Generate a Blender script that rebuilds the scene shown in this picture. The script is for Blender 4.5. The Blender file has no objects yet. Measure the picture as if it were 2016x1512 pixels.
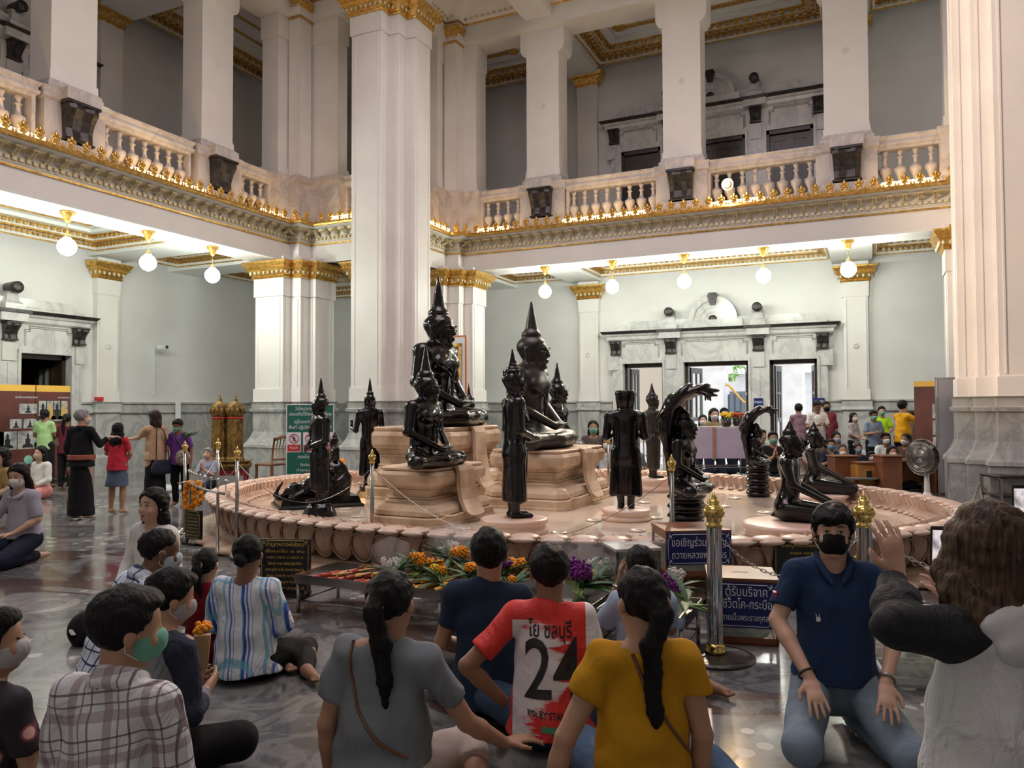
import bpy, bmesh, math, random
import numpy as np
from mathutils import Vector, Matrix, Euler
from mathutils.bvhtree import BVHTree
random.seed(7); np.random.seed(7)
R = math.radians; PI = math.pi
C = bpy.context.scene.collection
S = bpy.context.scene
# ------------------------------------------------------------------ camera, world, lights, exposure
F_PX, HC, YAW, PITCH, ROLL = 1510.0, 1.55, R(25.1), R(1.72), R(0.2)
cd = bpy.data.cameras.new('camera'); cam = bpy.data.objects.new('camera', cd); C.objects.link(cam)
cd.sensor_width = 36.0; cd.lens = F_PX / 2016 * 36; cd.clip_start = .05; cd.clip_end = 300
cam.matrix_world = (Matrix.Translation((0, 0, HC)) @ Matrix.Rotation(YAW, 4, 'Z') @ Matrix.Rotation(R(90) + PITCH, 4, 'X') @ Matrix.Rotation(-ROLL, 4, 'Z'))
S.camera = cam
S.view_settings.view_transform = 'Standard'; S.view_settings.look = 'None'; S.view_settings.gamma = 1
S.view_settings.use_curve_mapping = False; S.view_settings.exposure = 0.0
S.cycles.use_denoising = True; S.cycles.max_bounces = 7; S.cycles.diffuse_bounces = 4; S.cycles.glossy_bounces = 4
S.cycles.transmission_bounces = 4; S.cycles.caustics_reflective = False; S.cycles.caustics_refractive = False
S.cycles.sample_clamp_indirect = 6; S.cycles.use_light_tree = True
w = bpy.data.worlds.new('world'); S.world = w; w.use_nodes = True
bg = w.node_tree.nodes['Background']; bg.inputs[0].default_value = (.86, .92, 1, 1); bg.inputs[1].default_value = 1.6
def area(name, loc, size, power, col, rot=(0, 0, 0), sy=None):
    l = bpy.data.lights.new(name, 'AREA'); l.energy = power; l.color = col; l.size = size
    if sy: l.shape = 'RECTANGLE'; l.size_y = sy
    o = bpy.data.objects.new(name, l); o.location = loc; o.rotation_euler = rot; C.objects.link(o); return o
area('hall_light', (-3.8, 8.0, 11.3), 7.0, 640, (1.0, .85, .93), sy=7.0)
area('hall_light', (-2.0, 0.0, 11.3), 5.0, 130, (1.0, .90, .92), sy=4.0)
def spot(name, loc, target, power, col, angle=60, rad=.08, blend=.5):
    l = bpy.data.lights.new(name, 'SPOT'); l.energy = power; l.color = col; l.spot_size = R(angle); l.spot_blend = blend; l.shadow_soft_size = rad
    o = bpy.data.objects.new(name, l); o.location = loc
    o.rotation_euler = (Vector(target) - Vector(loc)).to_track_quat('-Z', 'Y').to_euler(); C.objects.link(o); return o
spot('basin_spotlight', (-3.4, 16.5, 6.35), (-3.9, 8.6, .4), 1700, (1.0, .80, .60), 58)
spot('pier_spotlight', (-11.6, 4.5, 6.4), (2.2, 12.9, 5.6), 6500, (1.0, .70, .45), 34)
spot('basin_spotlight', (-11.6, 6.5, 6.4), (-5.5, 10.0, 1.0), 950, (1.0, .80, .60), 50)
sn = bpy.data.lights.new('sun', 'SUN'); sn.energy = 4.0; sn.angle = R(1); sn.color = (1, .96, .9)
so = bpy.data.objects.new('sun', sn); so.rotation_euler = (R(32), 0, R(-150)); C.objects.link(so)

# ------------------------------------------------------------------ projection helper: a pixel of the photo to a point in the room
_M = cam.matrix_world.to_3x3()
def ray(px, py): return _M @ Vector(((px - 1008) / F_PX, (756 - py) / F_PX, -1))
def on(ax, c, px, py):
    d = ray(px, py); i = 'xyz'.index(ax); o = Vector((0, 0, HC)); return o + d * ((c - o[i]) / d[i])
def atd(px, py, d):            # point on the pixel's ray at depth d along the view
    return Vector((0, 0, HC)) + ray(px, py) * d

# ------------------------------------------------------------------ materials
def newmat(name):
    m = bpy.data.materials.new(name); m.use_nodes = True; return m, m.node_tree, m.node_tree.nodes['Principled BSDF']
def mat(name, col, rough=.5, metal=0, emit=None, es=0, spec=None, alpha=None, trans=0, coat=0):
    m, t, b = newmat(name)
    b.inputs['Base Color'].default_value = (*col, 1); b.inputs['Roughness'].default_value = rough; b.inputs['Metallic'].default_value = metal
    if emit: b.inputs['Emission Color'].default_value = (*emit, 1); b.inputs['Emission Strength'].default_value = es
    if spec is not None: b.inputs['Specular IOR Level'].default_value = spec
    if trans: b.inputs['Transmission Weight'].default_value = trans
    if coat: b.inputs['Coat Weight'].default_value = coat; b.inputs['Coat Roughness'].default_value = .05
    if alpha is not None: b.inputs['Alpha'].default_value = alpha
    return m
def N(t, typ, **k):
    n = t.nodes.new(typ)
    for a, v in k.items():
        if a.startswith('i_'): n.inputs[a[2:].replace('_', ' ')].default_value = v
        else: setattr(n, a, v)
    return n
def coords(t, kind='Object', scale=(1, 1, 1), rot=(0, 0, 0)):
    tc = N(t, 'ShaderNodeTexCoord'); mp = N(t, 'ShaderNodeMapping'); mp.inputs['Scale'].default_value = scale; mp.inputs['Rotation'].default_value = rot
    t.links.new(tc.outputs[kind], mp.inputs[0]); return mp.outputs[0]
def ramp(t, fac, stops, interp='LINEAR'):
    r = N(t, 'ShaderNodeValToRGB'); r.color_ramp.interpolation = interp
    e = r.color_ramp.elements
    while len(e) < len(stops): e.new(.5)
    for el, (p, c) in zip(e, stops): el.position = p; el.color = (*c, 1) if len(c) == 3 else c
    t.links.new(fac, r.inputs[0]); return r.outputs[0]
def noise(t, vec, scale, detail=3, rough=.5, dist=0):
    n = N(t, 'ShaderNodeTexNoise'); n.inputs['Scale'].default_value = scale; n.inputs['Detail'].default_value = detail
    n.inputs['Roughness'].default_value = rough; n.inputs['Distortion'].default_value = dist
    t.links.new(vec, n.inputs['Vector']); return n.outputs['Fac']
def mixc(t, fac, a, b, mode='MIX'):
    m = N(t, 'ShaderNodeMix', data_type='RGBA', blend_type=mode)
    for v, i in ((fac, 0), (a, 6), (b, 7)):
        if isinstance(v, (int, float)): m.inputs[i].default_value = v
        elif isinstance(v, tuple): m.inputs[i].default_value = (*v, 1) if len(v) == 3 else v
        else: t.links.new(v, m.inputs[i])
    return m.outputs[2]
def bump(t, b, h, strength=.3, dist=.01):
    n = N(t, 'ShaderNodeBump'); n.inputs['Strength'].default_value = strength; n.inputs['Distance'].default_value = dist
    t.links.new(h, n.inputs['Height']); t.links.new(n.outputs[0], b.inputs['Normal'])
def math_(t, op, a, b=None):
    m = N(t, 'ShaderNodeMath', operation=op)
    for v, i in ((a, 0), (b, 1)):
        if v is None: continue
        if isinstance(v, (int, float)): m.inputs[i].default_value = v
        else: t.links.new(v, m.inputs[i])
    return m.outputs[0]
def noisy(name, c1, c2, scale=4, rough=.5, metal=0, detail=4, bs=0, bd=.01, bscale=None, dist=0, spread=(.35, .65), coat=0):
    m, t, b = newmat(name); v = coords(t)
    f = noise(t, v, scale, detail, .55, dist)
    t.links.new(ramp(t, f, [(spread[0], c1), (spread[1], c2)]), b.inputs['Base Color'])
    b.inputs['Roughness'].default_value = rough; b.inputs['Metallic'].default_value = metal
    if coat: b.inputs['Coat Weight'].default_value = coat
    if bs: bump(t, b, noise(t, v, bscale or scale * 3, 4), bs, bd)
    return m
def marble(name, base, vein, scale=1.2, rough=.22, amt=.55):
    m, t, b = newmat(name); v = coords(t, scale=(1, 1, .7), rot=(.4, .5, .3))
    n1 = noise(t, v, scale, 7, .62, 1.2)
    a = math_(t, 'ABSOLUTE', math_(t, 'SUBTRACT', n1, .5))
    f = ramp(t, a, [(0, (1, 1, 1)), (.045, (.35, .35, .35)), (.13, (0, 0, 0))])
    n2 = noise(t, v, scale * .6, 3)
    cl = ramp(t, n2, [(.3, tuple(x * .86 for x in base)), (.7, base)])
    t.links.new(mixc(t, math_(t, 'MULTIPLY', f, amt), cl, vein), b.inputs['Base Color'])
    b.inputs['Roughness'].default_value = rough; return m
M = {}
M['wall'] = noisy('wall_paint', (.74, .73, .71), (.83, .82, .80), .6, .55)
M['white'] = noisy('white_stucco', (.80, .77, .73), (.87, .84, .80), .8, .45)
M['soffit'] = mat('soffit_paint', (.86, .87, .84), .5)
M['grey_marble'] = marble('grey_marble', (.56, .56, .53), (.20, .21, .22), 1.5)
M['pale_marble'] = marble('pale_marble', (.74, .73, .70), (.36, .36, .37), 1.1)
M['rail_marble'] = marble('rail_marble', (.72, .66, .62), (.34, .30, .30), 1.6, .3)
M['black_stone'] = noisy('black_stone', (.012, .010, .009), (.05, .04, .035), 9, .35, bs=.5, bd=.02, bscale=14)
M['gold'] = noisy('gold_leaf', (.50, .27, .05), (.85, .54, .16), 14, .34, .75, bs=.35, bd=.01, bscale=30)
M['pale_gold'] = noisy('pale_gilding', (.62, .50, .28), (.85, .76, .54), 22, .5, .25)
M['brass'] = mat('polished_brass', (.83, .60, .20), .12, 1)
M['steel'] = mat('brushed_steel', (.42, .41, .40), .22, 1)
M['chrome'] = mat('chrome', (.60, .60, .60), .1, 1)
M['dark_wood'] = noisy('dark_wood', (.02, .012, .008), (.05, .03, .018), 3, .3)
M['globe'] = mat('lamp_globe', (1, 1, 1), .3, emit=(.95, 1, .89), es=112)
M['strip'] = mat('strip_light', (1, .9, .7), .4, emit=(1, .66, .28), es=16)
M['bulb'] = mat('spot_bulb', (1, .9, .7), .4, emit=(1, .72, .38), es=420)
def floor_mat():
    m, t, b = newmat('inlaid_marble_floor'); v = coords(t)
    w1 = noise(t, v, .32, 4, .6, 1.6)
    big = ramp(t, w1, [(.30, (.15, .155, .16)), (.42, (.085, .088, .092)), (.50, (.22, .22, .215)), (.60, (.12, .12, .125)), (.74, (.28, .28, .27))], 'EASE')
    vz = coords(t, scale=(.9, .9, .9)); w2 = noise(t, vz, 2.6, 5, .55, 2.2)
    sw = ramp(t, w2, [(.38, (0, 0, 0)), (.44, (1, 1, 1)), (.50, (1, 1, 1)), (.55, (0, 0, 0))])
    c1 = mixc(t, math_(t, 'MULTIPLY', sw, .3), big, (.36, .36, .34))
    vor = N(t, 'ShaderNodeTexVoronoi', feature='F1'); vor.inputs['Scale'].default_value = 5.5; t.links.new(v, vor.inputs['Vector'])
    dots = ramp(t, vor.outputs['Distance'], [(.24, (1, 1, 1)), (.25, (0, 0, 0))])
    gate = ramp(t, noise(t, v, .55, 2, .5, .5), [(.50, (0, 0, 0)), (.53, (1, 1, 1))])
    c2 = mixc(t, math_(t, 'MULTIPLY', dots, gate), c1, (.48, .48, .45))
    vor2 = N(t, 'ShaderNodeTexVoronoi', feature='F1'); vor2.inputs['Scale'].default_value = 1.1; t.links.new(v, vor2.inputs['Vector'])
    ring = ramp(t, vor2.outputs['Distance'], [(.22, (0, 0, 0)), (.225, (1, 1, 1)), (.31, (1, 1, 1)), (.315, (0, 0, 0))])
    g2 = ramp(t, noise(t, v, .8, 2), [(.55, (0, 0, 0)), (.6, (1, 1, 1))])
    c3 = mixc(t, math_(t, 'MULTIPLY', math_(t, 'MULTIPLY', ring, g2), .8), c2, (.45, .45, .41))
    vb = coords(t, scale=(.45, .8, 1), rot=(0, 0, .5))
    br = ramp(t, noise(t, vb, .75, 3, .5, 1.8), [(.575, (0, 0, 0)), (.58, (1, 1, 1)), (.66, (1, 1, 1)), (.67, (0, 0, 0))])
    c4 = mixc(t, math_(t, 'MULTIPLY', br, .85), c3, (.085, .05, .042))
    gr = noise(t, v, 60, 2)
    c5 = mixc(t, .12, c4, gr, 'OVERLAY')
    t.links.new(c5, b.inputs['Base Color']); b.inputs['Roughness'].default_value = .13
    return m
M['floor'] = floor_mat()

# ------------------------------------------------------------------ mesh builder
def mesh_obj(name, verts, faces, m, parent=None, smooth=False, loc=None, rotz=0):
    me = bpy.data.meshes.new(name)
    if isinstance(verts, np.ndarray):
        me.from_pydata(verts.tolist(), [], faces.tolist() if isinstance(faces, np.ndarray) else faces)
    else: me.from_pydata(verts, [], faces)
    if m: me.materials.append(m)
    if smooth: me.shade_smooth()
    o = bpy.data.objects.new(name, me); C.objects.link(o)
    if parent: o.parent = parent
    if loc is not None: o.location = loc
    o.rotation_euler.z = rotz
    return o
class MB:
    def __init__(s): s.v = []; s.f = []; s.sm = []
    def add(s, vs, fs, mt=None, smooth=False):
        n = len(s.v)
        s.v += [tuple(mt @ Vector(p)) for p in vs] if mt is not None else [tuple(p) for p in vs]
        s.f += [tuple(i + n for i in f) for f in fs]; s.sm += [smooth] * len(fs); return s
    def box(s, x0, x1, y0, y1, z0, z1, mt=None):
        return s.add([(x0, y0, z0), (x1, y0, z0), (x1, y1, z0), (x0, y1, z0), (x0, y0, z1), (x1, y0, z1), (x1, y1, z1), (x0, y1, z1)],
                     [(0, 3, 2, 1), (4, 5, 6, 7), (0, 1, 5, 4), (1, 2, 6, 5), (2, 3, 7, 6), (3, 0, 4, 7)], mt)
    def cbox(s, c, d, mt=None): return s.box(c[0] - d[0] / 2, c[0] + d[0] / 2, c[1] - d[1] / 2, c[1] + d[1] / 2, c[2] - d[2] / 2, c[2] + d[2] / 2, mt)
    def bbox(s, x0, x1, y0, y1, z0, z1, r=.01, mt=None):    # box with chamfered upright and top edges
        pts = [(x0 + r, y0), (x1 - r, y0), (x1, y0 + r), (x1, y1 - r), (x1 - r, y1), (x0 + r, y1), (x0, y1 - r), (x0, y0 + r)]
        return s.loft(pts, [(z0, -r), (z0 + r, 0), (z1 - r, 0), (z1, -r)], mt)
    def loft(s, poly, prof, mt=None, cap=True):
        n = len(poly); rings = []
        for z, o in prof: rings.append([(p[0], p[1], z) for p in offset(poly, o)])
        vs = [p for r in rings for p in r]; fs = []
        for k in range(len(rings) - 1):
            for i in range(n):
                j = (i + 1) % n; fs.append((k * n + i, k * n + j, (k + 1) * n + j, (k + 1) * n + i))
        if cap: fs.append(tuple(range(n - 1, -1, -1))); fs.append(tuple((len(rings) - 1) * n + i for i in range(n)))
        return s.add(vs, fs, mt)
    def lathe(s, prof, c=(0, 0, 0), seg=16, mt=None, smooth=True, sx=1, sy=1):
        vs = []; fs = []; k = len(prof)
        for i in range(seg):
            a = 2 * PI * i / seg
            for r, z in prof: vs.append((c[0] + r * math.cos(a) * sx, c[1] + r * math.sin(a) * sy, c[2] + z))
        for i in range(seg):
            j = (i + 1) % seg
            for q in range(k - 1): fs.append((i * k + q, j * k + q, j * k + q + 1, i * k + q + 1))
        if prof[0][0] > 1e-5: fs.append(tuple(i * k for i in range(seg - 1, -1, -1)))
        if prof[-1][0] > 1e-5: fs.append(tuple(i * k + k - 1 for i in range(seg)))
        return s.add(vs, fs, mt, smooth)
    def tube(s, pts, r, seg=8, mt=None, closed=False, smooth=True):
        pts = [Vector(p) for p in pts]; n = len(pts); vs = []; fs = []
        rr = r if isinstance(r, (list, tuple)) else [r] * n
        up = Vector((0, 0, 1)); prev = None
        for i, p in enumerate(pts):
            a = pts[(i - 1) % n] if (closed or i > 0) else p; b = pts[(i + 1) % n] if (closed or i < n - 1) else p
            d = (b - a).normalized() if (b - a).length > 1e-9 else Vector((0, 0, 1))
            if prev is None: u = d.cross(up if abs(d.z) < .95 else Vector((1, 0, 0))).normalized()
            else: u = (prev - d * prev.dot(d)).normalized()
            prev = u; w_ = d.cross(u)
            for k in range(seg):
                an = 2 * PI * k / seg; vs.append(p + (u * math.cos(an) + w_ * math.sin(an)) * rr[i])
        for i in range(n if closed else n - 1):
            j = (i + 1) % n
            for k in range(seg): q = (k + 1) % seg; fs.append((i * seg + k, j * seg + k, j * seg + q, i * seg + q)[::-1])
        if not closed: fs.append(tuple(range(seg))); fs.append(tuple((n - 1) * seg + k for k in range(seg - 1, -1, -1)))
        return s.add([tuple(p) for p in vs], fs, mt, smooth)
    def ball(s, c, r, seg=10, mt=None):
        rx, ry, rz = (r, r, r) if isinstance(r, (int, float)) else r
        k = max(4, seg // 2); return s.lathe([(max(1e-6, math.sin(PI * i / k)) * 1.0, -math.cos(PI * i / k)) for i in range(k + 1)], (0, 0, 0), seg,
               (mt or Matrix()) @ Matrix.Translation(c) @ Matrix.Diagonal((rx, ry, rz, 1)))
    def build(s, name, m, parent=None, smooth=None, loc=None, rotz=0):
        me = bpy.data.meshes.new(name); me.from_pydata(s.v, [], s.f)
        if m: me.materials.append(m)
        me.polygons.foreach_set('use_smooth', s.sm if smooth is None else [smooth] * len(s.f))
        me.update()
        o = bpy.data.objects.new(name, me); C.objects.link(o)
        if parent: o.parent = parent
        if loc is not None: o.location = loc
        o.rotation_euler.z = rotz
        return o
def offset(poly, o):
    if abs(o) < 1e-9: return [tuple(p) for p in poly]
    n = len(poly); A = sum(poly[i][0] * poly[(i + 1) % n][1] - poly[(i + 1) % n][0] * poly[i][1] for i in range(n)); sg = 1 if A > 0 else -1
    out = []
    for i in range(n):
        p0, p1, p2 = Vector(poly[i - 1][:2]), Vector(poly[i][:2]), Vector(poly[(i + 1) % n][:2])
        d1, d2 = (p1 - p0).normalized(), (p2 - p1).normalized()
        n1, n2 = Vector((d1.y, -d1.x)) * sg, Vector((d2.y, -d2.x)) * sg
        b = n1 + n2; q = b / max(.3, b.dot(n1)) if b.length > 1e-6 else n1
        out.append(tuple(p1 + q * o))
    return out
def off_open(path, o):       # open polyline, offset to the right of travel
    out = []; n = len(path)
    for i in range(n):
        p = Vector(path[i]); d1 = (p - Vector(path[i - 1])).normalized() if i else None; d2 = (Vector(path[i + 1]) - p).normalized() if i < n - 1 else None
        d1 = d1 or d2; d2 = d2 or d1
        n1, n2 = Vector((d1.y, -d1.x)), Vector((d2.y, -d2.x)); b = n1 + n2
        out.append(tuple(p + b / max(.3, b.dot(n1)) * o))
    return out
def sweep(mb, path, prof):   # closed profile (offset, z) along an open path
    rings = [[(*p, z) for p in [pt]] for pt, z in []]
    cols = [off_open(path, o) for o, z in prof]; k = len(prof); n = len(path)
    vs = [(cols[j][i][0], cols[j][i][1], prof[j][1]) for i in range(n) for j in range(k)]
    fs = [(i * k + j, i * k + (j + 1) % k, (i + 1) * k + (j + 1) % k, (i + 1) * k + j) for i in range(n - 1) for j in range(k)]
    fs += [tuple(range(k))[::-1], tuple((n - 1) * k + j for j in range(k))]
    mb.add(vs, fs)
def empty(name, loc=(0, 0, 0), rotz=0, parent=None):
    o = bpy.data.objects.new(name, None); C.objects.link(o); o.location = loc; o.rotation_euler.z = rotz; o.empty_display_size = .1
    if parent: o.parent = parent
    return o
def tag(o, label=None, cat=None, group=None, kind=None):
    if label: o['label'] = label
    if cat: o['category'] = cat
    if group: o['group'] = group
    if kind: o['kind'] = kind
    return o
def st(o, label=None): o['kind'] = 'structure'; return tag(o, label)
def inst(src, parent=None, loc=None, rotz=None, scale=None):
    o = src.copy(); C.objects.link(o)
    if parent is not None: o.parent = parent
    if loc is not None: o.location = loc
    if rotz is not None: o.rotation_euler.z = rotz
    if scale is not None: o.scale = scale
    return o
def copy_tree(o, parent=None, loc=None, rotz=None):
    c = o.copy(); C.objects.link(c); c.parent = parent
    if loc is not None: c.location = loc
    if rotz is not None: c.rotation_euler.z = rotz
    for ch in list(o.children): copy_tree(ch, c)
    return c
def text_mesh(s, size=1.0, extrude=0, align='CENTER', width=None, bold=0):
    cu = bpy.data.curves.new('t', 'FONT'); cu.body = s; cu.size = size; cu.align_x = align; cu.align_y = 'CENTER'; cu.extrude = extrude; cu.resolution_u = 3; cu.offset = bold
    o = bpy.data.objects.new('t', cu); C.objects.link(o); dg = bpy.context.evaluated_depsgraph_get(); dg.update()
    me = bpy.data.meshes.new_from_object(o.evaluated_get(dg)); bpy.data.objects.remove(o); bpy.data.curves.remove(cu)
    if width and len(me.vertices):
        xs = [v.co.x for v in me.vertices]; k = width / max(1e-6, max(xs) - min(xs))
        for v in me.vertices: v.co.x *= k
    return me
def lettering(name, lines, m, parent, mt, smooth=False):
    """flat lettering: lines = (text, x, z, size[, width]) on the local xz plane, facing local -y; mt places that plane"""
    bm = bmesh.new()
    for ln in lines:
        me = text_mesh(ln[0], ln[3], 0, 'CENTER', ln[4] if len(ln) > 4 else None, .003 * ln[3])
        k = len(bm.verts); bm.from_mesh(me); bm.verts.ensure_lookup_table()
        for v in bm.verts[k:]: v.co = Vector((v.co.x + ln[1], 0, v.co.y + ln[2]))
        bpy.data.meshes.remove(me)
    me = bpy.data.meshes.new(name); bm.to_mesh(me); bm.free(); me.materials.append(m)
    me.transform(mt); o = bpy.data.objects.new(name, me); C.objects.link(o); o.parent = parent; return o
# ------------------------------------------------------------------ the building (structure)
ZB, ZF2, ZU = 5.0, 5.85, 10.85        # balcony beam soffit, upper floor, upper beam soffit
XW, YW = -16.1, 20.3                 # pilaster faces of the left and of the back wall
XC, YC = -3.8, 8.75                  # bay centres
st(mesh_obj('floor', [(-16.3, -6, 0), (12, -6, 0), (12, 20.6, 0), (-16.3, 20.6, 0)], [(0, 1, 2, 3)], M['floor']))
# back wall with three door openings on the ground floor
def wall_piece(name, m, rects, thick, rotz, loc):
    mb = MB()
    for x0, x1, z0, z1 in rects: mb.box(x0, x1, 0.18, .18 + thick, z0, z1)
    return mb.build(name, m, None, loc=loc, rotz=rotz)
OP = [(-2.455, -1.355), (-.795, .855), (1.375, 2.495)]; DC = -3.695
def rects_with(ops, x0, x1, z1, ztop, z0=0):
    out = [(x0, x1, ztop, z1)]; x = x0
    for a, b in ops: out.append((x, a, z0, ztop)); x = b
    out.append((x, x1, z0, ztop)); return out
st(wall_piece('wall_back', M['wall'], rects_with(OP, -12.9, 9.0, 5.9, 2.72) + [(-12.9, 9.0, 5.9, 12)], .35, 0, (DC, YW, 0)))
st(wall_piece('wall_left', M['wall'], rects_with([OP[2]], -15.2, 12.0, 5.9, 2.72) + [(-15.2, 12.0, 5.9, 12)], .35, PI / 2, (XW, 8.77, 0)))
# rest of the hall outside the picture: plain closing walls and ceiling
mb = MB(); mb.box(9, 9.3, -6, 20.6, 0, 12); st(mb.build('wall_right', M['wall']))
mb = MB(); mb.box(-16.4, 9.3, -6.3, -6, 0, 12); st(mb.build('wall_front', M['wall']))
mb = MB(); mb.box(-16.4, 9.3, -6.3, 20.7, 11.75, 12); st(mb.build('ceiling', M['soffit']))
# gallery floor slabs (ceiling below) : left and back galleries and the corner
mb = MB(); mb.box(-16.3, -13.1, -6, 20.5, 5.5, 5.82); mb.box(-13.1, 9, 17.8, 20.5, 5.5, 5.82); mb.box(-13.1, -9.75, 14.5, 17.8, 5.5, 5.82); mb.box(2.15, 9, 14.5, 17.8, 5.5, 5.82)
mb.box(5.5, 9, -6, 14.5, 5.5, 5.82); st(mb.build('ceiling_gallery', M['soffit']))
# path of the balcony edge, hall on its right-hand side
PATH = [(-12.3, -5.9), (-12.3, 13.98), (-12.02, 13.98), (-12.02, 14.42), (-9.66, 14.42), (-9.66, 16.72), (-9.3, 16.72), (-9.3, 17.0), (1.7, 17.0), (1.7, 16.72), (2.0, 16.72), (2.0, 14.38), (4.42, 14.38), (4.42, 13.98), (4.7, 13.98), (4.7, -5.9)]
mb = MB(); sweep(mb, PATH, [(0, ZB), (0, 5.72), (.26, 5.76), (.26, 5.85), (-.8, 5.85), (-.8, ZB)]); st(mb.build('balcony_beam', M['white']), 'cream balcony beam around the hall under the gilded cornice')
beam = bpy.data.objects['balcony_beam']
mb = MB(); sweep(mb, PATH, [(.0, 5.385), (.03, 5.39), (.035, 5.42), (0, 5.425)]); sweep(mb, PATH, [(.24, 5.78), (.33, 5.775), (.35, 5.81), (.32, 5.86), (.24, 5.87)]); mb.build('gold_band', M['gold'], beam)
mb = MB(); sweep(mb, PATH, [(0, ZB - .03), (-.1, ZB - .03), (-.1, ZB), (0, ZB)]); sweep(mb, PATH, [(-.7, ZB - .03), (-.8, ZB - .03), (-.8, ZB), (-.7, ZB)]); mb.build('soffit_band', M['soffit'], beam)
# dentils, leaf band and modillions along the visible edge
def along(path, pitch, o, a=0, skip=.0):
    pp = off_open(path, o); out = []
    for i in range(len(pp) - 1):
        p, q = Vector(pp[i]), Vector(pp[i + 1]); L = (q - p).length; n = max(1, int((L - skip) / pitch)); d = (q - p).normalized(); an = math.atan2(d.y, d.x)
        for k in range(n): out.append((p + d * ((L - (n - 1) * pitch) / 2 + k * pitch), an))
    return out
VIS = [(-12.3, 5.2)] + PATH[1:11]
mb = MB()
for p, an in along(VIS, .115, 0): mb.box(-.035, .035, -.05, .0, 5.5, 5.56, Matrix.Translation((p.x, p.y, 0)) @ Matrix.Rotation(an, 4, 'Z'))
sweep(mb, VIS, [(0, 5.46), (.012, 5.46), (.012, 5.475), (0, 5.475)]); tag(mb.build('dentil', M['pale_gold'], beam), kind='stuff')
mb = MB(); sweep(mb, VIS, [(0, 5.665), (.10, 5.70), (.12, 5.74), (0, 5.74)]); mb.build('leaf_band', M['pale_gold'], beam)
mb = MB()
for k in range(2): mb.tube([(-.022 + .044 * k, -.01, 5.60), (-.022 + .044 * k, -.07, 5.61), (-.022 + .044 * k, -.13, 5.645), (-.022 + .044 * k, -.17, 5.69)], [.016, .022, .02, .022], 6)
mb.box(-.05, .05, -.19, 0, 5.685, 5.72); mb.box(-.045, .045, -.04, 0, 5.57, 5.61)
mod = mb.build('modillion', M['pale_gold'], beam); first = True
for p, an in along(VIS, .27, 0, skip=.1):
    o = mod if first else inst(mod, beam); first = False; o.location = (p.x, p.y, 0); o.rotation_euler.z = an
# gilded cresting
def fleuron():
    mb = MB(); mb.box(-.02, .02, -.012, .012, 0, .05)
    mb.ball((0, 0, .075), (.05, .018, .03), 8); mb.ball((0, 0, .125), (.028, .02, .05), 8)
    for s in (-1, 1): mb.ball((s * .042, 0, .105), (.026, .016, .03), 8); mb.ball((s * .03, 0, .04), (.022, .015, .02), 6)
    mb.ball((0, -.012, .115), (.012, .012, .02), 6)
    for s in (-1, 1): mb.ball((s * .13, 0, .02), (.022, .014, .022), 6); mb.ball((s * .13, 0, .045), (.01, .01, .016), 6)
    return mb.build('cresting_fleuron', M['gold'], beam)
fl = fleuron(); first = True
for p, an in along(VIS, .27, .29, skip=.1):
    o = fl if first else inst(fl, beam); first = False; o.scale = (1.25, 1.25, 1.35); o.location = (p.x, p.y, 5.86); o.rotation_euler.z = an

# balustrades: local x along the edge, local y away from the hall, z up from the gallery floor
BP = [(.075, 0), (.075, .05), (.05, .06), (.055, .12), (.118, .26), (.122, .33), (.06, .36), (.038, .44), (.034, .52), (.06, .535), (.06, .555), (.034, .57), (.04, .62), (.062, .66), (.062, .70)]
def balustrade(a, b, n, label, lit=1.0, group='marble balustrades of the gallery'):
    a, b = Vector(a), Vector(b); L = (b - a).length; d = (b - a).normalized(); rz = math.atan2(d.y, d.x)
    t = tag(empty('balustrade', (a.x, a.y, ZF2), rz), label, 'railing', group)
    mb = MB(); mb.box(0, L, .0, .3, 0, .2); mb.box(0, L, -.02, .32, .17, .215); mb.build('plinth', M['rail_marble'], t)
    mb = MB(); mb.loft([(0, .0), (L, .0), (L, .3), (0, .3)], [(.915, -.02), (.96, .0), (.98, .03), (1.04, .045), (1.06, .02), (1.10, .02), (1.15, .06), (1.18, .06)]); mb.build('handrail', M['rail_marble'], t)
    bw = max(.06, (L - .28 * n) / 2 )
    mb = MB(); mb.box(0, bw, .02, .28, .2, .93); mb.build('end_block', M['rail_marble'], t)
    mb = MB(); mb.box(L - bw, L, .02, .28, .2, .93); mb.build('end_block', M['rail_marble'], t)
    b0 = None
    for k in range(n):
        x = L / 2 + (k - (n - 1) / 2) * .28
        if b0 is None: b0 = MB().lathe(BP, (0, 0, 0), 14).build('baluster', M['rail_marble'], t, loc=(x, .15, .215))
        else: inst(b0, t, (x, .15, .215))
    mb = MB(); mb.box(0, L, .02, .28, .0, .01)
    if lit: 
        mb = MB(); mb.box(.12, .12 + (L - .24) * lit, -.54, -.50, .03, .10); s = mb.build('light_strip', M['strip'], t)
    return t
balustrade((-12.62, 6.05), (-12.62, 8.15), 7, 'marble balustrade cut by the upper left picture edge, with three balusters showing', .97)
def bal_left(y0, y1, n, lab, lit=1): pass
for t in [bpy.data.objects['balustrade']]: t.rotation_euler.z = PI / 2
balL = [(9.38, 11.4, 7, 'marble balustrade between the first and second square columns of the left gallery', 1), (12.72, 13.75, 3, 'short marble balustrade right of the second column of the left gallery, three balusters', 1)]
for y0, y1, n, lab, lit in balL: balustrade((-12.62, y0), (-12.62, y1), n, lab, lit)
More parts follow.
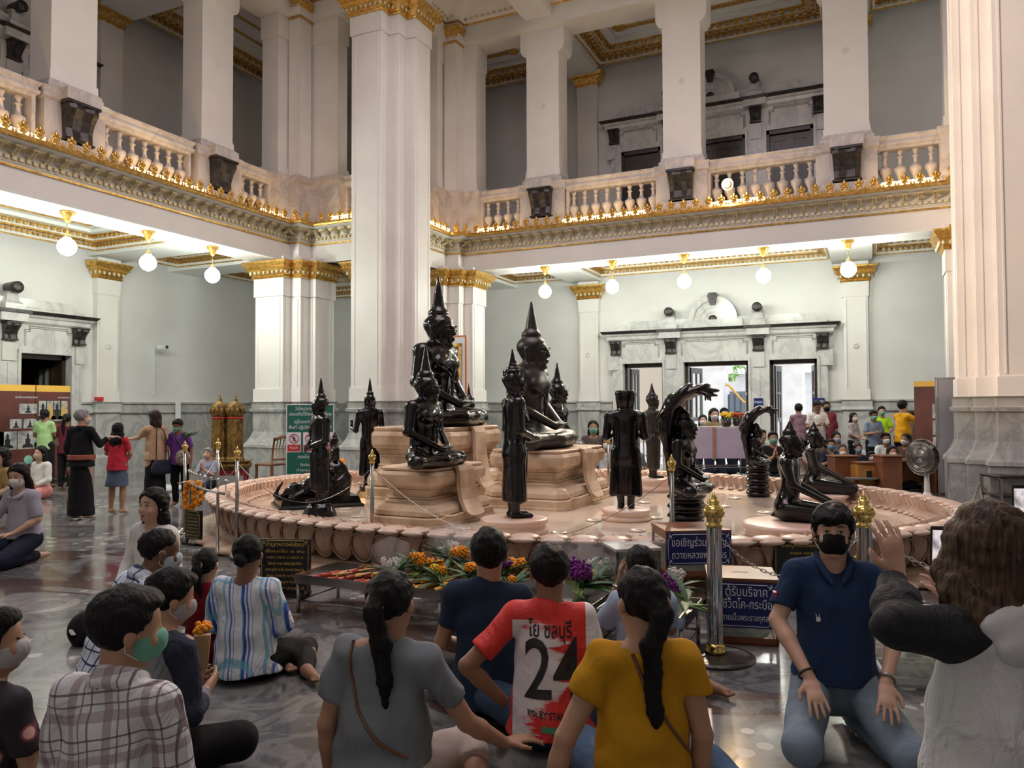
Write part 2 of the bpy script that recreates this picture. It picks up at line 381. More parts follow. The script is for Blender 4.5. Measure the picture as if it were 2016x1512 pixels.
for x0, x1, n, lab, lit in [(-8.95, -7.8, 4, 'short marble balustrade with four balusters left end of the back gallery', 1), (-6.62, -4.36, 8, 'marble balustrade between the first and second columns of the back gallery', 1),
                            (-3.24, -.93, 8, 'marble balustrade of the back gallery with the glaring spotlight behind it', .55), (.13, 1.36, 4, 'golden lit marble balustrade beside the big right pillar', 1)]:
    balustrade((x0, 17.25), (x1, 17.25), n, lab, lit)
balustrade((-11.3, 14.66), (-9.9, 14.66), 4, 'marble balustrade over the corner, partly behind the tall central pillar', 1)
balustrade((-9.9, 14.9), (-9.9, 16.5), 5, 'marble balustrade behind the right edge of the tall central pillar', 1)
for o in [x for x in C.objects if x.name.startswith('balustrade')]:      # local y must point away from the hall
    pass
# column pedestals in the balustrade with black scrolled brackets, square upper columns
def bracket_mb(w=.3, h=.62, d=.3):
    mb = MB(); prof = [(0, 0), (-.10 * d / .3, .0), (-.13 * d / .3, .06 * h / .62), (-.10 * d / .3, .2 * h / .62), (-.16 * d / .3, .36 * h / .62), (-.27 * d / .3, .50 * h / .62), (-.25 * d / .3, h * .97), (0, h)]
    k = len(prof); xs = [-w * .5, -w * .3, -w * .04, w * .04, w * .3, w * .5]; dy = [0, -.03, .0, .0, -.03, 0]
    vs = []
    for i, x in enumerate(xs):
        for j, (y, z) in enumerate(prof): vs.append((x * (.86 + .14 * z / h), y + (dy[i] if 1 < j < 7 else 0) * (1 if y < -.05 else 0), z))
    n = len(xs); fs = [(i * k + j, (i + 1) * k + j, (i + 1) * k + (j + 1) % k, i * k + (j + 1) % k) for i in range(n - 1) for j in range(k)] + [tuple(range(k)), tuple((n - 1) * k + j for j in range(k))[::-1]]
    mb.add(vs, fs); mb.box(-w * .54, w * .54, -.30 * d / .3, 0, h * .93, h)
    for s in (-1, 1): mb.tube([(s * w * .3 + .04 * math.cos(a), -.25 * d / .3 + a * .004, h * .8 + .04 * math.sin(a)) for a in [0, 1, 2, 3, 4, 5, 6]], .012, 5)
    mb.box(-w * .5, w * .5, -.15 * d / .3, 0, 0, .035); return mb
def column_up(x, y, rz, label):
    t = tag(empty('upper_column', (x, y, ZF2), rz), label, 'column', 'square columns of the upper gallery')
    mb = MB(); mb.box(-.57, .57, .0, .34, 0, 1.0); mb.loft([(-.57, .0), (.57, .0), (.57, .34), (-.57, .34)], [(.96, 0), (1.0, .04), (1.06, .045), (1.10, .03), (1.18, .06)])
    mb.box(-.36, .36, -.10, .1, .0, .30); mb.box(-.32, .32, -.24, .1, 1.02, 1.22); mb.loft([(-.5, .0), (.5, .0), (.5, .5), (-.5, .5)], [(1.14, .02), (1.26, .02), (1.30, -.02), (1.36, -.03)]); mb.build('pedestal', M['rail_marble'], t)
    bracket_mb(.56, .68, .26).build('scroll_bracket', M['black_stone'], t, loc=(0, .0, .33))
    mb = MB(); sh = [(-.43, .06), (.43, .06), (.43, .62), (-.43, .62)]
    mb.loft(sh, [(1.34, .02), (1.5, .02), (1.5, 0), (4.45, 0), (4.45, .02), (5.0, .02)])
    for s in (-1, 1):      # shoulder brackets under the beam
        pr = [(s * .43, 4.38), (s * .50, 4.42), (s * .56, 4.5), (s * .58, 4.6), (s * .58, 5.0), (s * .43, 5.0)]
        vs = [(p[0], .03, p[1]) for p in pr] + [(p[0], .62, p[1]) for p in pr]; n = 6
        mb.add(vs, [tuple(range(n)), tuple(range(n, 2 * n))[::-1]] + [(i, (i + 1) % n, n + (i + 1) % n, n + i) for i in range(n)])
    mb.build('shaft', M['white'], t)
    mb = MB()
    for k in range(8): a = k * PI / 4; mb.ball((.055 * math.cos(a), 0, .055 * math.sin(a)), (.025, .012, .025), 6)
    mb.ball((0, 0, 0), (.03, .015, .03), 8); mb.build('plaster_rosette', M['white'], t, loc=(0, .06, 3.1)); return t
column_up(-12.58, 8.83, PI / 2, 'square white column of the left gallery nearest the picture edge')
column_up(-12.58, 12.1, PI / 2, 'second square white column of the left gallery, near the corner')
column_up(-7.22, 17.18, 0, 'square white column of the back gallery nearest the corner')
column_up(-3.8, 17.18, 0, 'middle square white column of the back gallery')
column_up(-.38, 17.18, 0, 'square white column of the back gallery nearest the right pillar')

# upper beams, hall ceiling edge, cross beams
mb = MB(); sweep(mb, PATH, [(0, ZU), (0, 11.3), (-.8, 11.3), (-.8, ZU)]); st(mb.build('upper_beam', M['white']))
ub = bpy.data.objects['upper_beam']
mb = MB(); sweep(mb, PATH, [(0, 11.28), (.04, 11.30), (.06, 11.36), (0, 11.36)]); sweep(mb, PATH, [(0, 11.5), (.3, 11.52), (.36, 11.6), (0, 11.62)]); mb.build('gold_band', M['gold'], ub)
mb = MB()
for p, an in along(VIS, .16, 0): mb.box(-.045, .045, -.16, .0, 11.36, 11.49, Matrix.Translation((p.x, p.y, 0)) @ Matrix.Rotation(an, 4, 'Z'))
tag(mb.build('dentil', M['pale_gold'], ub), kind='stuff')
mb = MB(); sweep(mb, PATH, [(0, 11.3), (.03, 11.3), (.6, 11.76), (0, 11.76)]); mb.build('cove', M['white'], ub)
mb = MB()
for x in (-7.22, -3.8, -.38): mb.box(x - .35, x + .35, 12.5, 17.0, 11.05, 11.75)
st(mb.build('ceiling_beam', M['white']))
def coffer(x0, x1, y0, y1, z, name='ceiling_coffer', u=1.0):
    """recessed ceiling field with two stepped gilded mouldings"""
    t = st(empty(name)); P = [(x0, y0), (x1, y0), (x1, y1), (x0, y1)]
    def ring(mb, o0, o1, z0, z1):
        a, b = offset(P, -o0), offset(P, -o1)
        vs = [(*p, z0) for p in a] + [(*p, z0) for p in b] + [(*p, z1) for p in b]
        fs = [(i, (i + 1) % 4, 4 + (i + 1) % 4, 4 + i) for i in range(4)] + [(4 + i, 4 + (i + 1) % 4, 8 + (i + 1) % 4, 8 + i) for i in range(4)]
        mb.add(vs, fs)
    mb = MB(); ring(mb, 0, .10 * u, z + .05, z + .2); ring(mb, .10 * u, .3 * u, z + .2, z + .32); ring(mb, .3 * u, .5 * u, z + .32, z + .40)
    mb.box(x0 + .4, x1 - .4, y0 + .4, y1 - .4, z + .405, z + .42); mb.build('frame', M['soffit'], t)
    mb = MB()
    for o, zz, s in ((.05 * u, z + .045, .05 * u), (.13 * u, z + .19, .06 * u), (.27 * u, z + .19, .05 * u), (.34 * u, z + .315, .06 * u), (.75 * u, z + .40, .08 * u)):
        q = offset(P, -o) + [offset(P, -o)[0]]
        for i in range(4):
            a, b = Vector(q[i]), Vector(q[i + 1]); d = (b - a).normalized(); nn = Vector((-d.y, d.x))
            an = math.atan2(d.y, d.x); L = (b - a).length
            mb.box(0, L, -s * .3, s * .4, zz - .018, zz + .018, Matrix.Translation((a.x, a.y, 0)) @ Matrix.Rotation(an, 4, 'Z'))
    mb.build('gold_moulding', M['gold'], t)
    mb = MB()
    for o, zz, s, pt in ((.10 * u + .02, z + .125, .06 * u, .11 * u), (.2 * u, z + .195, .06 * u, .13 * u), (.3 * u + .02, z + .26, .06 * u, .14 * u)):
        q = offset(P, -o) + [offset(P, -o)[0]]
        for i in range(4):
            a, b = Vector(q[i]), Vector(q[i + 1]); d = (b - a).normalized(); L = (b - a).length; n = int(L / pt)
            for k in range(n):
                c = a + d * (k + .5) * L / n; mb.cbox((0, 0, 0), (pt * .55, s, s), Matrix.Translation((c.x, c.y, zz)) @ Matrix.Rotation(math.atan2(d.y, d.x), 4, 'Z'))
    tag(mb.build('dentil', M['gold'], t), kind='stuff')
    mb = MB(); L = max(x1 - x0, y1 - y0); n = max(1, int(L / 1.6))
    for k in range(n):
        f = (k + .5) / n; cx, cy = ((x0 + x1) / 2, y0 + (y1 - y0) * f) if y1 - y0 > x1 - x0 else (x0 + (x1 - x0) * f, (y0 + y1) / 2)
        mb.lathe([(.2, 0), (.17, -.03), (.08, -.05), (.001, -.06)], (cx, cy, z + .41), 12)
    mb.build('ceiling_rose', M['gold'], t); return t
GZ = 5.02
# ground-floor galleries: cross beams at the pilasters, coffers between
mb = MB()
for y in (12.18, 5.32): mb.box(-16.3, -13.1, y - .45, y + .45, GZ + .03, 5.6)
for x in (-7.22, -.38): mb.box(x - .45, x + .45, 17.8, 20.5, GZ + .03, 5.6)
mb.box(-16.3, -13.1, 14.0, 14.9, GZ + .03, 5.6); mb.box(-10.3, -9.4, 17.8, 20.5, GZ + .03, 5.6); mb.box(1.8, 2.7, 17.8, 20.5, GZ + .03, 5.6)
st(mb.build('gallery_beam', M['soffit']))
for a in [(-15.95, -13.1, 5.77, 11.73), (-15.95, -13.1, 12.63, 14.0), (-6.77, -.83, 17.8, 20.15), (-9.4, -7.67, 17.8, 20.15), (.07, 1.8, 17.8, 20.15), (-15.95, -13.1, 14.9, 20.15)]: coffer(*a, GZ + .07)
for a in [(-15.95, -13.1, 5.77, 11.73), (-15.95, -13.1, 12.63, 17.0), (-6.77, -.83, 17.8, 20.15), (-12.4, -7.67, 17.8, 20.15), (.07, 5.8, 17.8, 20.15)]: coffer(*a, 10.98, u=1.5)
mb = MB()
for y in (12.18, 5.32): mb.box(-16.3, -13.1, y - .45, y + .45, ZU + .03, 11.75)
for x in (-7.22, -.38): mb.box(x - .45, x + .45, 17.8, 20.5, ZU + .03, 11.75)
st(mb.build('upper_gallery_beam', M['soffit']))

# ---- pillars
BASE = [(0, .14), (.62, .14), (.64, .17), (.70, .16), (.74, .12), (.86, .05), (1.0, .0), (1.44, 0), (1.46, .05), (1.52, .06), (1.54, .02), (1.66, .02), (1.69, .06)]
def capital(poly, z, parent, name='gold_capital', s=1.0):
    mb = MB(); mb.loft(poly, [(z, .02), (z + .03, .045 * s), (z + .06, .02), (z + .10, .05 * s), (z + .2, .11 * s), (z + .235, .17 * s), (z + .25, .14 * s), (z + .34, .2 * s), (z + .38, .2 * s)])
    mb.build(name, M['gold'], parent)
    mb = MB(); q = offset(poly, .085 * s); n = len(q)
    for i in range(n):
        a, b = Vector(q[i]), Vector(q[(i + 1) % n]); L = (b - a).length; k = max(1, int(L / .12))
        for j in range(k): c = a + (b - a) * (j + .5) / k; mb.ball((c.x, c.y, z + .13), (.034, .034, .045), 6)
    tag(mb.build('egg_moulding', M['pale_gold'], parent), kind='stuff')
def pillar(name, poly, ztop, zcap, label, zlow=1.69):
    t = st(empty(name), label)
    mb = MB(); mb.loft(poly, BASE); mb.build('marble_base', M['grey_marble'], t)
    mb = MB(); top = zcap; mb.loft(poly, [(zlow, 0), (zlow + .3, 0), (zlow + .3, -.03), (top - .42, -.03), (top - .42, 0), (top, 0), (top, 0), (ztop, 0)]); mb.build('shaft', M['white'], t)
    mb = MB(); n = len(poly); A = sum(poly[i][0] * poly[(i + 1) % n][1] - poly[(i + 1) % n][0] * poly[i][1] for i in range(n)); sg = 1 if A > 0 else -1
    q = offset(poly, -.03)
    for i in range(n):          # raised edge beads beside each outer corner
        p0, p1, p2 = Vector(poly[i - 1]), Vector(poly[i]), Vector(poly[(i + 1) % n]); d1, d2 = (p1 - p0).normalized(), (p2 - p1).normalized()
        if (d1.x * d2.y - d1.y * d2.x) * sg > 0:
            for c, dd, nn in ((Vector(q[i]) - d1 * .09, d1, Vector((d1.y, -d1.x)) * sg), (Vector(q[i]) + d2 * .09, d2, Vector((d2.y, -d2.x)) * sg)):
                mb.cbox((0, 0, 0), (.025, .03, 1), Matrix.Translation((c.x, c.y, (zlow + .34 + top - .46) / 2)) @ Matrix.Rotation(math.atan2(dd.y, dd.x), 4, 'Z') @ Matrix.Diagonal((1, 1, top - .8 - zlow, 1)))
    mb.build('edge_bead', M['white'], t)
    capital(poly, zcap, t); return t
k = 1.14
PA = [(-13.1, 13.68), (-12.21, 13.68), (-12.21, 13.93), (-11.91, 13.93), (-11.91, 14.21), (-11.71, 14.21), (-11.71, 14.95), (-13.1, 14.95)]
PB = [(-9.62, 16.35), (-9.52, 16.35), (-9.52, 16.59), (-9.21, 16.59), (-9.21, 16.87), (-8.97, 16.87), (-8.97, 17.6), (-10.2, 17.6), (-10.2, 16.35)]
mx = lambda P: [(-7.64 - x, y) for x, y in P][::-1]
pillar('pillar_corner', PA, ZB + .05, 4.56, 'clustered corner pillar with gilded capital at the end of the left gallery')
pillar('pillar_corner', PB, ZB + .05, 4.56, 'clustered corner pillar with gilded capital behind the tall central pillar')
pillar('pillar_corner', mx(PB), ZB + .05, 4.56, 'corner pillar mostly behind the big right pillar')
# upper parts of the corner pillars, standing on solid marble corners of the balustrade
def upper_pier(poly, label, o):
    P = poly; t = st(empty('pillar_upper'), label); mb = MB(); mb.loft(P, [(5.85, .02), (6.85, .02), (6.9, .06), (7.03, .08), (7.04, .04)]); mb.build('marble_base', M['rail_marble'], t)
    mb = MB(); mb.loft(P, [(7.0, -.04), (7.25, -.04), (7.25, -.07), (10.3, -.07), (10.3, -.04), (11.3, -.04)])
    mb.build('shaft', M['white'], t); return t
UA = [(-13.05, 13.72), (-12.42, 13.72), (-12.42, 14.12), (-12.14, 14.12), (-12.14, 14.5), (-11.3, 14.5), (-11.3, 15.0), (-13.05, 15.0)]
UB = [(-10.3, 16.45), (-9.72, 16.45), (-9.72, 16.84), (-9.42, 16.84), (-9.42, 17.12), (-8.97, 17.12), (-8.97, 17.8), (-10.3, 17.8)]
ta = upper_pier(UA, 'upper corner pillar with a small gilded capital above the left corner', 0); tb = upper_pier(UB, 'upper corner pillar with a small gilded capital above the back corner', 0)
upper_pier(mx(UB), 'upper corner pillar beside the big right pillar', 0)
for t_, x, y in ((ta, -12.28, 14.3), (tb, -9.57, 16.98)):
    capital([(x - .17, y - .2), (x + .17, y - .2), (x + .17, y + .2), (x - .17, y + .2)], 10.8, t_, s=.8)
    mb = MB(); mb.box(x - .17, x + .17, y - .2, y + .2, 7.0, 10.82); mb.build('pilaster', M['white'], t_)
# capitals of the upper pilasters
# giant pillars rising through both storeys
PG = [(-10.35, 13.68), (-9.51, 13.68), (-9.51, 13.99), (-9.26, 13.99), (-9.26, 14.30), (-9.03, 14.30), (-9.03, 15.0), (-9.9, 15.0), (-9.9, 14.95), (-10.35, 14.95)]
PG = [(-10.35, 13.68), (-9.51, 13.68), (-9.51, 13.99), (-9.26, 13.99), (-9.26, 14.30), (-9.03, 14.30), (-9.03, 15.0), (-10.35, 15.0)]
pillar('pillar_tall', PG, 11.7, 10.2, 'tall clustered pillar rising through both storeys in the middle of the picture')
GR = [(x - .13, y) for x, y in mx(PG)]
pillar('pillar_tall', GR, 11.7, 10.2, 'huge clustered pillar at the right edge of the picture')
PS = [(-11.0, 14.6), (-10.42, 14.6), (-10.42, 15.2), (-11.0, 15.2)]
pillar('pillar_corner', PS, ZB + .05, 4.56, 'plain pillar with a gilded capital just left of the tall central pillar')

# wall pilasters and marble dado; local frame: x along wall, y into wall, origin on pilaster face
def wall_trim(loc, rz, xs, spans, side, up=True):
    t = st(empty('trim_' + side, loc, rz))
    mb = MB()
    for a, b in spans: mb.box(a, b, .10, .2, 0, 1.55); mb.box(a, b, .04, .2, 1.44, 1.5); mb.box(a, b, .07, .2, 1.5, 1.66); mb.box(a, b, .03, .2, 1.66, 1.70); mb.box(a, b, .02, .2, 0, .42); mb.box(a, b, .05, .2, .42, .46)
    mb.build('dado', M['grey_marble'], t)
    for x in xs:
        mb = MB(); q = [(x - .29, 0), (x + .29, 0), (x + .29, .2), (x - .29, .2)]
        mb.loft(q, [(0, .08), (.42, .08), (.5, .02), (1.44, .02), (1.46, .07), (1.54, .05), (1.66, .05), (1.70, .08)]); mb.build('pilaster_base', M['grey_marble'], t)
        mb = MB(); mb.loft(q, [(1.69, .01), (1.95, .01), (1.95, -.015), (4.2, -.015), (4.2, .01), (5.2, .01)])
        for s in (-1, 1): mb.box(x + s * .22 - .012, x + s * .22 + .012, -.012, .02, 1.98, 4.17)
        for k_ in range(8): a_ = k_ * PI / 4; mb.ball((x + .05 * math.cos(a_), -.0, 3.0 + .05 * math.sin(a_)), (.022, .02, .022), 6)
        mb.build('pilaster', M['white'], t); capital([(x - .29, 0), (x + .29, 0), (x + .29, .2), (x - .29, .2)], 4.56, t)
        if up:
            mb = MB(); mb.loft(q, [(5.85, .03), (6.5, .03), (6.5, 0), (10.3, 0), (10.3, .01), (11.2, .01)]); mb.build('pilaster', M['white'], t); capital(q, 10.6, t)
    return t
wall_trim((DC, YW, 0), 0, [-3.45, 3.38], [(-12.5, -2.78), (2.78, 9)], 'back')
wall_trim((XW, 8.77, 0), PI / 2, [3.41], [(-12, -2.78), (2.78, 11.7)], 'left')

# door surrounds in marble, black scroll brackets
def door_surround(loc, rz, label, z0=0, doors=True, only=None):
    t = tag(empty('door_surround', (loc[0], loc[1], z0), rz), label, 'doorway', 'marble door surrounds')
    mb = MB(); x = -2.72
    for a, b in OP + [(2.72, 2.72)]:
        mb.box(x, a, .0, .22, 0, 2.72); x = b
    mb.box(-2.72, 2.72, 0, .22, 2.72, 3.35); mb.build('jamb', M['pale_marble'], t)
    mb = MB()       # architrave bands with stepped shoulders beside each opening
    for a, b in OP:
        for s, e in ((a, -1), (b, 1)): mb.box(min(s, s + e * .06), max(s, s + e * .06), -.03, .05, 0, 2.78)
        mb.box(a - .06, b + .06, -.03, .05, 2.72, 2.80)
    for xx in (-2.72, -1.12, 1.12, 2.72):
        mb.box(xx - .02, xx + .02, -.02, .05, 0, 2.5); mb.box(xx - .14, xx + .14, -.035, .05, 2.55, 2.95)
    mb.build('architrave', M['pale_marble'], t)
    mb = MB()
    for a, b in ((-2.5, -1.45), (-.85, .85), (1.45, 2.5)):      # recessed frieze panels with notched corners
        pr = [(a, 2.90), (a, 3.22), (a + .1, 3.22), (a + .1, 3.30), (b - .1, 3.30), (b - .1, 3.22), (b, 3.22), (b, 2.90)]
        mb.tube([(p[0], -.005, p[1]) for p in pr], .016, 4, smooth=False); mb.tube([(p[0] * .96 + (a + b) / 2 * .04, -.01, p[1] - .04) for p in pr], .010, 4, smooth=False)
    mb.build('panel_moulding', M['grey_marble'], t)
    mb = MB(); mb.loft([(-2.84, -.02), (2.84, -.02), (2.84, .22), (-2.84, .22)], [(3.34, 0), (3.38, .05), (3.46, .06), (3.48, .10), (3.53, .13)])
    for xx in (-1.12, 1.12): mb.box(xx - .28, xx + .28, -.22, 0, 3.36, 3.535)
    mb.build('cornice', M['pale_marble'], t)
    mb = MB(); mb.loft([(-2.84, -.02), (2.84, -.02), (2.84, .22), (-2.84, .22)], [(3.53, .15), (3.60, .21)])
    for xx in (-1.12, 1.12): mb.box(xx - .33, xx + .33, -.26, 0, 3.531, 3.601)
    mb.build('black_band', M['black_stone'], t)
    mb = MB(); pr = [(-2.75, 3.6), (2.75, 3.6), (2.75, 3.68), (2.62, 3.70), (2.45, 3.86), (-2.45, 3.86), (-2.62, 3.70), (-2.75, 3.68)]; n = 8
    mb.add([(p[0], -.06, p[1]) for p in pr] + [(p[0], .2, p[1]) for p in pr], [tuple(range(n)), tuple(range(n, 2 * n))[::-1]] + [(i, n + i, n + (i + 1) % n, (i + 1) % n) for i in range(n)])
    for xx in (-2.05, -1.62, -.55, -.15, .25, 1.62, 2.05): mb.box(xx - .15, xx + .15, -.075, 0, 3.68, 3.70)
    for s in (-1, 1): mb.loft([(s * 1.12 - .19, -.2), (s * 1.12 + .19, -.2), (s * 1.12 + .19, .1), (s * 1.12 - .19, .1)], [(3.6, 0), (3.72, 0), (3.78, -.06), (3.93, -.08), (3.96, -.04)])
    mb.box(-.75, .75, -.16, .1, 3.6, 3.80); mb.build('parapet', M['pale_marble'], t)
    mb = MB(); 
    for r0, r1, y in ((.0, .62, -.08), (.50, .62, -.13), (.33, .38, -.11), (.2, .24, -.11)):
        vs = []; n = 20
        for i in range(n + 1):
            a = PI * i / n
            for r, yy in ((r1, y), (r1, .15), (max(r0, .001), y)): vs.append((r * math.cos(a), yy, 3.80 + r * math.sin(a)))
        mb.add(vs, [(3 * i, 3 * i + 1, 3 * i + 4, 3 * i + 3)[::-1] for i in range(n)] + [(3 * i, 3 * i + 3, 3 * i + 5, 3 * i + 2)[::-1] for i in range(n)])
    mb.build('arched_pediment', M['pale_marble'], t)
    mb = MB(); mb.lathe([(.001, 0), (.10, 0), (.10, -.05), (.001, -.06)], (0, 0, 0), 14, Matrix.Translation((0, -.1, 3.82)) @ Matrix.Rotation(R(-90), 4, 'X'))
    pr = [(-.06, 4.18), (.06, 4.18), (.13, 4.42), (.09, 4.5), (-.09, 4.5), (-.13, 4.42)]; mb.add([(p[0], -.18, p[1]) for p in pr] + [(p[0], .1, p[1]) for p in pr], [tuple(range(6)), tuple(range(6, 12))[::-1]] + [(i, 6 + i, 6 + (i + 1) % 6, (i + 1) % 6) for i in range(6)])
    mb.build('keystone', M['black_stone'], t)
    for s in (-1, 1):
        mb = MB(); mb.lathe([(.001, -.02), (.09, -.02), (.12, 0), (.12, .06), (.11, .35)], (0, 0, 0), 18, Matrix.Translation((s * 1.12, -.30, 4.05)) @ Matrix.Rotation(R(-90), 4, 'X')); mb.build('black_drum', M['black_stone'], t)
    for xx in (-2.64, -1.12, 1.12, 2.64): bracket_mb(.29, .38, .22).build('scroll_bracket', M['black_stone'], t, loc=(xx, -.0, 2.96))
    return t
ds1 = door_surround((DC, YW), 0, 'white marble triple doorway with black brackets in the back wall, doors open to daylight')
ds2 = door_surround((XW, 8.77), PI / 2, 'white marble doorway with black brackets in the left wall behind the display boards')
ds3 = copy_tree(ds1, None, (DC, YW, 5.85)); ds3['label'] = 'dim marble doorway with black brackets upstairs behind the back gallery columns'
ds4 = copy_tree(ds2, None, (XW, 8.77, 5.85), PI / 2); ds4['label'] = 'dim marble doorway upstairs at the top left corner'
# door frames and leaves
def door_leafs(loc, rz, z0, ops, ang, glass=True, nm=1, yl=.5, yf=.2):
    M['door_glass'] = M.get('door_glass') or mat('door_glass', (.7, .75, .75), .05, 0, alpha=.25)
    out = []
    for a, b in ops:
        t = st(empty('door_%d' % nm, (loc[0], loc[1], z0), rz)); nm += 1
        mb = MB(); mb.box(a, a + .07, yf, yl, 0, 2.72); mb.box(b - .07, b, yf, yl, 0, 2.72); mb.box(a, b, yf, yl, 2.62, 2.72); mb.build('door_frame', M['dark_wood'], t)
        w_ = (b - a) / 2 - .07
        for s, hx in ((1, a + .07), (-1, b - .07)):
            lm = Matrix.Translation((hx, yl, 0)) @ Matrix.Rotation(s * ang, 4, 'Z')
            mb = MB()
            for bx in ((0, .10, 0, 2.6), (w_ - .10, w_, 0, 2.6), (.1, w_ - .1, 0, .5), (.1, w_ - .1, 2.45, 2.6), (.1, w_ - .1, 1.15, 1.25), (.1, w_ - .1, 1.85, 1.92), (w_ / 2 - .02, w_ / 2 + .02, 1.25, 2.45)):
                x0, x1 = (bx[0], bx[1]) if s > 0 else (-bx[1], -bx[0]); mb.box(x0, x1, -.025, .025, bx[2], bx[3], lm)
            lf = mb.build('door_leaf', M['dark_wood'], t)
            mb = MB(); x0, x1 = (.1, w_ - .1) if s > 0 else (-w_ + .1, -.1); mb.box(x0, x1, -.006, .006, .5, 2.45, lm); mb.build('pane', M['door_glass'] if glass else M['dark_wood'], lf)
    return nm
nm = door_leafs((DC, YW), 0, 0, OP, R(78))
nm = door_leafs((XW, 8.77), PI / 2, 0, [OP[2]], R(80), nm=nm)
nm = door_leafs((DC, YW), 0, 5.85, OP, 0, False, nm, .14, .02); nm = door_leafs((XW, 8.77), PI / 2, 5.85, [OP[2]], 0, False, nm, .14, .02)
# dark backing rooms: a vestibule behind the left door, dark panels behind the closed upper doors (solid wall already there)
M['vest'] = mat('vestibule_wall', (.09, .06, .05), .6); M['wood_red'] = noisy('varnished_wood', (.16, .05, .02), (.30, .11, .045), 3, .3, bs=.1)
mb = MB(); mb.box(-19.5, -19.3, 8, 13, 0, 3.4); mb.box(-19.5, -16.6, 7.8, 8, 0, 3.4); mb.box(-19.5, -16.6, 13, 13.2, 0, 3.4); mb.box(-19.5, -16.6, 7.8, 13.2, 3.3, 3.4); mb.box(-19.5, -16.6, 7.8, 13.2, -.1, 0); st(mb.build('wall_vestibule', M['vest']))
mb = MB(); mb.box(0, .12, 0, .14, 0, 2.3); mb.box(.75, .87, 0, .14, 0, 2.3); mb.box(-.05, .92, -.03, .17, 2.3, 2.5); mb.box(.12, .75, .05, .1, 0, 1.2); tag(mb.build('wooden_cabinet', M['wood_red'], None, loc=(-18.6, 11.5, 0), rotz=PI / 2), 'tall reddish wooden frame seen in the dark through the left doorway', 'cabinet')

# hanging globe lamps
def globe_lamp(loc, label):
    t = tag(empty('hanging_lamp', loc), label, 'lamp', 'hanging globe lamps of the galleries')
    MB().lathe([(.12, 0), (.13, -.03), (.08, -.09), (.055, -.16), (.03, -.2), (.001, -.21)], (0, 0, 0), 16).build('ceiling_rose', M['gold'], t)
    MB().tube([(0, 0, -.2), (0, 0, -.42)], .008, 6).build('stem', M['brass'], t)
    MB().lathe([(.02, .04), (.05, .0), (.055, -.04)], (0, 0, -.42), 12).build('collar', M['brass'], t)
    MB().lathe([(.05, .17)] + [(.155 * math.sin(a), .155 * math.cos(a)) for a in [x * PI / 12 for x in range(2, 12)]] + [(.001, -.165)], (0, 0, -.62), 20).build('glass_globe', M['globe'], t); return t
lab = ['first', 'second', 'third', 'fourth', 'fifth']
for i, x in enumerate((-7.22, -5.5, -3.8, -2.08, -.39)): globe_lamp((x, 17.35, ZB), 'glowing globe lamp under the back gallery, %s counted from the corner' % lab[i])
for i, y in enumerate((12.05, 10.44, 8.78)): globe_lamp((-12.7, y, ZB), 'glowing globe lamp under the left gallery, %s counted from the corner' % lab[i])
for y in (7.1, 5.4): globe_lamp((-12.7, y, ZB), 'globe lamp of the left gallery %s' % ('just beyond the left picture edge' if y > 6 else 'farthest beyond the left picture edge'))
# the glaring spotlight on the back gallery
t = tag(empty('floodlight', (-2.72, 16.72, 6.3)), 'glaring warm floodlight in front of the back balustrade', 'lamp')
MB().lathe([(.03, -.16), (.09, -.1), (.13, 0), (.12, 0), (.08, -.08), (.001, -.1)], (0, 0, 0), 16, Matrix.Rotation(R(100), 4, 'X')).build('reflector', M['brass'], t)
MB().ball((0, -.04, 0), .065, 12).build('bulb', M['bulb'], t); MB().tube([(0, 0, -.12), (0, .1, -.44)], .012, 6).build('bracket', M['steel'], t)
